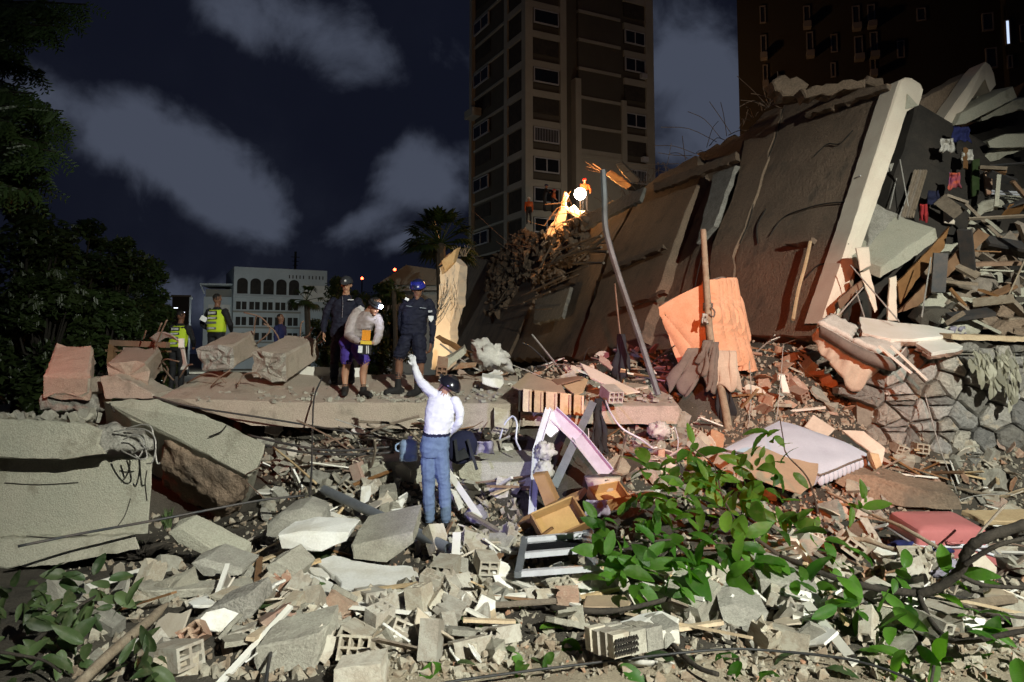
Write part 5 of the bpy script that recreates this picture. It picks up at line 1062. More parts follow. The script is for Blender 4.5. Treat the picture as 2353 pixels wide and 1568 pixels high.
# drawers
MT['drawer'] = pm('varnished_wood', (.34, .19, .085), (.28, .15, .06), 5, .45, .12, 40, fine=.15)
MT['drawer_y'] = pm('yellow_wood', (.52, .33, .13), (.46, .28, .11), 5, .45, .12, 40, fine=.15)
def drawer(name, c, size, rot, label):
    M = Euler(rot).to_matrix(); e = empty(name, c, label, 'drawer', 'broken drawers'); w, d, hh = size; t = .018
    def b(nm, o, s_, mt): MB().box(c + M @ V(o), s_, M).build(nm, MT[mt], e)
    b('bottom', (0, 0, -hh / 2), (w - .01, d - .01, .01), 'drawer_y'); b('side', (-w / 2, 0, 0), (t, d, hh), 'drawer'); b('side', (w / 2, 0, 0), (t, d, hh), 'drawer'); b('back_board', (0, d / 2, 0), (w - .02, t, hh - .01), 'drawer_y'); b('front_board', (0, -d / 2 - .01, 0), (w + .04, t, hh + .03), 'drawer')
drawer('broken_drawer_box', P(1397, 1140, 8.7), (.38, .26, .13), (.55, -.12, .35), 'upper wooden drawer lying open beside the basin')
drawer('broken_drawer_box', P(1285, 1198, 8.2), (.5, .34, .15), (.75, -.32, .3), 'large wooden drawer tipped toward the window frame')
prism_thing('drawer_front', [(1223, 1092, 8.9), (1251, 1089, 8.9), (1278, 1152, 8.75), (1252, 1166, 8.75)], (.05, .12, .02), 'drawer', 'upright brown drawer front leaning on the aluminium frame', 'board', j=.002)
prism_thing('cabinet_side', [(1182, 1212, 8.4), (1330, 1140, 8.9), (1336, 1148, 8.9), (1190, 1226, 8.35)], (.1, .25, .06), 'drawer', 'long dark cabinet side under the drawers', 'board', j=.003)
rag('lilac_cloth', 1372, 1150, 62, 46, 8.5, 'cl_lilac', 'lilac grey cloth spilling out under the leaves', 11)
rag('lilac_cloth', 1110, 1015, 50, 34, 9.5, 'cl_lilac', 'lilac cloth heap beside the backpack', 12)
# window frame lying in the leaves
wf = empty('window_frame', P(1275, 1300, 7.6), 'fallen aluminium window frame lying beside the leafy branches', 'window frame')
wp = lambda u, v: P(u, v, 6.72 + (1320 - v) * .0105)
for nm, a, b in (('rail', (1192, 1318), (1356, 1306)), ('rail', (1206, 1241), (1346, 1228)), ('middle_rail', (1202, 1276), (1350, 1263)), ('stile', (1190, 1322), (1206, 1238)), ('stile', (1356, 1308), (1346, 1224)), ('stile', (1368, 1306), (1356, 1222))):
    MB().bar(wp(*a), wp(*b), .06, .05).build(nm, MT['alu' if nm != 'stile' else 'metal'], wf)
MB().prism([wp(1208, 1270), wp(1340, 1260), wp(1338, 1236), wp(1212, 1246)], (0, .006, -.006), 0, 1, 0).build('pane', MT['glass'], wf)
# ---- big grey pipe
m = MB(); a, b = P(745, 1126, 9.2), P(1030, 1260, 7.5); dd = (b - a).normalized()
m.tube([a, b], .055, 16, cap=False); m.tube([b, a], .047, 16, cap=False)
m.build('metal_pipe', MT['metal'], None, 'thick grey metal pipe lying diagonally below the man in white', 'pipe', smooth=True)
# ---- cables and long rods
thing_tubes('hanging_cable', 'long dark cable running from the slab edge down to the street', 'cable', [[(740, 868, 11.4), (722, 915, 10.9), (718, 993, 10.3), (715, 1102, 9.2), (703, 1200, 7.9), (696, 1255, 7.3), (681, 1312, 6.8), (663, 1402, 6.0), (638, 1445, 5.7), (621, 1507, 5.25), (608, 1580, 4.85)]], .012, 'metal_dk')
thing_tubes('slack_cable', 'dark cable slung across the slab front below the left stump', 'cable', [[(352, 912, 10.9), (440, 935, 10.85), (588, 958, 10.8), (717, 979, 10.75), (820, 997, 10.5), (925, 1014, 10.3)]], .014, 'metal_dk')
thing_tubes('slack_cable', 'dark cable lying in the rubble below the slab', 'cable', [[(570, 1000, 10.2), (666, 1022, 10), (769, 1036, 9.9), (898, 1027, 9.9)], [(590, 1020, 10.1), (700, 1040, 9.9), (800, 1045, 9.8), (905, 1040, 9.8)]], .016, 'metal_dk')
thing_tubes('long_rebar', 'long rusty rebar stretched in front of the wall block', 'rebar', [[(41, 1256, 7.6), (190, 1226, 7.9), (335, 1200, 8.1), (480, 1172, 8.4), (600, 1150, 8.7), (700, 1139, 9.0)]], .014, 'metal_dk')
thing_tubes('thin_stick', 'thin stick slanting down beside the hanging cable', 'stick', [[(628, 1028, 9.9), (680, 1070, 9.5), (727, 1112, 9.2)]], .014, 'wood_pale')
MB().bar(P(1027, 1080, 9.2), P(1102, 1190, 8.5), .07, .03, (0, -1, .4)).build('white_lath', MT['board_white'], None, 'white lath leaning beside the legs of the man in white', 'lath')
MB().bar(P(1076, 1180, 8.5), P(1178, 1240, 7.9), .06, .03).build('grey_lath', MT['wood_grey'], None, 'grey lath lying behind the window frame', 'lath')
MB().bar(P(1050, 1225, 7.6), P(1046, 1300, 7.2), .08, .02, (0, -1, .3)).build('white_strip', MT['board_white'], None, 'upright white strip beside the open pipe end', 'strip')
MB().bar(P(1105, 1308, 7.1), P(1330, 1392, 6.3), .05, .02).build('long_lath', MT['board_white'], None, 'long pale lath lying below the window frame', 'lath')
thing_tubes('street_cable', 'black cable lying across the street in front', 'cable', [[(900, 1600, 4.8), (1020, 1570, 4.95), (1176, 1547, 5.12), (1376, 1522, 5.3), (1551, 1502, 5.45), (1676, 1492, 5.5), (1765, 1495, 5.5), (1915, 1510, 5.35), (2015, 1532, 5.2), (2090, 1562, 5.05), (2130, 1590, 4.9)]], .009, 'cable')
# ---- big stick at the corner, bare branches
MB().tube(crom([P(165, 1590, 4.75), P(240, 1515, 5.0), P(300, 1462, 5.3), P(345, 1425, 5.6), P(362, 1408, 5.75), P(386, 1386, 5.9)], 4), [.034] * 17 + [.03, .024, .018, .008], 9).build('peeled_stick', MT['bark_pale'], None, 'pale broken stick pointing into the rubble at the near corner', 'stick', smooth=True)
MB().tube(crom([P(1519, 1424, 6.1), P(1532, 1455, 5.9), P(1550, 1486, 5.65), P(1600, 1532, 5.3), P(1650, 1550, 5.15)], 4), [.02] * 12 + [.017] * 5, 8).build('bare_branch', MT['bark'], None, 'bare broken branch leaning by the brick fragment', 'branch', smooth=True)
MB().tube(crom([P(1266, 1397, 6.3), P(1320, 1402, 6.2), P(1389, 1405, 6.15), P(1451, 1397, 6.2), P(1530, 1378, 6.35), P(1604, 1358, 6.5)], 4), [.026] * 10 + [.02] * 11, 8).build('bare_branch', MT['bark'], None, 'dark bare branch lying below the window frame', 'branch', smooth=True)
# ---- fallen mattress on the right
fm = empty('fallen_mattress', P(1890, 1110, 10), 'stained white mattress lying tilted below the orange rubble', 'mattress')
MT['ticking'] = pm('mattress_ticking', (.53, .57, .66), (.46, .49, .58), 2, .8, .25, 50, fine=.08, stain=((.40, .40, .52), 3.5, .60))
ca, cbq, cc, cd = P(1656, 1034, 10.1), P(1790, 963, 10.9), P(2004, 1042, 10.6), P(1885, 1092, 9.85)
nn = (cbq - ca).cross(cd - ca).normalized(); nn = nn if nn.z > 0 else -nn
rows = []
for i in range(15):
    t = i / 14; row = []
    for k in range(25):
        s_ = k / 24; p = ca.lerp(cd, s_).lerp(cbq.lerp(cc, s_), t); ed = min(s_, 1 - s_) * min(t, 1 - t)
        p = p + nn * (.03 * min(1, ed * 40) + .008 * math.sin(s_ * 11) * math.sin(t * 8) + .05 * math.sin(math.pi * s_) - .03 * t); row.append(p)
    rows.append(row)
g = MB().grid(rows, 0, .17); auto_smooth(g.build('mattress', MT['ticking'], fm), 45)
border = [r_[0] for r_ in rows][::-1] + rows[0] + [r_[-1] for r_ in rows]
MB().tube(border, .014, 6).build('piping', MT['cl_grey'], fm, smooth=True)
# quilted side bulges
for k in range(12):
    a = cd.lerp(cc, (k + .5) / 12) - nn * .09; MB().ell(a + (cd - cbq).normalized() * .006, .055, .02, .075, n=8, m=6).build('quilted_panel', MT['ticking'], fm, smooth=True)
poly = [(1735, 1024), (1762, 1030), (1812, 1052), (1880, 1066), (1876, 1094), (1872, 1116), (1840, 1134), (1760, 1110), (1680, 1062)]
def onm(u, v, off):
    o = V((0, 0, CAMZ)); r = ray(u, v); t = (ca + nn * (off + .05) - o).dot(nn) / r.dot(nn); return o + r * t
MB().prism([onm(u, v, .03) for u, v in poly], -nn * .012, .012, .1, .002, 0, 9).build('cardboard_flap', MT['card'], None, 'torn brown cardboard draped over the fallen mattress', 'cardboard')
prism_thing('floor_tile_piece', [(1848, 980, 11.2), (1868, 952, 11.3), (1920, 985, 11.1), (1900, 1006, 11.0)], (0, .03, -.02), 'tile', 'large pale tile standing behind the fallen mattress', 'tile', j=.004)
prism_thing('floor_tile_piece', [(1934, 988, 11.1), (1985, 990, 11), (2035, 1030, 10.8), (2028, 1068, 10.7), (2000, 1040, 10.8)], (0, .03, -.02), 'tile', 'lilac tinted tile leaning against the stone wall', 'tile', j=.006)
prism_thing('foam_block', [(1998, 1040, 10.3), (2020, 1042, 10.3), (2026, 1070, 10.25), (2012, 1078, 10.25), (2000, 1060, 10.3)], (0, .12, 0), 'ply', 'yellow foam piece at the mattress corner', 'foam', j=.02)
# ---- pink suitcase
MT['pink'] = pm('pink_shell', (.50, .17, .165), (.43, .14, .14), 3, .42, .06, 40, fine=.06, spec=.5)
su = empty('pink_suitcase', P(2150, 1270, 7.9), 'open dusty pink hard shell suitcase', 'suitcase')
def shell(c, M, w, d, hh, name, par):
    m = MB(); rows_ = []; n = 28
    for z, s_ in ((-hh / 2, 1.0), (hh * .15, 1.0), (hh * .38, .96), (hh * .5, .84), (hh * .52, .45)):
        ring = []
        for k in range(n):
            a = 2 * math.pi * k / n; ca_, sa_ = math.cos(a), math.sin(a); e_ = .13
            ring.append(c + M @ V((w / 2 * s_ * math.copysign(abs(ca_) ** e_, ca_), d / 2 * s_ * math.copysign(abs(sa_) ** e_, sa_), z)))
        rows_.append(ring)
    vs = [p for r_ in rows_ for p in r_]; fs = [(i * n + k, i * n + (k + 1) % n, (i + 1) * n + (k + 1) % n, (i + 1) * n + k) for i in range(4) for k in range(n)] + [tuple(4 * n + k for k in range(n)), tuple(range(n))[::-1]]
    o = m.add(vs, fs).build(name, MT['pink'], par); auto_smooth(o, 40)
    for zz in (-hh / 2 - .008,):
        rim = [c + M @ V((w / 2 * 1.01 * math.copysign(abs(math.cos(a)) ** .13, math.cos(a)), d / 2 * 1.01 * math.copysign(abs(math.sin(a)) ** .13, math.sin(a)), zz)) for a in [2 * math.pi * k / n for k in range(n + 1)]]
        MB().tube(rim, .016, 6).build('metal_rim', MT['alu'], o, smooth=True)
    for sx in (-.3, .3): MB().box(c + M @ V((w * sx, -d / 2 * 1.0, -hh * .28)), (.055, .014, .03), M).build('latch', MT['alu'], o)
    for sx, sy in ((.46, -.44), (.46, .44)): MB().box(c + M @ V((w * sx, d * sy, hh * .2)), (.03, .02, .03), M).build('corner_patch', MT['brick_red'], o)
c0 = P(2152, 1212, 7.9); Mx = Euler((.16, .02, .10)).to_matrix(); shell(c0, Mx, .74, .52, .17, 'lid', su)
M2 = Euler((.06, -.42, .16)).to_matrix(); shell(c0 + V((.16, .02, -.19)), Euler((math.pi + .1, .30, -.1)).to_matrix(), .72, .50, .16, 'base', su)
MB().tube(crom([c0 + Mx @ V((-.08, -.28, -.03)), c0 + Mx @ V((-.05, -.32, -.03)), c0 + Mx @ V((.05, -.32, -.03)), c0 + Mx @ V((.08, -.28, -.03))], 4), .01, 6).build('handle', MT['pink'], su, smooth=True)
lumpy('blue_clothes', 2120, 1262, 7.75, .28, .14, .09, 'cl_blue', 'dark blue clothes spilling from the suitcase', 'clothes', 4, .3)
lumpy('dark_bag', 2150, 1300, 7.3, .16, .14, .1, 'cl_lilac', 'grey bag lying below the suitcase', 'bag', 8, .3)
# ---- water jug, backpack
MT['jug'] = pm('blue_plastic', (.42, .56, .80), (.36, .50, .74), 3, .15, .0, 40, fine=0, trans=.35, spec=.5)
jg = empty('water_jug', P(939, 1058, 9.35), 'translucent blue water jug with white pump cap', 'jug'); jc = P(939, 1034, 9.35)
m = MB(); prof = [(-.13, .1), (-.125, .112), (-.06, .112), (-.05, .106), (-.04, .112), (.03, .112), (.04, .106), (.05, .112), (.10, .108), (.125, .07), (.13, .03)]
m.tube([jc + V((0, 0, z)) for z, r_ in prof], [r_ for z, r_ in prof], 18); m.build('bottle', MT['jug'], jg, smooth=True)
MB().tube([jc + V((.02, 0, .125)), jc + V((.02, 0, .165))], .03, 10).build('pump_cap', MT['board_white'], jg)
MB().tube(crom([jc + V((-.11, -.01, .08)), jc + V((-.15, -.02, .06)), jc + V((-.15, -.02, .0)), jc + V((-.11, -.01, -.02))], 4), .012, 6).build('handle', MT['jug'], jg, smooth=True)
bp = empty('navy_backpack', P(1065, 1066, 9.4), 'navy and grey backpack resting beside the man in white', 'backpack')
m = MB(); c = P(1062, 1028, 9.45); m.ell((0, 0, 0), .19, .13, .21, Euler((0, .5, .2)).to_matrix(), 18, 12)
for p in m.v: p *= 1 + .1 * noise.noise(p * 9)
m.v = [p + c for p in m.v]; m.build('bag', MT['cl_navy'], bp, smooth=True)
MB().prism([P(1046, 1042, 9.28), P(1066, 1030, 9.28), P(1078, 1052, 9.28), P(1052, 1062, 9.28)], (0, .06, 0), .004, .1, .01, 0, 3).build('front_pocket', MT['cl_black'], bp)
for a, b in (((1046, 1010, 9.3), (1052, 1060, 9.25)), ((1075, 1010, 9.3), (1096, 1080, 9.2))): MB().bar(P(*a), P(*b), .035, .01, (0, -1, 0)).build('strap', MT['cl_black'], bp)
lumpy('dark_bundle', 1093, 1183, 8.7, .12, .1, .1, 'cl_lilac', 'small grey bag at the feet of the man in white', 'bag', 12, .25)
MB().tube(crom([P(829, 1213, 7.7), P(838, 1232, 7.6), P(850, 1246, 7.5)], 4), [.016, .024, .028, .03, .03, .03, .03, .028, .024], 9).build('yellow_bottle', pm('yellow_plastic', (.55, .55, .08), None, 3, .4, .05), None, 'small yellow green bottle lying in the rubble below the pipe', 'bottle', smooth=True)
rag('pink_cloth', 1490, 1515, 130, 22, 5.5, 'cl_white', 'crumpled white and pink cloth on the street beside the brick fragment', 14)
# ================================================================== loose rubble
def hull(pts):
    bm = bmesh.new()
    for p in pts: bm.verts.new(p)
    r_ = bmesh.ops.convex_hull(bm, input=bm.verts); bmesh.ops.delete(bm, geom=list({g for g in r_['geom_interior'] + r_['geom_unused'] if isinstance(g, bmesh.types.BMVert)}), context='VERTS')
    return bm
def tmpl(bm, name, mat):
    me = bpy.data.meshes.new(name); bm.to_mesh(me); bm.free()
    if mat: me.materials.append(MT[mat])
    return me
def chunk_mesh(seed, n=26, sx=1, sy=.8, sz=.6, mat='chunk', boxy=.6):
    rg = random.Random(seed); pts = []
    for _ in range(n):
        p = V((rg.uniform(-1, 1), rg.uniform(-1, 1), rg.uniform(-1, 1)))
        if rg.random() < boxy: p = V([math.copysign(.72 + .28 * abs(c), c) for c in p])
        else: p = p.normalized() * .98
        pts.append((p.x * sx / 2, p.y * sy / 2, p.z * sz / 2))
    bm = hull(pts); bmesh.ops.triangulate(bm, faces=bm.faces); bmesh.ops.subdivide_edges(bm, edges=bm.edges, cuts=2, use_grid_fill=True)
    for v in bm.verts:
        q = v.co * 5 + V((seed * 3.1, 0, 0)); v.co += v.co.normalized() * (.05 * noise.fractal(q, .8, 2.2, 3))
    return tmpl(bm, 'chunk', mat)
def hollow_mesh(L, Wd, H, nx, nz, t, mat, broken=None, seed=0):
    """hollow clay block: holes run along y; cells of the cross section are real voids"""
    xs = [0]; zs = [0]
    cw = (Wd - t * (nx + 1)) / nx; ch = (H - t * (nz + 1)) / nz
    for k in range(nx): xs += [xs[-1] + t, xs[-1] + t + cw]
    xs.append(Wd)
    for k in range(nz): zs += [zs[-1] + t, zs[-1] + t + ch]
    zs.append(H); rg = random.Random(seed); bm = bmesh.new(); NX, NZ = len(xs), len(zs); vd = {}
    def vert(i, j, e):
        if (i, j, e) not in vd:
            y = L / 2 if e else -L / 2
            if broken: y += (rg.uniform(-broken, broken * .2) if e else rg.uniform(-broken * .15, broken * .15))
            vd[(i, j, e)] = bm.verts.new((xs[i] - Wd / 2, y, zs[j] - H / 2))
        return vd[(i, j, e)]
    solid = lambda i, j: 0 <= i < NX - 1 and 0 <= j < NZ - 1 and not (i % 2 == 1 and j % 2 == 1)
    for i in range(NX - 1):
        for j in range(NZ - 1):
            if not solid(i, j): continue
            for e in (0, 1):
                q = [vert(i, j, e), vert(i + 1, j, e), vert(i + 1, j + 1, e), vert(i, j + 1, e)]; bm.faces.new(q if e == 0 else q[::-1])
            for di, dj, a, b in ((-1, 0, (i, j), (i, j + 1)), (1, 0, (i + 1, j + 1), (i + 1, j)), (0, -1, (i + 1, j), (i, j)), (0, 1, (i, j + 1), (i + 1, j + 1))):
                if not solid(i + di, j + dj): bm.faces.new([vert(*a, 0), vert(*b, 0), vert(*b, 1), vert(*a, 1)][::-1])
    bmesh.ops.recalc_face_normals(bm, faces=bm.faces)
    return tmpl(bm, 'hollow_brick', mat)
def shard_mesh(seed, th, mat, n=8):
    rg = random.Random(seed); m = MB(); pts = [V((math.cos(a) * rg.uniform(.3, .55), math.sin(a) * rg.uniform(.22, .5), 0)) for a in [2 * math.pi * k / n + rg.uniform(-.25, .25) for k in range(n)]]
    m.prism([p + V((0, 0, th / 2)) for p in pts], (0, 0, -th), .012, .12, .01, 0, seed); me = m.mesh('shard', MT[mat]); return me
CH = [chunk_mesh(k, 22 + k % 3 * 6, 1, .6 + .08 * (k % 5), .4 + .07 * (k % 6)) for k in range(12)]
CHB = [chunk_mesh(50 + k, 20, 1, .42 + .07 * (k % 4), .25 + .08 * (k % 4), 'brick_red', .8) for k in range(8)]
CHT = [chunk_mesh(70 + k, 20, 1, .34 + .07 * (k % 4), .26 + .08 * (k % 4), 'brick', .9) for k in range(8)]
HB = [hollow_mesh(.28, .19, .14, 2, 2, .02, 'brick'), hollow_mesh(.30, .2, .15, 3, 2, .016, 'brick'), hollow_mesh(.26, .19, .13, 2, 2, .02, 'brick', .06, 3), hollow_mesh(.20, .2, .14, 3, 2, .016, 'brick', .07, 4), hollow_mesh(.28, .14, .14, 2, 2, .016, 'brick_red'), hollow_mesh(.22, .19, .14, 2, 2, .02, 'brick_red', .07, 6), hollow_mesh(.3, .1, .14, 1, 2, .016, 'brick', .05, 8)]
SHP = [shard_mesh(k, .06, 'plaster') for k in range(4)]; SHT = [shard_mesh(10 + k, .05, 'tile', 5 + k) for k in range(4)]; SHC = [shard_mesh(20 + k, .12, 'chunk', 7) for k in range(4)]; SHR = [shard_mesh(30 + k, .05, 'brick_red', 6) for k in range(4)]
LATH = [MB().box((0, 0, 0), (1, .05, .022)).mesh('lath', MT[m_]) for m_ in ('wood_pale', 'wood', 'board_white', 'wood_grey')]
def put(me, p, rot, sc, name, label, cat, group):
    o = bpy.data.objects.new(name, me); COL.objects.link(o); o.location = p; o.rotation_euler = rot; o.scale = (sc, sc, sc) if isinstance(sc, (int, float)) else sc
    return tag(o, label, cat, group)
R5 = random.Random(77)
KEEP = [(735, 1280, 975, 1378), (1190, 1226, 1372, 1335), (2060, 1175, 2250, 1290), (955, 1150, 1045, 1232), (1200, 1100, 1440, 1232), (1330, 1405, 1565, 1535), (640, 1215, 805, 1270), (800, 1215, 950, 1292), (1655, 965, 2010, 1140), (900, 1000, 1100, 1100)]
ZN = [  # name of zone, photo box, count of (hollow bricks, fragments, chunks, shards, laths), palette
 ('heap before the white slab', (600, 1372, 1160, 1528), (40, 50, 12, 44, 12), 'tan'),
 ('rubble beside the window frame', (1030, 1235, 1330, 1400), (18, 22, 10, 26, 14), 'tan'),
 ('rubble under the leafy branches', (1290, 1330, 1700, 1475), (14, 22, 10, 24, 10), 'tan'),
 ('rubble around the suitcase', (1700, 1190, 2353, 1490), (32, 44, 18, 50, 24), 'tan'),
 ('slope below the man in white', (600, 1150, 1060, 1300), (6, 18, 30, 16, 8), 'grey'),
 ('slope under the floor slab', (610, 992, 1190, 1150), (6, 18, 44, 22, 16), 'grey'),
 ('debris behind the floor slab', (850, 822, 1200, 915), (7, 26, 24, 34, 12), 'mix'),
 ('debris around the bent pole', (1200, 800, 1520, 930), (6, 26, 18, 36, 18), 'mix'),
 ('debris behind the orange mattress', (1380, 715, 1560, 800), (3, 20, 10, 22, 12), 'red'),
 ('red rubble beside the bedding', (1690, 740, 2100, 1000), (22, 70, 18, 56, 22), 'red'),
 ('hollow under the slab end', (1420, 985, 1800, 1150), (10, 14, 20, 24, 16), 'mix'),
 ('rubble below the stone wall', (1900, 1040, 2353, 1200), (14, 26, 26, 30, 22), 'mix'),
 ('shaded rubble by the wall block', (150, 1300, 640, 1560), (7, 16, 20, 18, 8), 'grey'),
 ('crumbs beside the beam end', (0, 948, 240, 968), (0, 0, 0, 0, 0), 'grey')]
for zn, (u0, v0, u1, v1), (nb, nf, nc, ns, nl), pal in ZN:
    G = zn
    def rp(lift):
        for _ in range(20):
            u, v = R5.uniform(u0, u1), R5.uniform(v0, v1)
            if not any(a <= u <= c and b <= v <= d for a, b, c, d in KEEP): break
        return on(u, v, lift)
    def tilt(a): return (R5.gauss(0, a * 1.25), R5.gauss(0, a * 1.25), R5.uniform(0, 6.28))
    for _ in range(nb):
        me = R5.choice(HB[4:6] if pal == 'red' else (HB[:4] + HB[6:]) if R5.random() < .88 else HB[4:6]); s_ = R5.uniform(.8, 1.12); r_ = tilt(.28)
        if R5.random() < .3: r_ = (r_[0] + 1.57, r_[1], r_[2])
        put(me, rp(R5.uniform(.03, .13)), r_, s_, 'hollow_brick', 'dusty hollow clay brick in the ' + zn, 'brick', 'hollow bricks in the ' + G)
    for _ in range(nf):
        me = R5.choice(CHT if (pal == 'tan' and R5.random() < .95) else CHB if pal != 'grey' else CHT); s_ = R5.choice((R5.uniform(.06, .14), R5.uniform(.12, .26)))
        put(me, rp(s_ * .15), tilt(.5), s_, 'brick_fragment', 'broken clay brick fragment in the ' + zn, 'brick fragment', 'brick fragments in the ' + G)
    for _ in range(nc):
        me = R5.choice(CH); s_ = min(.45, .08 + abs(R5.gauss(0, .12)))
        put(me, rp(s_ * R5.uniform(.05, .35)), tilt(.5), s_, 'concrete_chunk', 'rough concrete chunk in the ' + zn, 'chunk', 'concrete chunks in the ' + G)
    for _ in range(ns):
        me = R5.choice(SHP + SHT + SHC if pal in ('tan', 'grey') else SHT + SHR + SHP[:2] + SHC); s_ = R5.uniform(.14, .42)
        kd_ = 'plaster' if me in SHP else 'tile' if me in SHT else 'concrete' if me in SHC else 'clay'; put(me, rp(R5.uniform(.04, .13)), tilt(.42), s_, kd_ + '_shard', 'flat broken ' + kd_ + ' shard in the ' + zn, 'shard', kd_ + ' shards in the ' + G)
    for _ in range(nl):
        l_ = R5.uniform(.3, 1.1); put(R5.choice(LATH), rp(.09), (R5.gauss(0, .3), R5.gauss(0, .28), R5.uniform(0, 6.28)), (l_, R5.uniform(.6, 1.6), R5.uniform(.6, 1.4)), 'wood_strip', 'splintered wood strip in the ' + zn, 'wood strip', 'wood strips in the ' + G)
# thin rods, pipes and cables poking out of the slope
for zn, (u0, v0, u1, v1), n, k in (('slope under the floor slab', (600, 990, 1190, 1140), 34, .6), ('debris behind the floor slab', (860, 800, 1560, 900), 34, .9), ('rubble around the suitcase', (1700, 1130, 2353, 1420), 26, .4), ('red rubble beside the bedding', (1690, 730, 2060, 900), 22, .7)):
    for _ in range(n):
        a = on(R5.uniform(u0, u1), R5.uniform(v0, v1), .03); L_ = R5.uniform(.35, 1.3); d = V((R5.gauss(0, 1), R5.gauss(0, .6), abs(R5.gauss(0, .45)) * k)).normalized() * L_; r_ = R5.choice((.006, .008, .012, .018))
        MB().tube(crom([a, a + d * .5 + V((R5.gauss(0, .06), R5.gauss(0, .06), R5.gauss(.02, .05))), a + d], 3), r_, 5).build('thin_rod', MT[R5.choice(['rebar', 'metal_dk', 'wire', 'wood_grey', 'rebar'])], None, 'thin bent rod poking out of the ' + zn, 'rod', 'rods in the ' + zn)
# small stones lying on the beam end
for k in range(34):
    p = P(R5.uniform(-10, 235), 966, 8.45 + R5.uniform(-.15, .3)); s_ = .05 + abs(R5.gauss(0, .05)); p.z = 1.47 + s_ * .2
    put(R5.choice(CH), p, (R5.uniform(0, 3), R5.uniform(0, 3), 0), s_, 'concrete_chunk', 'small stone lying on top of the broken beam end', 'chunk', 'stones on the beam end')
# fine grit as one mass
def grit(name, n, boxes, smin, smax, mat, label, seed):
    rg = random.Random(seed); T = []
    for k in range(8):
        bm = hull([(rg.uniform(-.5, .5), rg.uniform(-.4, .4), rg.uniform(-.3, .3)) for _ in range(10)]); bm.verts.ensure_lookup_table(); bm.verts.index_update()
        T.append((np.array([v.co[:] for v in bm.verts]), [[v.index for v in f.verts] for f in bm.faces])); bm.free()
    vs = []; fs = []; base = 0; wts = [b[4] for b in boxes]
    for _ in range(n):
        u0, v0, u1, v1, _w = rg.choices(boxes, wts)[0]; p = on(rg.uniform(u0, u1), rg.uniform(v0, v1)); s_ = smin + (smax - smin) * rg.random() ** 2.2
        tv, tf = T[rg.randrange(8)]; M = np.array(Euler((rg.uniform(0, 6), rg.uniform(0, 6), rg.uniform(0, 6))).to_matrix()); q = tv @ M.T * s_ + np.array([p.x, p.y, p.z + s_ * .15])
        vs.append(q); fs += [[i + base for i in f] for f in tf]; base += len(q)
    me = bpy.data.meshes.new(name); me.from_pydata(np.concatenate(vs).tolist(), [], fs); me.materials.append(MT[mat]); o = link(name, me); tag(o, label, 'rubble', None, 'stuff')
BX = [(580, 1180, 1200, 1568, 5), (1180, 1230, 1750, 1568, 4), (1700, 1050, 2353, 1568, 7), (600, 990, 1190, 1200, 5), (820, 815, 1560, 930, 4), (1380, 985, 1800, 1160, 2), (1690, 740, 2090, 990, 6), (1560, 940, 2353, 1200, 5), (100, 1300, 640, 1568, 3), (340, 1180, 640, 1320, 1)]
grit('rubble_grit', 15000, BX, .015, .13, 'gravel', 'fine grit and crumbs of masonry covering the ground', 3)
grit('brick_crumbs', 2600, [b for b in BX if b[1] < 1000 or b[0] > 500], .015, .075, 'brick_red', 'reddish brick crumbs scattered over the rubble', 4)
# ================================================================== larger single pieces, foreground
def slabtop(name, pts, d0, k, th, mat, label, cat, j=.02, seed=1, par=None, sl=.07, ch=.012):
    """piece lying on the ground whose upper face is the outline; depth grows by k per photo row"""
    vm = max(v for u, v in pts); poly = [P(u, v, d0 + (vm - v) * k) for u, v in pts]
    o = MB().prism(poly, (0, .02, -th), j, sl, ch, 0, seed, j * .6).build(name, MT[mat], par, label, cat)
    return o
slabtop('plaster_slab', [(728, 1290), (763, 1275), (808, 1287), (863, 1295), (905, 1300), (948, 1300), (963, 1325), (978, 1350), (977, 1367), (923, 1375), (860, 1372), (823, 1365), (785, 1347), (778, 1330), (743, 1305)], 6.38, .0098, .07, 'plaster', 'large flat white plaster slab lying in the near rubble', 'slab', .014, 3)
slabtop('plaster_slab', [(800, 1378), (860, 1382), (905, 1378), (942, 1390), (950, 1402), (880, 1410), (810, 1394)], 6.15, .0095, .06, 'plaster', 'smaller white plaster plate just in front of the large slab', 'slab', .012, 4)
slabtop('plaster_slab', [(688, 1312), (700, 1300), (765, 1340), (798, 1372), (780, 1380), (725, 1352)], 6.5, .0095, .09, 'plaster', 'narrow white plaster piece left of the large slab', 'slab', .012, 5)
slabtop('plaster_slab', [(706, 1302), (740, 1305), (758, 1325), (748, 1330), (715, 1315)], 6.9, .0095, .03, 'plaster', 'small white plaster flake above the narrow piece', 'slab', .01, 6)
slabtop('plaster_slab', [(1012, 1276), (1040, 1268), (1062, 1282), (1060, 1304), (1030, 1308), (1008, 1298)], 7.0, .0095, .03, 'plaster', 'white plaster flake lying on the hollow bricks by the pipe end', 'slab', .01, 7)
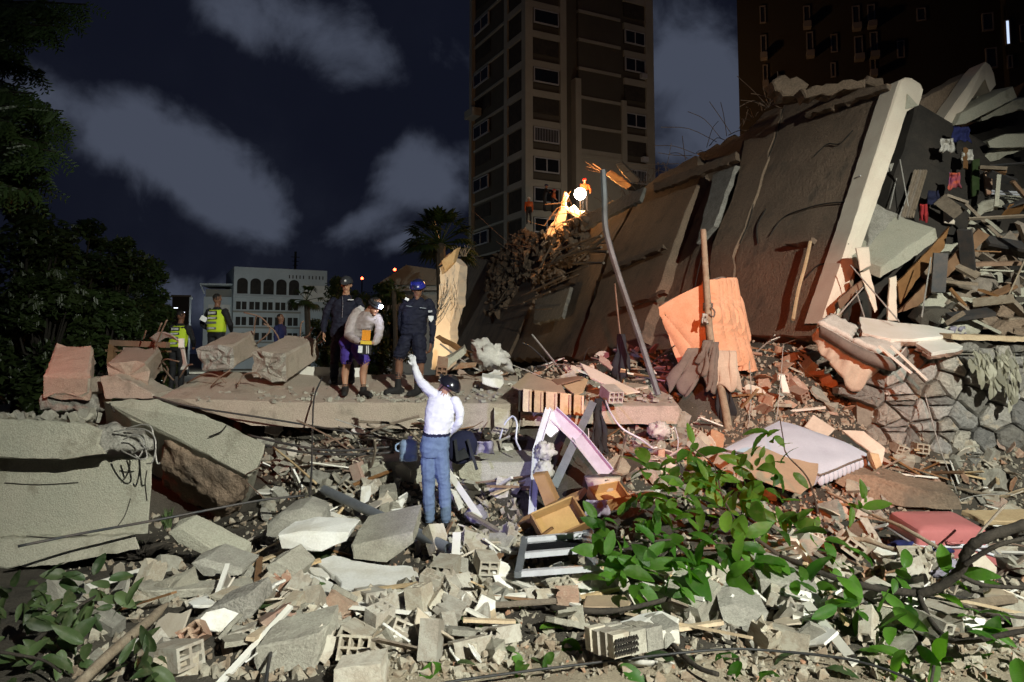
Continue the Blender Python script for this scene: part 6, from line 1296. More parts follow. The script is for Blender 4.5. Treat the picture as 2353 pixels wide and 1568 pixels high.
def blk(name, pts, d, ext, mat, label, cat='block', j=.016, seed=1, sl=.06):
    """angular broken block: hull of the outline, its far side and a few knocked-off corners"""
    rg = random.Random(seed); f = [P(u, v, d + rg.uniform(-.03, .03)) for u, v in pts]; c = sum(f, V()) / len(f); ext = V(ext); q = []
    for p in f:
        e = (c - p) * rg.uniform(.03, .14); q += [p + V((rg.uniform(-j, j), rg.uniform(-j, j), rg.uniform(-j, j))), p + e + ext * rg.uniform(.8, 1.15), p + e * .5 - ext * .06 * rg.random()]
        if rg.random() < .5: q.append(p - e * .4 + ext * rg.uniform(.3, .7))
    bm = hull([x - c for x in q]); bmesh.ops.triangulate(bm, faces=bm.faces); bmesh.ops.subdivide_edges(bm, edges=bm.edges, cuts=3, use_grid_fill=True)
    for v in bm.verts:
        w = v.co * 8 + V((seed, 0, 0)); v.co += v.co.normalized() * .012 * (noise.fractal(w, .8, 2.2, 3))
    me = tmpl(bm, name, mat); o = link(name, me, None, c); return tag(o, label, cat)
blk('concrete_block', [(590, 1490), (735, 1462), (742, 1488), (720, 1544), (592, 1548), (580, 1520)], 5.3, (.06, .36, .10), 'chunk', 'big concrete block lying nearest the street, left of the bricks', seed=11)
blk('concrete_block', [(588, 1448), (690, 1434), (700, 1458), (680, 1476), (588, 1478)], 5.75, (.04, .34, .08), 'chunk', 'flat concrete block behind the big near block', seed=12)
blk('concrete_block', [(808, 1252), (905, 1248), (946, 1226), (948, 1248), (890, 1290), (815, 1284)], 7.2, (.05, .5, .16), 'chunk', 'squared concrete block lying under the pipe', seed=13)
blk('concrete_block', [(640, 1232), (700, 1222), (805, 1222), (792, 1244), (740, 1268), (648, 1262)], 7.3, (.04, .3, .08), 'plaster', 'long broken wall piece with white face above the plaster slab', seed=14)
blk('concrete_block', [(610, 1206), (640, 1190), (650, 1176), (692, 1168), (740, 1178), (738, 1216), (640, 1236), (612, 1232)], 7.9, (.04, .3, .06), 'chunk', 'broad jagged concrete plate behind the long wall piece', seed=15)
blk('concrete_block', [(612, 1300), (636, 1288), (684, 1318), (664, 1352), (628, 1340)], 6.7, (.1, .3, .06), 'chunk', 'boxy tan concrete block crossed by the hanging cable', seed=16)
blk('concrete_block', [(765, 1536), (876, 1528), (878, 1590), (765, 1590)], 5.0, (.02, .16, .04), 'brick', 'large tan block at the bottom edge of the rubble', seed=17)
blk('concrete_block', [(440, 1292), (470, 1280), (555, 1312), (552, 1322), (470, 1322)], 7.0, (.05, .4, .05), 'chunk', 'low rounded rock below the slanting brick slab', seed=18, j=.03)
blk('concrete_block', [(455, 1418), (490, 1392), (575, 1366), (582, 1408), (560, 1430), (500, 1446)], 6.0, (.05, .3, .05), 'rough', 'grey angular rock standing left of the cable', seed=19, j=.025)
blk('slanting_slab', [(388, 1222), (410, 1212), (480, 1240), (552, 1278), (548, 1304), (498, 1290), (404, 1246)], 7.6, (.08, .22, .10), 'stucco', 'slanting brick slab with a rounded hole beside the wall block', 'slab', seed=20)
slabtop('concrete_plank', [(302, 1342), (420, 1335), (580, 1328), (590, 1346), (450, 1354), (337, 1358)], 6.5, .011, .08, 'chunk', 'long flat concrete plank lying left of the near rubble', 'plank', .014, 21)
slabtop('concrete_plank', [(480, 1432), (560, 1428), (700, 1425), (698, 1446), (540, 1452)], 5.75, .011, .06, 'chunk', 'flat concrete plank below the grey angular rock', 'plank', .014, 22)
blk('concrete_block', [(1650, 1392), (1684, 1386), (1765, 1408), (1754, 1428), (1742, 1486), (1714, 1486), (1697, 1462), (1668, 1446)], 6.1, (.04, .3, .08), 'chunk', 'tall cracked concrete lump at the end of the leafy branch', seed=23, j=.025)
blk('concrete_block', [(1742, 1330), (1800, 1336), (1880, 1352), (1900, 1380), (1850, 1400), (1755, 1392)], 6.5, (.06, .5, .1), 'chunk', 'broad grey concrete block lying under the dark limb', seed=24)
slabtop('brown_plank', [(1346, 1368), (1436, 1366), (1450, 1384), (1444, 1396), (1340, 1394)], 6.25, .01, .03, 'card', 'flat brown board lying behind the brick fragment', 'board', .006, 25)
MB().bar(P(1466, 1342, 6.7), P(1622, 1376, 6.2), .07, .03).build('pale_plank', MT['board_white'], None, 'long pale plank lying below the leafy branches', 'plank')
slabtop('pale_board', [(2212, 1172), (2353, 1170), (2420, 1176), (2420, 1200), (2262, 1196)], 8.6, .012, .06, 'wood_pale', 'wide pale board lying at the photo edge above the suitcase', 'board', .01, 26)
# masonry fragment of several bricks
bf = empty('masonry_fragment', P(1440, 1510, 5.7), 'chunk of brick wall still mortared together in the near rubble', 'masonry')
o0, o1, o2 = P(1338, 1500, 5.35), P(1410, 1518, 5.15), P(1526, 1488, 5.35)
ax = (o1 - o0); ay = (o2 - o1); up = V((0.02, .06, .15))
BR = {}
for i in range(4):
    for k in range(3):
        a = o0 + ax * (i / 4) + ay * (k / 3) + ax / 8 + ay / 6 + up * (.5 - .05 * k); a.z += R(-.008, .008)
        M = Matrix((ay.normalized(), ax.normalized() * -1, ay.cross(ax).normalized() * -1)).transposed() if False else None
        t1 = ay.normalized(); t2 = (ax - t1 * ax.dot(t1)).normalized(); t3 = t1.cross(t2)
        M = Matrix((t1, t2, t3)).transposed()
        MB().box(a, (ay.length / 3 * R(.93, .97), ax.length / 4 * .92, .15), M).build('brick', MT['chunk' if k else 'brick'], bf)
m = MB()
for i in range(9):
    for k in range(3):
        p = o1.lerp(o2, .06 + .05 * i) + V((0, 0, .035 + k * .038)) - V((0, .012, 0)); m.tube([p + V((.0, .05, 0)), p + V((0, -.012, 0))], .009, 8)
m.build('brick_perforation', MT['dark'], bf)
MB().prism([P(1425, 1428, 5.85), P(1470, 1412, 6.0), P(1520, 1402, 6.05), P(1562, 1420, 5.95), P(1556, 1450, 5.7), P(1520, 1452, 5.6), P(1470, 1444, 5.65)], (0, .0, -.10), .014, .07, .012, 0, 4).build('plaster_cap', MT['plaster'], bf)
MB().prism([P(1530, 1450, 5.65), P(1560, 1432, 5.75), P(1562, 1460, 5.75), P(1530, 1492, 5.55)], (-.1, .3, .0), .014, .07, .012, 0, 5).build('mortar_end', MT['chunk'], bf)
# loose hollow bricks one can point to
for me, u, v, d, r_, s_, lb in [(HB[1], 1003, 1240, 7.7, (.9, .1, .7), .9, 'hollow brick with six square holes facing out at the feet of the man in white'), (HB[0], 1118, 1293, 7.0, (.15, .1, .25), .95, 'hollow brick with four square holes beside the window frame'), (HB[1], 1024, 1306, 6.9, (.1, .05, -.2), 1.0, 'pair carrying hollow brick under the white plaster flake'),
                                (HB[1], 1148, 968, 10.0, (.9, .2, .3), 1.0, 'hollow block lying on the slope beside the arching cable'), (HB[1], 1405, 905, 10.75, (.3, .0, .3), 1.1, 'six hole clay block at the corner of the slab end'), (HB[1], 1680, 1072, 9.6, (.4, .3, .6), 1.15, 'large hollow block standing between leaves and fallen mattress'), (HB[4], 1016, 842, 12.0, (.5, .1, .1), 1.2, 'reddish hollow block behind the man in white helmet')]:
    put(me, P(u, v, d), r_, s_, 'hollow_brick', lb, 'brick', None)
prism_thing('concrete_post', [(1000, 850, 12.2), (1006, 838, 12.2), (1066, 800, 12.3), (1072, 812, 12.3), (1014, 858, 12.2)], (0, .25, .06), 'stucco', 'tan concrete post piece lying behind the helmeted man', 'post', j=.012)
prism_thing('white_brick_slab', [(1108, 866, 11.6), (1154, 872, 11.6), (1158, 882, 11.6), (1150, 894, 11.55), (1108, 884, 11.55)], (0, .4, .05), 'plaster', 'whitish hollow slab piece on the floor slab edge', 'slab', j=.012)
prism_thing('orange_board', [(1042, 848, 11.9), (1058, 833, 12), (1096, 833, 12), (1092, 842, 11.9)], (0, .02, -.02), 'brick_red', 'orange board lying beside the torn sack', 'board', j=.002)
# ================================================================== fallen leafy branches
def leaf_mesh(seed, mat):
    rg = random.Random(seed); n = 9; wd = rg.uniform(.17, .27); c = rg.uniform(-.1, .6); fold = rg.uniform(.1, .35); tw = rg.uniform(-.3, .3); rows = []
    for i in range(n):
        t = i / (n - 1); w = wd * math.sin(math.pi * min(1, t ** .8 * .97 + .02)) ** .75 * (1.08 if t > .5 else 1) + .008; row = []
        for k in (-1, -.5, 0, .5, 1):
            x = k * w; z = -c * t * t + abs(k) * w * fold + .012 * math.sin(t * 22 + k * 3); a = tw * t; row.append(V((x * math.cos(a) - z * math.sin(a) * .3, t, z + x * math.sin(a))))
        rows.append(row)
    m = MB(); m.grid(rows); return m.mesh('leaf', MT[mat], smooth=True)
LF = [leaf_mesh(k, 'leaf') for k in range(9)]; LFD = [leaf_mesh(10 + k, 'leaf_dull') for k in range(4)]; LDR = [leaf_mesh(20 + k, 'leaf_dry') for k in range(3)]
def leaf_at(par, meshes, p, d, up, L, rg, name='leaf'):
    o = bpy.data.objects.new(name, rg.choice(meshes)); COL.objects.link(o); o.parent = par; o.location = p - WL[par.name]
    y = d.normalized(); x = y.cross(up).normalized() if y.cross(up).length > .05 else y.orthogonal().normalized(); z = x.cross(y)
    o.rotation_euler = Matrix((x, y, z)).transposed().to_euler(); o.scale = (L * rg.uniform(.85, 1.15), L, L)
    return o
def rosette(par, c, axis, n, L, rg, meshes):
    axis = axis.normalized(); e1 = axis.orthogonal().normalized(); e2 = axis.cross(e1); ph = rg.uniform(0, 6)
    for k in range(n):
        a = ph + 2 * math.pi * k / n + rg.uniform(-.3, .3); el = rg.uniform(-.5, 1.1); d = (e1 * math.cos(a) + e2 * math.sin(a)) * math.cos(el) + axis * math.sin(el)
        leaf_at(par, meshes, c + d * .02 + V((rg.gauss(0, .07), rg.gauss(0, .07), rg.gauss(0, .05))), d, axis + V((rg.uniform(-1.1, 1.1), rg.uniform(-1.1, 1.1), rg.uniform(-.2, .9))), L * rg.uniform(.5, 1.15), rg)
ft = empty('fallen_tree', P(2115, 1365, 6.3), 'fallen tree limb with large glossy green leaves across the right rubble', 'tree')
def limb(par, pts, r0, r1, mat='bark', name='branch'):
    c = crom([P(*p) for p in pts], 6); n = len(c); return MB().tube(c, [.74 * (r0 + (r1 - r0) * k / (n - 1)) * (1 + .12 * math.sin(k * 2.3)) for k in range(n)], 8).build(name, MT[mat], par, smooth=True)
limb(ft, [(2440, 1180, 5.6), (2353, 1207, 5.7), (2260, 1238, 5.8), (2222, 1268, 5.9), (2205, 1312, 6.0), (2160, 1348, 6.1), (2112, 1366, 6.2)], .055, .05)
limb(ft, [(2115, 1365, 6.2), (2050, 1358, 6.3), (1980, 1345, 6.4), (1900, 1322, 6.6), (1840, 1296, 6.8), (1792, 1278, 7.0)], .045, .028)
limb(ft, [(2112, 1370, 6.2), (2135, 1420, 5.8), (2165, 1458, 5.5), (2215, 1475, 5.3), (2353, 1450, 5.1), (2440, 1440, 5.0)], .03, .022)
limb(ft, [(2215, 1300, 5.9), (2260, 1270, 5.8), (2310, 1248, 5.7), (2420, 1225, 5.6)], .028, .02)
limb(ft, [(2205, 1322, 6.0), (2260, 1345, 5.9), (2353, 1352, 5.8), (2430, 1365, 5.7)], .024, .018)
limb(ft, [(2185, 1372, 6.0), (2220, 1395, 5.9), (2290, 1412, 5.8), (2430, 1430, 5.7)], .02, .014)
limb(ft, [(2190, 1278, 7.2), (2120, 1272, 7.3), (2050, 1262, 7.5), (1990, 1242, 7.7), (1940, 1238, 7.8), (1860, 1240, 7.9)], .034, .03, 'bark_pale')
limb(ft, [(2190, 1280, 7.1), (2140, 1250, 7.3), (2070, 1210, 7.6), (2010, 1185, 7.9), (1940, 1150, 8.2), (1900, 1130, 8.4)], .028, .022, 'bark_pale')
limb(ft, [(1792, 960, 8.6), (1800, 1010, 8.5), (1808, 1045, 8.4), (1850, 1090, 8.2), (1868, 1130, 8.0), (1880, 1180, 7.8)], .008, .014)
limb(ft, [(1792, 1278, 7.0), (1740, 1240, 7.1), (1680, 1200, 7.2), (1620, 1160, 7.3), (1560, 1120, 7.4)], .026, .012)
limb(ft, [(1740, 1240, 7.1), (1660, 1250, 7.0), (1560, 1240, 6.9), (1460, 1250, 6.8), (1400, 1260, 6.8)], .02, .008)
limb(ft, [(1700, 1215, 7.2), (1660, 1140, 7.4), (1640, 1070, 7.6), (1590, 1030, 7.8)], .015, .006)
limb(ft, [(1560, 1240, 6.9), (1500, 1300, 6.6), (1440, 1340, 6.4)], .012, .006)
limb(ft, [(1880, 1316, 6.7), (1840, 1370, 6.4), (1800, 1400, 6.2)], .012, .006)
limb(ft, [(2165, 1458, 5.5), (2150, 1510, 5.2), (2140, 1568, 4.95)], .016, .012)
rg = random.Random(21)
RS = [(1775, 1010, 8.4), (1790, 1080, 8.0), (1600, 1040, 7.9), (1500, 1075, 7.6), (1540, 1110, 7.5), (1590, 1120, 7.4), (1650, 1095, 7.6), (1700, 1120, 7.6), (1740, 1090, 7.8), (1480, 1150, 7.3), (1530, 1175, 7.2), (1600, 1170, 7.2), (1660, 1180, 7.2), (1720, 1170, 7.4), (1780, 1150, 7.6),
      (1390, 1195, 7.2), (1440, 1215, 7.0), (1500, 1235, 6.9), (1570, 1230, 6.9), (1640, 1240, 6.9), (1700, 1245, 7.0), (1760, 1220, 7.2), (1830, 1195, 7.4), (1400, 1275, 6.7), (1460, 1290, 6.6), (1530, 1300, 6.5), (1600, 1300, 6.5), (1670, 1310, 6.5), (1740, 1300, 6.7), (1620, 1090, 7.6), (1430, 1340, 6.4), (1560, 1350, 6.3),
      (1960, 1160, 7.8), (1880, 1240, 7.2), (2050, 1310, 6.5), (1900, 1390, 6.0), (1970, 1400, 5.9), (2060, 1420, 5.8), (2260, 1420, 5.6), (2300, 1480, 5.2), (2140, 1500, 5.2), (1700, 1060, 7.9), (1560, 1070, 7.8), (2200, 1330, 6.2), (1860, 1330, 6.6), (1920, 1290, 6.8)]
for u, v, d in RS: rosette(ft, P(u, v, d), V((rg.uniform(-.5, .5), rg.uniform(-.8, -.1), rg.uniform(.3, 1))), rg.choice((6, 6, 6, 7)), .25, rg, LF)
# second, duller clump at the near corner
f2 = empty('fallen_tree', P(100, 1470, 5.5), 'dull leafy branch clump lying at the near street corner', 'tree')
limb(f2, [(-60, 1560, 5.0), (60, 1490, 5.3), (140, 1420, 5.6), (220, 1370, 5.9)], .03, .012)
limb(f2, [(-60, 1490, 5.0), (40, 1505, 5.0), (100, 1518, 5.0), (140, 1545, 4.9)], .016, .01)
for u, v, d in [(60, 1350, 5.9), (130, 1340, 6.0), (200, 1340, 6.0), (150, 1390, 5.8), (90, 1410, 5.6), (40, 1440, 5.4), (170, 1440, 5.5), (230, 1385, 5.9), (120, 1475, 5.3), (190, 1490, 5.3), (30, 1390, 5.6), (330, 1530, 5.1), (380, 1520, 5.1), (280, 1380, 6.0), (60, 1530, 5.0), (290, 1560, 4.95)]:
    rosette(f2, P(u, v, d), V((rg.uniform(-.4, .6), rg.uniform(-.9, -.2), rg.uniform(.1, .8))), 6, .2, rg, LFD)
# single leaves blown over the street
for k in range(46):
    u, v = (rg.uniform(1000, 1330), rg.uniform(1380, 1560)) if k < 20 else (rg.uniform(1330, 2300), rg.uniform(1500, 1560)) if k < 34 else (rg.uniform(600, 1000), rg.uniform(1200, 1500))
    o = bpy.data.objects.new('fallen_leaf', rg.choice(LF + LFD)); COL.objects.link(o); o.location = on(u, v, .05); o.rotation_euler = (rg.uniform(-.5, .4), rg.uniform(-.5, .5), rg.uniform(0, 6.28)); s_ = rg.uniform(.12, .26); o.scale = (s_,) * 3
    tag(o, 'single green leaf lying loose on the street rubble', 'leaf', 'loose leaves on the street')
# small weed tufts
def tuft(u, v, n, hgt, label, mat='leaf_dull', spread=.12, seed=1):
    rg = random.Random(seed); p = on(u, v); m = MB()
    for k in range(n):
        a = rg.uniform(0, 6.28); d = V((math.cos(a) * spread, math.sin(a) * spread, hgt * rg.uniform(.5, 1.1))); w = V((-math.sin(a), math.cos(a), 0)) * .006; q = p + V((rg.uniform(-.04, .04), rg.uniform(-.04, .04), 0))
        m.add([q - w, q + w, q + d * .6 + w * .8, q + d + V((d.x * .5, d.y * .5, -.03)), q + d * .6 - w * .8], [(0, 1, 2, 3, 4)])
    m.build('weed_tuft', MT[mat], None, label, 'weed')
tuft(720, 1290, 70, .16, 'small dark weed tuft above the narrow plaster piece', seed=2); tuft(385, 1215, 26, .3, 'thin grass tuft beside the slanting brick slab', seed=3, spread=.05); tuft(270, 1270, 30, .2, 'low grass tuft at the foot of the wall block', seed=4, spread=.16)
tuft(330, 1285, 260, .2, 'dark tangle of roots below the wall block', 'bark', .2, 5); tuft(745, 1170, 60, .22, 'withered plant hanging beside the pipe', 'leaf_dry', .16, 6)
# dried creeper over the stone wall
dl = empty('dried_creeper', P(2300, 800, 11.5), 'pale dried creeper leaves hanging over the stone wall top', 'creeper')
rg = random.Random(5)
for k in range(16):
    u = rg.uniform(2225, 2353); a = P(u, rg.uniform(800, 822), 11.45); b = a + V((rg.uniform(-.1, .15), -.06, -rg.uniform(.2, .7))); MB().tube(crom([a, (a + b) / 2 + V((0, -.05, 0)), b], 3), .006, 4).build('stem', MT['leaf_dry'], dl)
    for q in range(4):
        c = a.lerp(b, rg.random()); leaf_at(dl, LDR, c, V((rg.uniform(-.5, .5), rg.uniform(-.5, -.1), -1)), V((0, -1, .2)), rg.uniform(.12, .26), rg)
# ================================================================== people
for nm, c1_, c2_, kw in (('skin_tan', (.40, .22, .14), (.34, .18, .11), {}), ('skin_dark', (.20, .10, .06), (.15, .07, .045), {}), ('hair', (.012, .010, .009), None, {}), ('shirt_white', (.70, .70, .72), (.64, .64, .66), {}), ('denim', (.15, .21, .32), (.11, .155, .25), {}), ('uniform', (.006, .007, .017), (.009, .010, .023), {}),
                         ('jacket', (.34, .29, .275), (.27, .235, .225), {}), ('purple', (.06, .035, .25), (.045, .028, .19), {}), ('boot', (.014, .013, .013), None, {}), ('vest', (.42, .62, .03), (.50, .60, .03), {}), ('orange_coat', (.42, .10, .025), (.34, .07, .02), {}), ('black_shirt', (.014, .014, .016), None, {}), ('navy_shirt', (.015, .018, .07), None, {})):
    MT[nm] = pm(nm, c1_, c2_, 7, .8 if 'skin' not in nm else .55, .08, 60, fine=.06, dist=.004, sss=.1 if 'skin' in nm else 0)
MT['helmet_black'] = pm('helmet_shell', (.012, .012, .016), None, 3, .22, 0, spec=.6, fine=0)
MT['helmet_blue'] = pm('helmet_blue', (.02, .025, .25), (.015, .02, .06), 9, .3, .05, spec=.5, mixr=(.45, .55))
MT['reflect'] = pm('reflective_tape', (.62, .62, .62), None, 3, .4, .0)
MT['red_cap'] = pm('red_helmet', (.5, .03, .03), None, 3, .4, 0)
class Body:
    def __init__(s): s.m = MB(); s.mats = []; s.tagv = []
    def mi(s, name):
        if name not in s.mats: s.mats.append(name)
        return s.mats.index(name)
    def _add(s, fn, mat):
        n0 = len(s.m.v); fn(); s.tagv += [s.mi(mat)] * (len(s.m.v) - n0)
    def limb(s, pts, rad, mat, sides=12, flat=1.0, n=6):
        c = crom(pts, n); k = len(c); rr = []
        for i in range(k):
            t = i / (k - 1) * (len(rad) - 1); a = min(int(t), len(rad) - 2); f = t - a; rr.append(rad[a] * (1 - f) + rad[a + 1] * f)
        d0 = (c[0] - c[1]).normalized(); d1 = (c[-1] - c[-2]).normalized()
        c = [c[0] + d0 * rr[0] * .8, c[0] + d0 * rr[0] * .45] + c + [c[-1] + d1 * rr[-1] * .45, c[-1] + d1 * rr[-1] * .8]
        rr = [rr[0] * .35, rr[0] * .8] + rr + [rr[-1] * .8, rr[-1] * .35]
        s._add(lambda: s.m.tube(c, rr, sides, flat=flat), mat)
    def ell(s, c, rx, ry, rz, rot, mat): s._add(lambda: s.m.ell(c, rx, ry, rz, rot, 16, 12), mat)
    def torso(s, rings, mats):
        """rings: (centre, side axis, front axis, half width, half depth)"""
        N = 20; cs = []
        n = 5
        for i in range(len(rings) - 1):
            A, B = rings[i], rings[i + 1]
            for q in range(n + (1 if i == len(rings) - 2 else 0)):
                t = q / n; tt = t * t * (3 - 2 * t); c = A[0].lerp(B[0], t); x = A[1].lerp(B[1], t).normalized(); y = A[2].lerp(B[2], t).normalized(); w = A[3] + (B[3] - A[3]) * tt; d = A[4] + (B[4] - A[4]) * tt
                cs.append(([c + x * (w * math.copysign(abs(math.cos(a)) ** .85, math.cos(a))) + y * (d * math.copysign(abs(math.sin(a)) ** .85, math.sin(a))) for a in [2 * math.pi * k / N for k in range(N)]], mats[i]))
        vs = [p for r_, _ in cs for p in r_]; tags = [s.mi(m_) for r_, m_ in cs for _ in r_]; K = len(cs)
        fs = [(i * N + k, i * N + (k + 1) % N, (i + 1) * N + (k + 1) % N, (i + 1) * N + k) for i in range(K - 1) for k in range(N)] + [tuple(range(N))[::-1], tuple((K - 1) * N + k for k in range(N))]
        s.m.add(vs, fs); s.tagv += tags
    def hand(s, wrist, d, palm, mat, k=1.0, curl=.5, left=1):
        d = d.normalized(); pn = (palm - d * palm.dot(d)).normalized(); sd = d.cross(pn) * left; M = Matrix((sd, d, pn)).transposed()
        s.ell(wrist + d * .05 * k, .042 * k, .055 * k, .017 * k, M, mat)
        for i, L in enumerate((.066, .076, .072, .056)):
            b = wrist + d * .085 * k + sd * ((i - 1.5) * .0225 * k); p1 = b + d * L * .45 * k + pn * L * .2 * curl * k; p2 = p1 + (d * (1 - curl * .8) + pn * curl).normalized() * L * .35 * k; p3 = p2 + (d * (1 - curl * 1.6) + pn * curl * 1.2).normalized() * L * .3 * k
            s.limb([b - d * .02 * k, p1, p2, p3], [.0095 * k, .009 * k, .0085 * k, .007 * k], mat, 8, n=3)
        b = wrist + d * .025 * k - sd * .032 * k; s.limb([b, b - sd * .022 * k + d * .025 * k + pn * .01, b - sd * .026 * k + d * .055 * k + pn * .018], [.012 * k, .0105 * k, .008 * k], mat, 8, n=3)
    def head(s, c, f, up, skin, hair, k=1.0, hairy=True):
        f = f.normalized(); up = (up - f * up.dot(f)).normalized(); x = f.cross(up); M = Matrix((x, f, up)).transposed(); g = lambda a, b, z: c + M @ V((a * k, b * k, z * k))
        s.ell(g(0, -.008, .02), .074 * k, .092 * k, .098 * k, M, skin); s.ell(g(0, .022, -.05), .056 * k, .066 * k, .068 * k, M, skin); s.ell(g(0, .088, -.018), .0135 * k, .018 * k, .024 * k, M, skin); s.ell(g(0, .068, -.104), .026 * k, .022 * k, .018 * k, M, skin)
        s.ell(g(0, .074, .025), .05 * k, .02 * k, .012 * k, M, skin)
        for q in (-1, 1):
            s.ell(g(q * .078, -.005, -.01), .010 * k, .020 * k, .03 * k, M, skin); s.ell(g(q * .030, .0815, .006), .014 * k, .008 * k, .008 * k, M, 'hair'); s.ell(g(q * .031, .082, .03), .02 * k, .008 * k, .005 * k, M, 'hair')
        s.ell(g(0, .080, -.062), .022 * k, .008 * k, .007 * k, M, 'lip')
        if hairy: s.ell(g(0, -.02, .045), .081 * k, .094 * k, .085 * k, M, hair)
        return M
    def shoe(s, ankle, toe_dir, mat, k=1.0, zs=None, high=.1):
        t = V((toe_dir.x, toe_dir.y, 0)).normalized(); z = (ankle.z - .085 * k) if zs is None else zs; b = V((ankle.x, ankle.y, z))
        s.limb([b - t * .055 * k + V((0, 0, .042 * k)), b + t * .06 * k + V((0, 0, .045 * k)), b + t * .165 * k + V((0, 0, .03 * k))], [.042 * k, .045 * k, .034 * k], mat, 12)
        s.limb([b - t * .06 * k + V((0, 0, .016)), b + t * .17 * k + V((0, 0, .016))], [.040 * k, .038 * k], mat, 12, n=6, flat=.45)
        s.limb([b + V((0, 0, .05 * k)), b + V((0, 0, high * k))], [.05 * k, .044 * k], mat, 12)
    def finish(s, name, label, vox, par_loc, wr=.006, group=None, smooth=3):
        s.mi('lip')
        me = bpy.data.meshes.new('tmp'); me.from_pydata([tuple(p) for p in s.m.v], [], s.m.f); o = bpy.data.objects.new('tmp', me); COL.objects.link(o)
        bm = bmesh.new(); bm.from_mesh(me); bmesh.ops.recalc_face_normals(bm, faces=bm.faces); bm.to_mesh(me); bm.free()
        md = o.modifiers.new('r', 'REMESH'); md.mode = 'VOXEL'; md.voxel_size = vox; md.use_smooth_shade = True
        sm = o.modifiers.new('s', 'SMOOTH'); sm.factor = .5; sm.iterations = smooth
        dg = bpy.context.evaluated_depsgraph_get(); nm = bpy.data.meshes.new_from_object(o.evaluated_get(dg)); bpy.data.objects.remove(o)
        kd = kdtree.KDTree(len(s.m.v))
        for i, p in enumerate(s.m.v): kd.insert(p, i)
        kd.balance(); mv = [0] * len(nm.vertices); cloth = {i for i, q in enumerate(s.mats) if q not in ('skin_tan', 'skin_dark', 'hair', 'boot', 'lip')}
        for v in nm.vertices: mv[v.index] = s.tagv[kd.find(v.co)[1]]
        nrm = [v.normal.copy() for v in nm.vertices]; org = V(par_loc)
        for v in nm.vertices:
            p = v.co.copy()
            if wr and mv[v.index] in cloth: p += nrm[v.index] * wr * 1.5 * (noise.noise(V((p.x * 7 + p.z * 4, p.y * 8, p.z * 15))) + .9 * (1 - 2 * abs(noise.noise(V((p.x * 9 + p.z * 7, p.y * 10, p.z * 17 - p.x * 6))))) - .4)
            v.co = p - org
        for q in s.mats: nm.materials.append(MT[q] if q != 'lip' else MT['skin_lip'])
        for f in nm.polygons:
            a = [mv[i] for i in f.vertices]; f.material_index = max(set(a), key=a.count); f.use_smooth = True
        nm.name = name; ob = link(name, nm, None, org); tag(ob, label, 'person', group); return ob
MT['skin_lip'] = pm('skin_lip', (.20, .08, .06), None, 5, .6, 0)
def cap_shell(par, c, M, k, mat, name, zcut=-.02, rx=.098, ry=.118, rz=.105, rim=True):
    """open dome worn on the head, with thickness"""
    m = MB(); N = 22; rows = []
    for i in range(9):
        a = math.pi / 2 * i / 8; row = []
        for q in range(N + 1):
            b = 2 * math.pi * q / N; row.append(c + M @ V((rx * k * math.cos(a) * math.cos(b), ry * k * math.cos(a) * math.sin(b), zcut * k + rz * k * math.sin(a))))
        rows.append(row)
    m.grid(rows, 0, -.012 * k); o = m.build(name, MT[mat], par, smooth=True)
    if rim: MB().tube(rows[0], .009 * k, 6).build('rim', MT['boot'], o, smooth=True)
    return o
def P2(pts): return [P(*p) for p in pts]
def std(b, hip, sh, pelvis, neck, front, top, bottom, belt=None, k=1.0, w=1.0, belly=0.0, chest=.0):
    """torso from pelvis to neck; hip / sh are side axes"""
    f0 = front - hip * front.dot(hip); f0.normalize(); f1 = front - sh * front.dot(sh); f1.normalize()
    t = lambda q: pelvis.lerp(neck, q)
    rings = [(t(-.12), hip, f0, .13 * w * k, .10 * k), (t(.04), hip, f0, .172 * w * k, .122 * k), (t(.275), hip, f0, .156 * w * k, (.110 + belly * .5) * k), (t(.315), hip, f0, .154 * w * k, (.112 + belly) * k), (t(.62), sh, f1, .178 * w * k, (.122 + chest) * k), (t(.84), sh, f1, .172 * w * k, .105 * k), (t(.96), sh, f1, .095 * w * k, .075 * k), (t(1.03), sh, f1, .062 * k, .062 * k)]
    b.torso(rings, [bottom, bottom, belt or bottom, top, top, top, top])
UP = V((0, 0, 1))
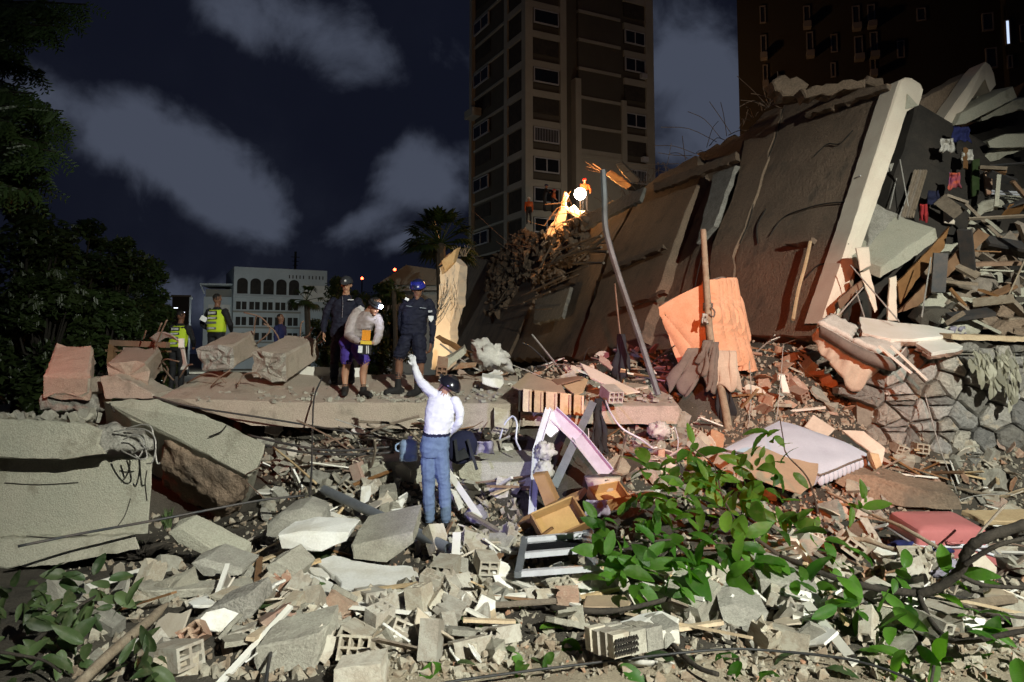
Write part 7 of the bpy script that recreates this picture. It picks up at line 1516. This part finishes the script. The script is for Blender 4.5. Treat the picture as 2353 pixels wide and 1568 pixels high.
# ---- man in white, seen from behind, arm raised
def man_white():
    D = 8.75; b = Body(); p = lambda u, v, d=0: P(u, v, D + d)
    front = V((-.45, .85, .15)); pel, neck = p(997, 1032), p(1020, 905, .02); hip = V((.93, .36, 0)); sh = (p(1046, 918, -.02) - p(999, 905, .03)).normalized()
    std(b, hip, sh, pel, neck, front, 'shirt_white', 'denim', 'cl_navy', 1.0, .98, .02)
    b.limb([p(1002, 912, .03), p(982, 893, .06), p(966, 876, .1)], [.07, .062, .054], 'shirt_white'); b.limb([p(966, 876, .1), p(958, 858, .13), p(954, 843, .16)], [.054, .046, .038], 'shirt_white')
    b.hand(p(953, 842, .16), V((-.25, .15, 1)), V((-.3, -1, 0)), 'shirt_white', .95, .55, 1)
    b.limb([p(1045, 920, -.02), p(1056, 945, -.05), p(1055, 970, -.05)], [.06, .054, .046], 'shirt_white'); b.limb([p(1055, 970, -.05), p(1042, 988, .02), p(1030, 1000, .1)], [.046, .04, .034], 'shirt_white')
    b.hand(p(1029, 1001, .12), V((-.8, .4, -.4)), V((0, 1, 0)), 'skin_tan', .95, .4, -1)
    for (kx, ky, ax, hx, dk) in ((985, 1114, 987, 987, .02), (1021, 1114, 1025, 1012, .0)):
        b.limb([p(hx, 1040, 0), p((hx + kx) / 2 - 1, 1078, dk * .5), p(kx, ky, dk + .02)], [.097, .09, .072], 'denim'); b.limb([p(kx, ky, dk + .02), p((kx + ax) / 2, 1155, dk), p(ax, 1193, dk)], [.072, .069, .056], 'denim')
    b.shoe(p(986, 1196, .02), V((-.9, .5, 0)), 'boot', 1.05, .175); b.shoe(p(1026, 1196, 0), V((.1, .9, 0)), 'boot', 1.05, .175)
    b.limb([p(1021, 908), p(1024, 896)], [.055, .052], 'skin_tan'); hc = p(1030, 884, .02); f = V((-.82, .35, .5)); M = b.head(hc, f, UP + V((.35, 0, 0)), 'skin_tan', 'hair', 1.0)
    o = b.finish('person', 'person in white long sleeve shirt, jeans and black helmet reaching up to the slab', .0065, p(1005, 1205), .0045)
    hl = cap_shell(o, hc + M @ V((0, -.02, .02)), M, 1.0, 'helmet_black', 'helmet', -.035, .112, .132, .118)
    MB().box(hc + M @ V((0, .125, .045)), (.05, .03, .035), M).build('headlamp', MT['boot'], o)
    MB().tube(crom([hc + M @ V((.1, -.0, -.01)), hc + M @ V((.07, .03, -.09)), hc + M @ V((0, .05, -.125)), hc + M @ V((-.07, .03, -.09)), hc + M @ V((-.1, 0, -.01))], 4), .006, 5).build('chin_strap', MT['boot'], o)
    MB().tube(crom([hc + M @ V((-.06, .08, .006)), hc + M @ V((-.03, .10, .006)), hc + M @ V((.03, .10, .006)), hc + M @ V((.06, .08, .006))], 3), .012, 6).build('glasses', MT['boot'], o)
man_white()
# ---- man in jacket bending over the yellow detector
def man_jacket():
    D = 11.3; b = Body(); p = lambda u, v, d=0: P(u, v, D + d)
    front = V((.55, -.75, -.35)); pel, neck = p(808, 792, .1), p(846, 716, -.12); hip = V((.88, .48, 0)); sh = (p(868, 727, -.1) - p(818, 715, .12)).normalized()
    std(b, hip, sh, pel, neck, front, 'jacket', 'purple', 'jacket', 1.04, 1.12, .03, .02)
    b.limb([p(822, 718, -.02), p(806, 745, -.1), p(801, 770, -.16)], [.08, .075, .066], 'jacket'); b.limb([p(801, 770, -.16), p(814, 780, -.28), p(827, 787, -.36)], [.066, .06, .042], 'jacket')
    b.limb([p(866, 730, -.08), p(872, 752, -.14), p(870, 772, -.22)], [.075, .07, .062], 'jacket'); b.limb([p(870, 772, -.22), p(866, 782, -.32), p(860, 788, -.38)], [.062, .056, .042], 'jacket')
    b.hand(p(828, 787, -.37), V((.8, -.3, -.1)), V((0, .3, -1)), 'skin_tan', .95, .6, 1); b.hand(p(859, 788, -.39), V((-.8, -.3, -.05)), V((0, .3, -1)), 'skin_tan', .95, .6, -1)
    for hx, kx, ax, sx, td, hd in ((801, 797, 793, 795, V((.15, -1, 0)), .06), (822, 838, 835, 838, V((.75, -.75, 0)), -.02)):
        b.limb([p(hx, 798, hd), p((hx + kx) / 2 - 2, 816, hd), p(kx - 1, 830, hd)], [.105, .098, .09], 'purple'); b.limb([p(kx - 1, 828, hd), p(kx, 840, hd)], [.062, .056], 'skin_tan')
        b.limb([p(kx, 838, hd), p((kx + ax) / 2 - 2, 858, hd + .03), p(ax, 888, hd)], [.056, .058, .037], 'skin_tan'); q = p(ax, 893, hd); b.limb([p(ax, 888, hd), p(ax, 898, hd)], [.04, .042], 'boot'); b.shoe(q, td, 'boot', 1.12, SLABZ(q.y) + .01, .12)
    b.limb([p(846, 718, -.12), p(853, 709, -.16)], [.056, .052], 'skin_tan'); hc = p(862, 704, -.2); f = V((.62, -.55, -.55)); M = b.head(hc, f, UP + V((.5, -.3, 0)), 'skin_tan', 'hair', 1.0)
    o = b.finish('person', 'person in pale jacket and purple shorts with headlamp bending over a yellow detector', .0075, p(815, 905), .0055)
    cap_shell(o, hc + M @ V((0, -.015, .025)), M, 1.0, 'cl_black', 'beanie', -.02, .092, .112, .098, False)
    hp = hc + M @ V((0, .112, .06)); MB().ell(hp, .03, .025, .03, M, 10, 8).build('headlamp', pm('headlamp_glow', (1, 1, 1), emit=(.62, .70, 1.0), es=60, bump=0, fine=0), o)
    point('headlamp_light', hp + M @ V((0, .05, 0)), 3, (.75, .8, 1.0), .02)
    MB().tube([hc + M @ V((.1 * math.cos(a), .114 * math.sin(a), .055)) for a in [i * .35 for i in range(19)]], .01, 5).build('headband', MT['boot'], o)
    MB().prism([p(818, 708, .02), p(828, 702, .0), p(838, 708, -.06), p(834, 716, -.08), p(822, 714, .0)], (0, .03, 0), .004, .05, .004, 0, 3).build('back_print', MT['reflect'], o)
    # detector
    e = empty('detector_case', p(842, 815, -.5), 'yellow and black handheld detector with an orange lid', 'detector'); c = p(841, 803, -.5); Mr = Euler((0, .05, .2)).to_matrix()
    MB().box(c, (.15, .11, .15), Mr).build('body', MT['boot'], e); MB().box(c + V((0, 0, .095)), (.155, .115, .05), Mr).build('yellow_band', pm('yellow_case', (.62, .42, .02), None, 3, .45, .03), e)
    MB().box(c + V((-.01, .05, .20)), (.12, .015, .15), Euler((.3, .05, .2)).to_matrix()).build('orange_lid', pm('orange_lid', (.72, .28, .03), None, 3, .45, .03), e); MB().box(c + V((-.065, -.075, -.0)), (.06, .01, .10), Mr).build('paper_tag', MT['reflect'], e)
    for sx in (.02, .045): MB().tube([c + V((sx, -.066, -.06)), c + V((sx, -.066, .05))], .008, 6).build('clip', MT['reflect'], e)
man_jacket()
# ---- policeman with cap
def man_cap():
    D = 12.1; b = Body(); p = lambda u, v, d=0: P(u, v, D + d)
    front = V((.12, -1, 0)); pel, neck = p(786, 768), p(794, 682); hip = V((1, .1, 0)); sh = V((1, .05, 0))
    std(b, hip, sh, pel, neck, front, 'uniform', 'uniform', None, 1.05, 1.08, .01, .01)
    b.limb([p(766, 692), p(752, 716), p(746, 740, .02)], [.07, .06, .052], 'uniform'); b.limb([p(746, 740, .02), p(744, 752, -.03), p(744, 762, -.05)], [.05, .044, .036], 'uniform'); b.hand(p(744, 763, -.05), V((0, -.1, -1)), V((1, 0, 0)), 'skin_tan', 1, .4, 1)
    b.limb([p(822, 692), p(832, 716, .03), p(832, 742, .05)], [.07, .06, .052], 'uniform'); b.limb([p(832, 742, .05), p(826, 758, .0), p(820, 770, -.04)], [.05, .044, .036], 'uniform'); b.hand(p(820, 771, -.04), V((-.2, -.1, -1)), V((-1, 0, 0)), 'skin_tan', 1, .4, -1)
    for hx, kx, ax in ((776, 769, 767), (796, 802, 807)):
        b.limb([p(hx, 775), p((hx + kx) / 2, 800), p(kx, 826, -.02)], [.1, .09, .072], 'uniform'); b.limb([p(kx, 826, -.02), p((kx + ax) / 2, 850), p(ax, 876, .02)], [.072, .07, .058], 'uniform'); q = p(ax, 880, .02); b.shoe(q, V((-.1, -1, 0)), 'boot', 1.08, SLABZ(q.y), .13)
    b.limb([p(794, 685), p(796, 672)], [.06, .056], 'skin_tan'); hc = p(796, 655, -.02); f = V((.05, -1, -.25)); M = b.head(hc, f, UP, 'skin_tan', 'hair', 1.03)
    o = b.finish('person', 'person in dark police uniform and peaked cap standing with arms down', .0085, p(788, 885), .008)
    cap = cap_shell(o, hc + M @ V((0, 0, .03)), M, 1.03, 'cl_black', 'cap', .0, .09, .108, .1, False)
    MB().prism([hc + M @ V((-.07, .085, .045)), hc + M @ V((-.06, .15, .03)), hc + M @ V((0, .175, .025)), hc + M @ V((.06, .15, .03)), hc + M @ V((.07, .085, .045))], M @ V((0, 0, .01)), 0, 1, .002).build('visor', MT['cl_black'], cap)
    MB().ell(hc + M @ V((0, .112, .085)), .018, .006, .018, M, 8, 6).build('badge', MT['reflect'], cap)
    MB().box(p(806, 689, -.17), (.09, .006, .014)).build('name_tape', MT['reflect'], o); MB().tube([p(787, 682, -.13), p(788, 700, -.17), p(786, 730, -.18)], .004, 5).build('zip', MT['metal'], o)
man_cap()
# ---- policeman with cycling helmet
def man_helmet():
    D = 11.45; b = Body(); p = lambda u, v, d=0: P(u, v, D + d)
    front = V((-.15, -1, -.1)); pel, neck = p(950, 768, .03), p(959, 686); hip = V((1, -.08, 0)); sh = V((1, -.12, 0))
    std(b, hip, sh, pel, neck, front, 'uniform', 'uniform', None, 1.05, 1.1, .03, .01)
    b.limb([p(934, 694, .03), p(925, 716, .08), p(921, 742, .12)], [.07, .06, .052], 'uniform'); b.limb([p(921, 742, .12), p(924, 760, .16), p(932, 776, .2)], [.05, .044, .036], 'uniform'); b.hand(p(932, 777, .2), V((.2, .2, -1)), V((1, 0, 0)), 'skin_dark', 1, .5, 1)
    b.limb([p(985, 695, -.02), p(994, 718, 0), p(994, 742, .0)], [.07, .062, .054], 'uniform'); b.limb([p(994, 742, .0), p(994, 764, -.05), p(991, 786, -.08)], [.054, .047, .038], 'uniform'); b.hand(p(990, 788, -.08), V((-.05, -.1, -1)), V((-1, .2, 0)), 'skin_dark', 1.05, .5, -1)
    for hx, kx, ky, ax, ay, td, hd in ((936, 917, 826, 915, 878, V((-.9, -.45, 0)), .03), (962, 966, 836, 959, 888, V((-.6, -.9, 0)), -.08)):
        b.limb([p(hx, 778, hd), p((hx + kx) / 2, 800, hd), p(kx, ky - 8, hd)], [.11, .105, .098], 'uniform'); b.limb([p(kx, ky - 10, hd), p(kx, ky + 4, hd)], [.062, .058], 'skin_dark')
        b.limb([p(kx, ky, hd), p((kx + ax) / 2 + 1, ky + 24, hd + .02), p(ax, ay - 8, hd)], [.06, .062, .042], 'skin_dark'); b.limb([p(ax, ay - 18, hd), p(ax, ay + 4, hd)], [.05, .05], 'boot'); q = p(ax, ay + 8, hd); b.shoe(q, td, 'boot', 1.15, SLABZ(q.y), .14)
    b.limb([p(959, 689), p(960, 678)], [.062, .058], 'skin_dark'); hc = p(960, 666, -.03); f = V((-.1, -1, -.3)); M = b.head(hc, f, UP, 'skin_dark', 'hair', 1.04)
    o = b.finish('person', 'person in dark police uniform with shorts and blue cycling helmet', .0085, p(948, 905), .008)
    hm = cap_shell(o, hc + M @ V((0, -.01, .03)), M, 1.04, 'helmet_blue', 'helmet', .0, .105, .138, .115)
    for k in range(-2, 3):
        MB().tube(crom([hc + M @ V((k * .036, .10, .085)), hc + M @ V((k * .040, .03, .147 - abs(k) * .010)), hc + M @ V((k * .036, -.10, .10))], 4), .012, 6).build('vent_rib', MT['helmet_black' if k % 2 else 'helmet_blue'], hm, smooth=True)
    MB().tube(crom([hc + M @ V((.09, .02, .01)), hc + M @ V((.07, .05, -.07)), hc + M @ V((0, .07, -.125)), hc + M @ V((-.07, .05, -.07)), hc + M @ V((-.09, .02, .01))], 4), .005, 5).build('chin_strap', MT['boot'], o)
    MB().box(p(988, 716, -.08), (.075, .008, .03), (0, -.05, -.5)).build('arm_patch', MT['reflect'], o)
    MB().prism([p(984, 726, -.09), p(996, 726, -.07), p(996, 734, -.07), p(990, 741, -.08), p(985, 734, -.09)], (0, .012, 0), 0, 1, .002).build('arm_badge', MT['reflect'], o)
    MB().box(p(935, 688, -.08), (.06, .012, .04), (0, .5, .3)).build('shoulder_patch', MT['reflect'], o); MB().box(p(940, 704, -.165), (.09, .006, .008), (0, .12, 0)).build('pocket_edge', MT['metal'], o); MB().box(p(972, 708, -.17), (.09, .006, .008), (0, .12, 0)).build('pocket_edge', MT['metal'], o)
man_helmet()
# ---- simple standing figure from head top, feet and facing
def figure(u, vh, d, H, face, lean, top, bottom, skin, label, vox, arms, legs=True, hat=None, vest=False, hairy=True, dx=0, group=None):
    k = H / 1.75; th = P(u, vh, d); base = V((th.x - lean.x, th.y - lean.y, th.z - H + (0 if lean.length < .05 else lean.length * .25))); b = Body(); f = face.normalized(); sd = f.cross(UP).normalized()
    pel = base + UP * .95 * k; neck = base + UP * 1.46 * k + lean * .8
    std(b, sd, sd, pel, neck, f, top, bottom, None, k, 1.08, .01, .01)
    for q, (e_, w_) in zip((-1, 1), arms):
        s0 = neck + sd * q * .19 * k - UP * .06 * k; el = s0 + (sd * q * e_[0] + f * e_[1] + UP * e_[2]) * k; wr_ = el + (sd * q * w_[0] + f * w_[1] + UP * w_[2]) * k
        b.limb([s0, (s0 + el) / 2, el], [.07 * k, .062 * k, .052 * k], top); b.limb([el, (el + wr_) / 2, wr_], [.052 * k, .046 * k, .036 * k], top); b.hand(wr_, (wr_ - el), f * .3 + UP * -.2 + sd * -q, skin, k, .5, q)
    for q in (-1, 1):
        h0 = pel + sd * q * .09 * k; kn = base + sd * q * .11 * k + UP * .5 * k + f * .02; an = base + sd * q * .12 * k + UP * .09 * k
        b.limb([h0, (h0 + kn) / 2, kn], [.1 * k, .088 * k, .068 * k], bottom); b.limb([kn, (kn + an) / 2, an], [.068 * k, .064 * k, .052 * k], bottom); b.shoe(an, f + sd * q * .2, 'boot', k, base.z)
    b.limb([neck - UP * .02, neck + UP * .08 * k + lean * .1], [.058 * k, .055 * k], skin); hc = neck + UP * .17 * k + lean * .15; M = b.head(hc, f + V((0, 0, -.1)) + lean * .4, UP, skin, 'hair', k, hairy)
    o = b.finish('person', label, vox, base, .007 * k, group)
    if hat: cap_shell(o, hc + M @ V((0, -.01, .02 * k)), M, k, hat, 'helmet', -.01, .1, .125, .11, False)
    if vest:
        t = lambda q: pel.lerp(neck, q); N = 26; rows = []
        for i in range(12):
            q = .05 + .88 * i / 11; w = (.18 + .012 * math.sin(math.pi * i / 11)) * 1.1 * k * (1 if i < 9 else 1 - (i - 8) * .06); dd = .140 * k * (1 if i < 9 else 1 - (i - 8) * .10)
            rows.append([t(q) + sd * (w * math.copysign(abs(math.cos(a)) ** .85, math.cos(a))) + f * (dd * math.copysign(abs(math.sin(a)) ** .85, math.sin(a))) for a in [2 * math.pi * z / N for z in range(N + 1)]])
        vo = MB().grid(rows, 0, .006).build('vest', MT['vest'], o, smooth=True)
        for q, wd, hh, mt, nl in ((.80, .24, .085, 'boot', 6), (.60, .25, .05, 'metal_dk', 9), (.42, .22, .04, 'metal', 0), (.20, .22, .045, 'metal', 5)):
            c = t(q) - f * (.146 * k); Mx_ = Matrix((sd, f, UP)).transposed(); pa = MB().box(c, (wd * k, .008, hh * k), Mx_).build('vest_patch', MT[mt], vo)
            for z in range(nl): MB().box(c - f * .006 + sd * ((z - (nl - 1) / 2) * wd * .13 * k * 6 / max(nl, 6)), (.018 * k, .006, hh * .62 * k), Mx_).build('letter_mark', MT['reflect'], pa)
    return o
dn = ((.05, .0, -.29), (.0, .06, -.26)); ak = ((.16, -.02, -.26), (-.10, .16, -.14))
o = figure(500, 676, 15.3, 1.74, V((.35, 1, 0)), V((0, 0, 0)), 'black_shirt', 'black_shirt', 'skin_dark', 'person seen from behind in neon vest with dark patches', .012, (ak, ak), vest=True, group='people in neon vests')
MB().box(P(468, 733, 15.18), (.13, .02, .1), (0, .5, .4)).build('arm_band', MT['reflect'], o)
figure(417, 718, 15.6, 1.66, V((.3, 1, 0)), V((.02, .1, 0)), 'black_shirt', 'black_shirt', 'skin_dark', 'person in yellow vest partly hidden behind the bent conduits', .014, (dn, ak), vest=True, group='people in neon vests')
figure(645, 722, 18.2, 1.6, V((1, -.2, 0)), V((0, 0, 0)), 'navy_shirt', 'black_shirt', 'skin_dark', 'person in navy shirt standing in front of the white building', .016, (dn, dn))
DP = PP(1215, 512).y + .8
figure(1215, 453, DP, 1.72 * DP / 47, V((.1, -1, 0)), V((0, 0, 0)), 'orange_coat', 'black_shirt', 'skin_tan', 'person in orange coat and helmet standing on the crest', .022, (dn, dn), hat='reflect', group='rescuers on the crest')
figure(1256, 425, DP + .6, 1.72 * DP / 47, V((1, -.4, 0)), V((.15, 0, 0)), 'black_shirt', 'black_shirt', 'skin_tan', 'person in black shirt leaning toward the work lamp', .022, (((.1, .12, -.2), (.0, .2, -.05)), ((.1, .12, -.2), (.0, .2, -.05))), hat='cl_blue', group='rescuers on the crest')
figure(1274, 436, DP + .1, 1.5 * DP / 47, V((1, -.3, 0)), V((.15, 0, 0)), 'orange_coat', 'black_shirt', 'skin_tan', 'person with red helmet crouching beside the bright sheet', .022, (ak, ak), hat='red_cap', group='rescuers on the crest')
figure(1343, 410, DL + 1.2, 1.6 * DP / 47, V((.4, -1, 0)), V((0, 0, 0)), 'orange_coat', 'black_shirt', 'skin_tan', 'person in orange standing just behind the work lamp', .022, (ak, dn), hat='red_cap', group='rescuers on the crest')
# warm lamp standing low behind the slab, lighting the torn wall strip
q = P(940, 800, 22); e = empty('ground_lamp', V((q.x, q.y, h(q.x, q.y))), 'warm ground lamp shining on the torn wall strip', 'lamp'); q = V((q.x, q.y, h(q.x, q.y) + .5))
MB().box(q, (.3, .2, .22)).build('housing', MT['metal_dk'], e); MB().tube([q - V((0, 0, .5)), q], .02, 6).build('stand', MT['metal_dk'], e)
spot('ground_lamp_beam', q + V((.1, .16, .05)), P(1030, 690, 26), 800, (1.0, .68, .36), 70, .5, .08)
roughen_all()
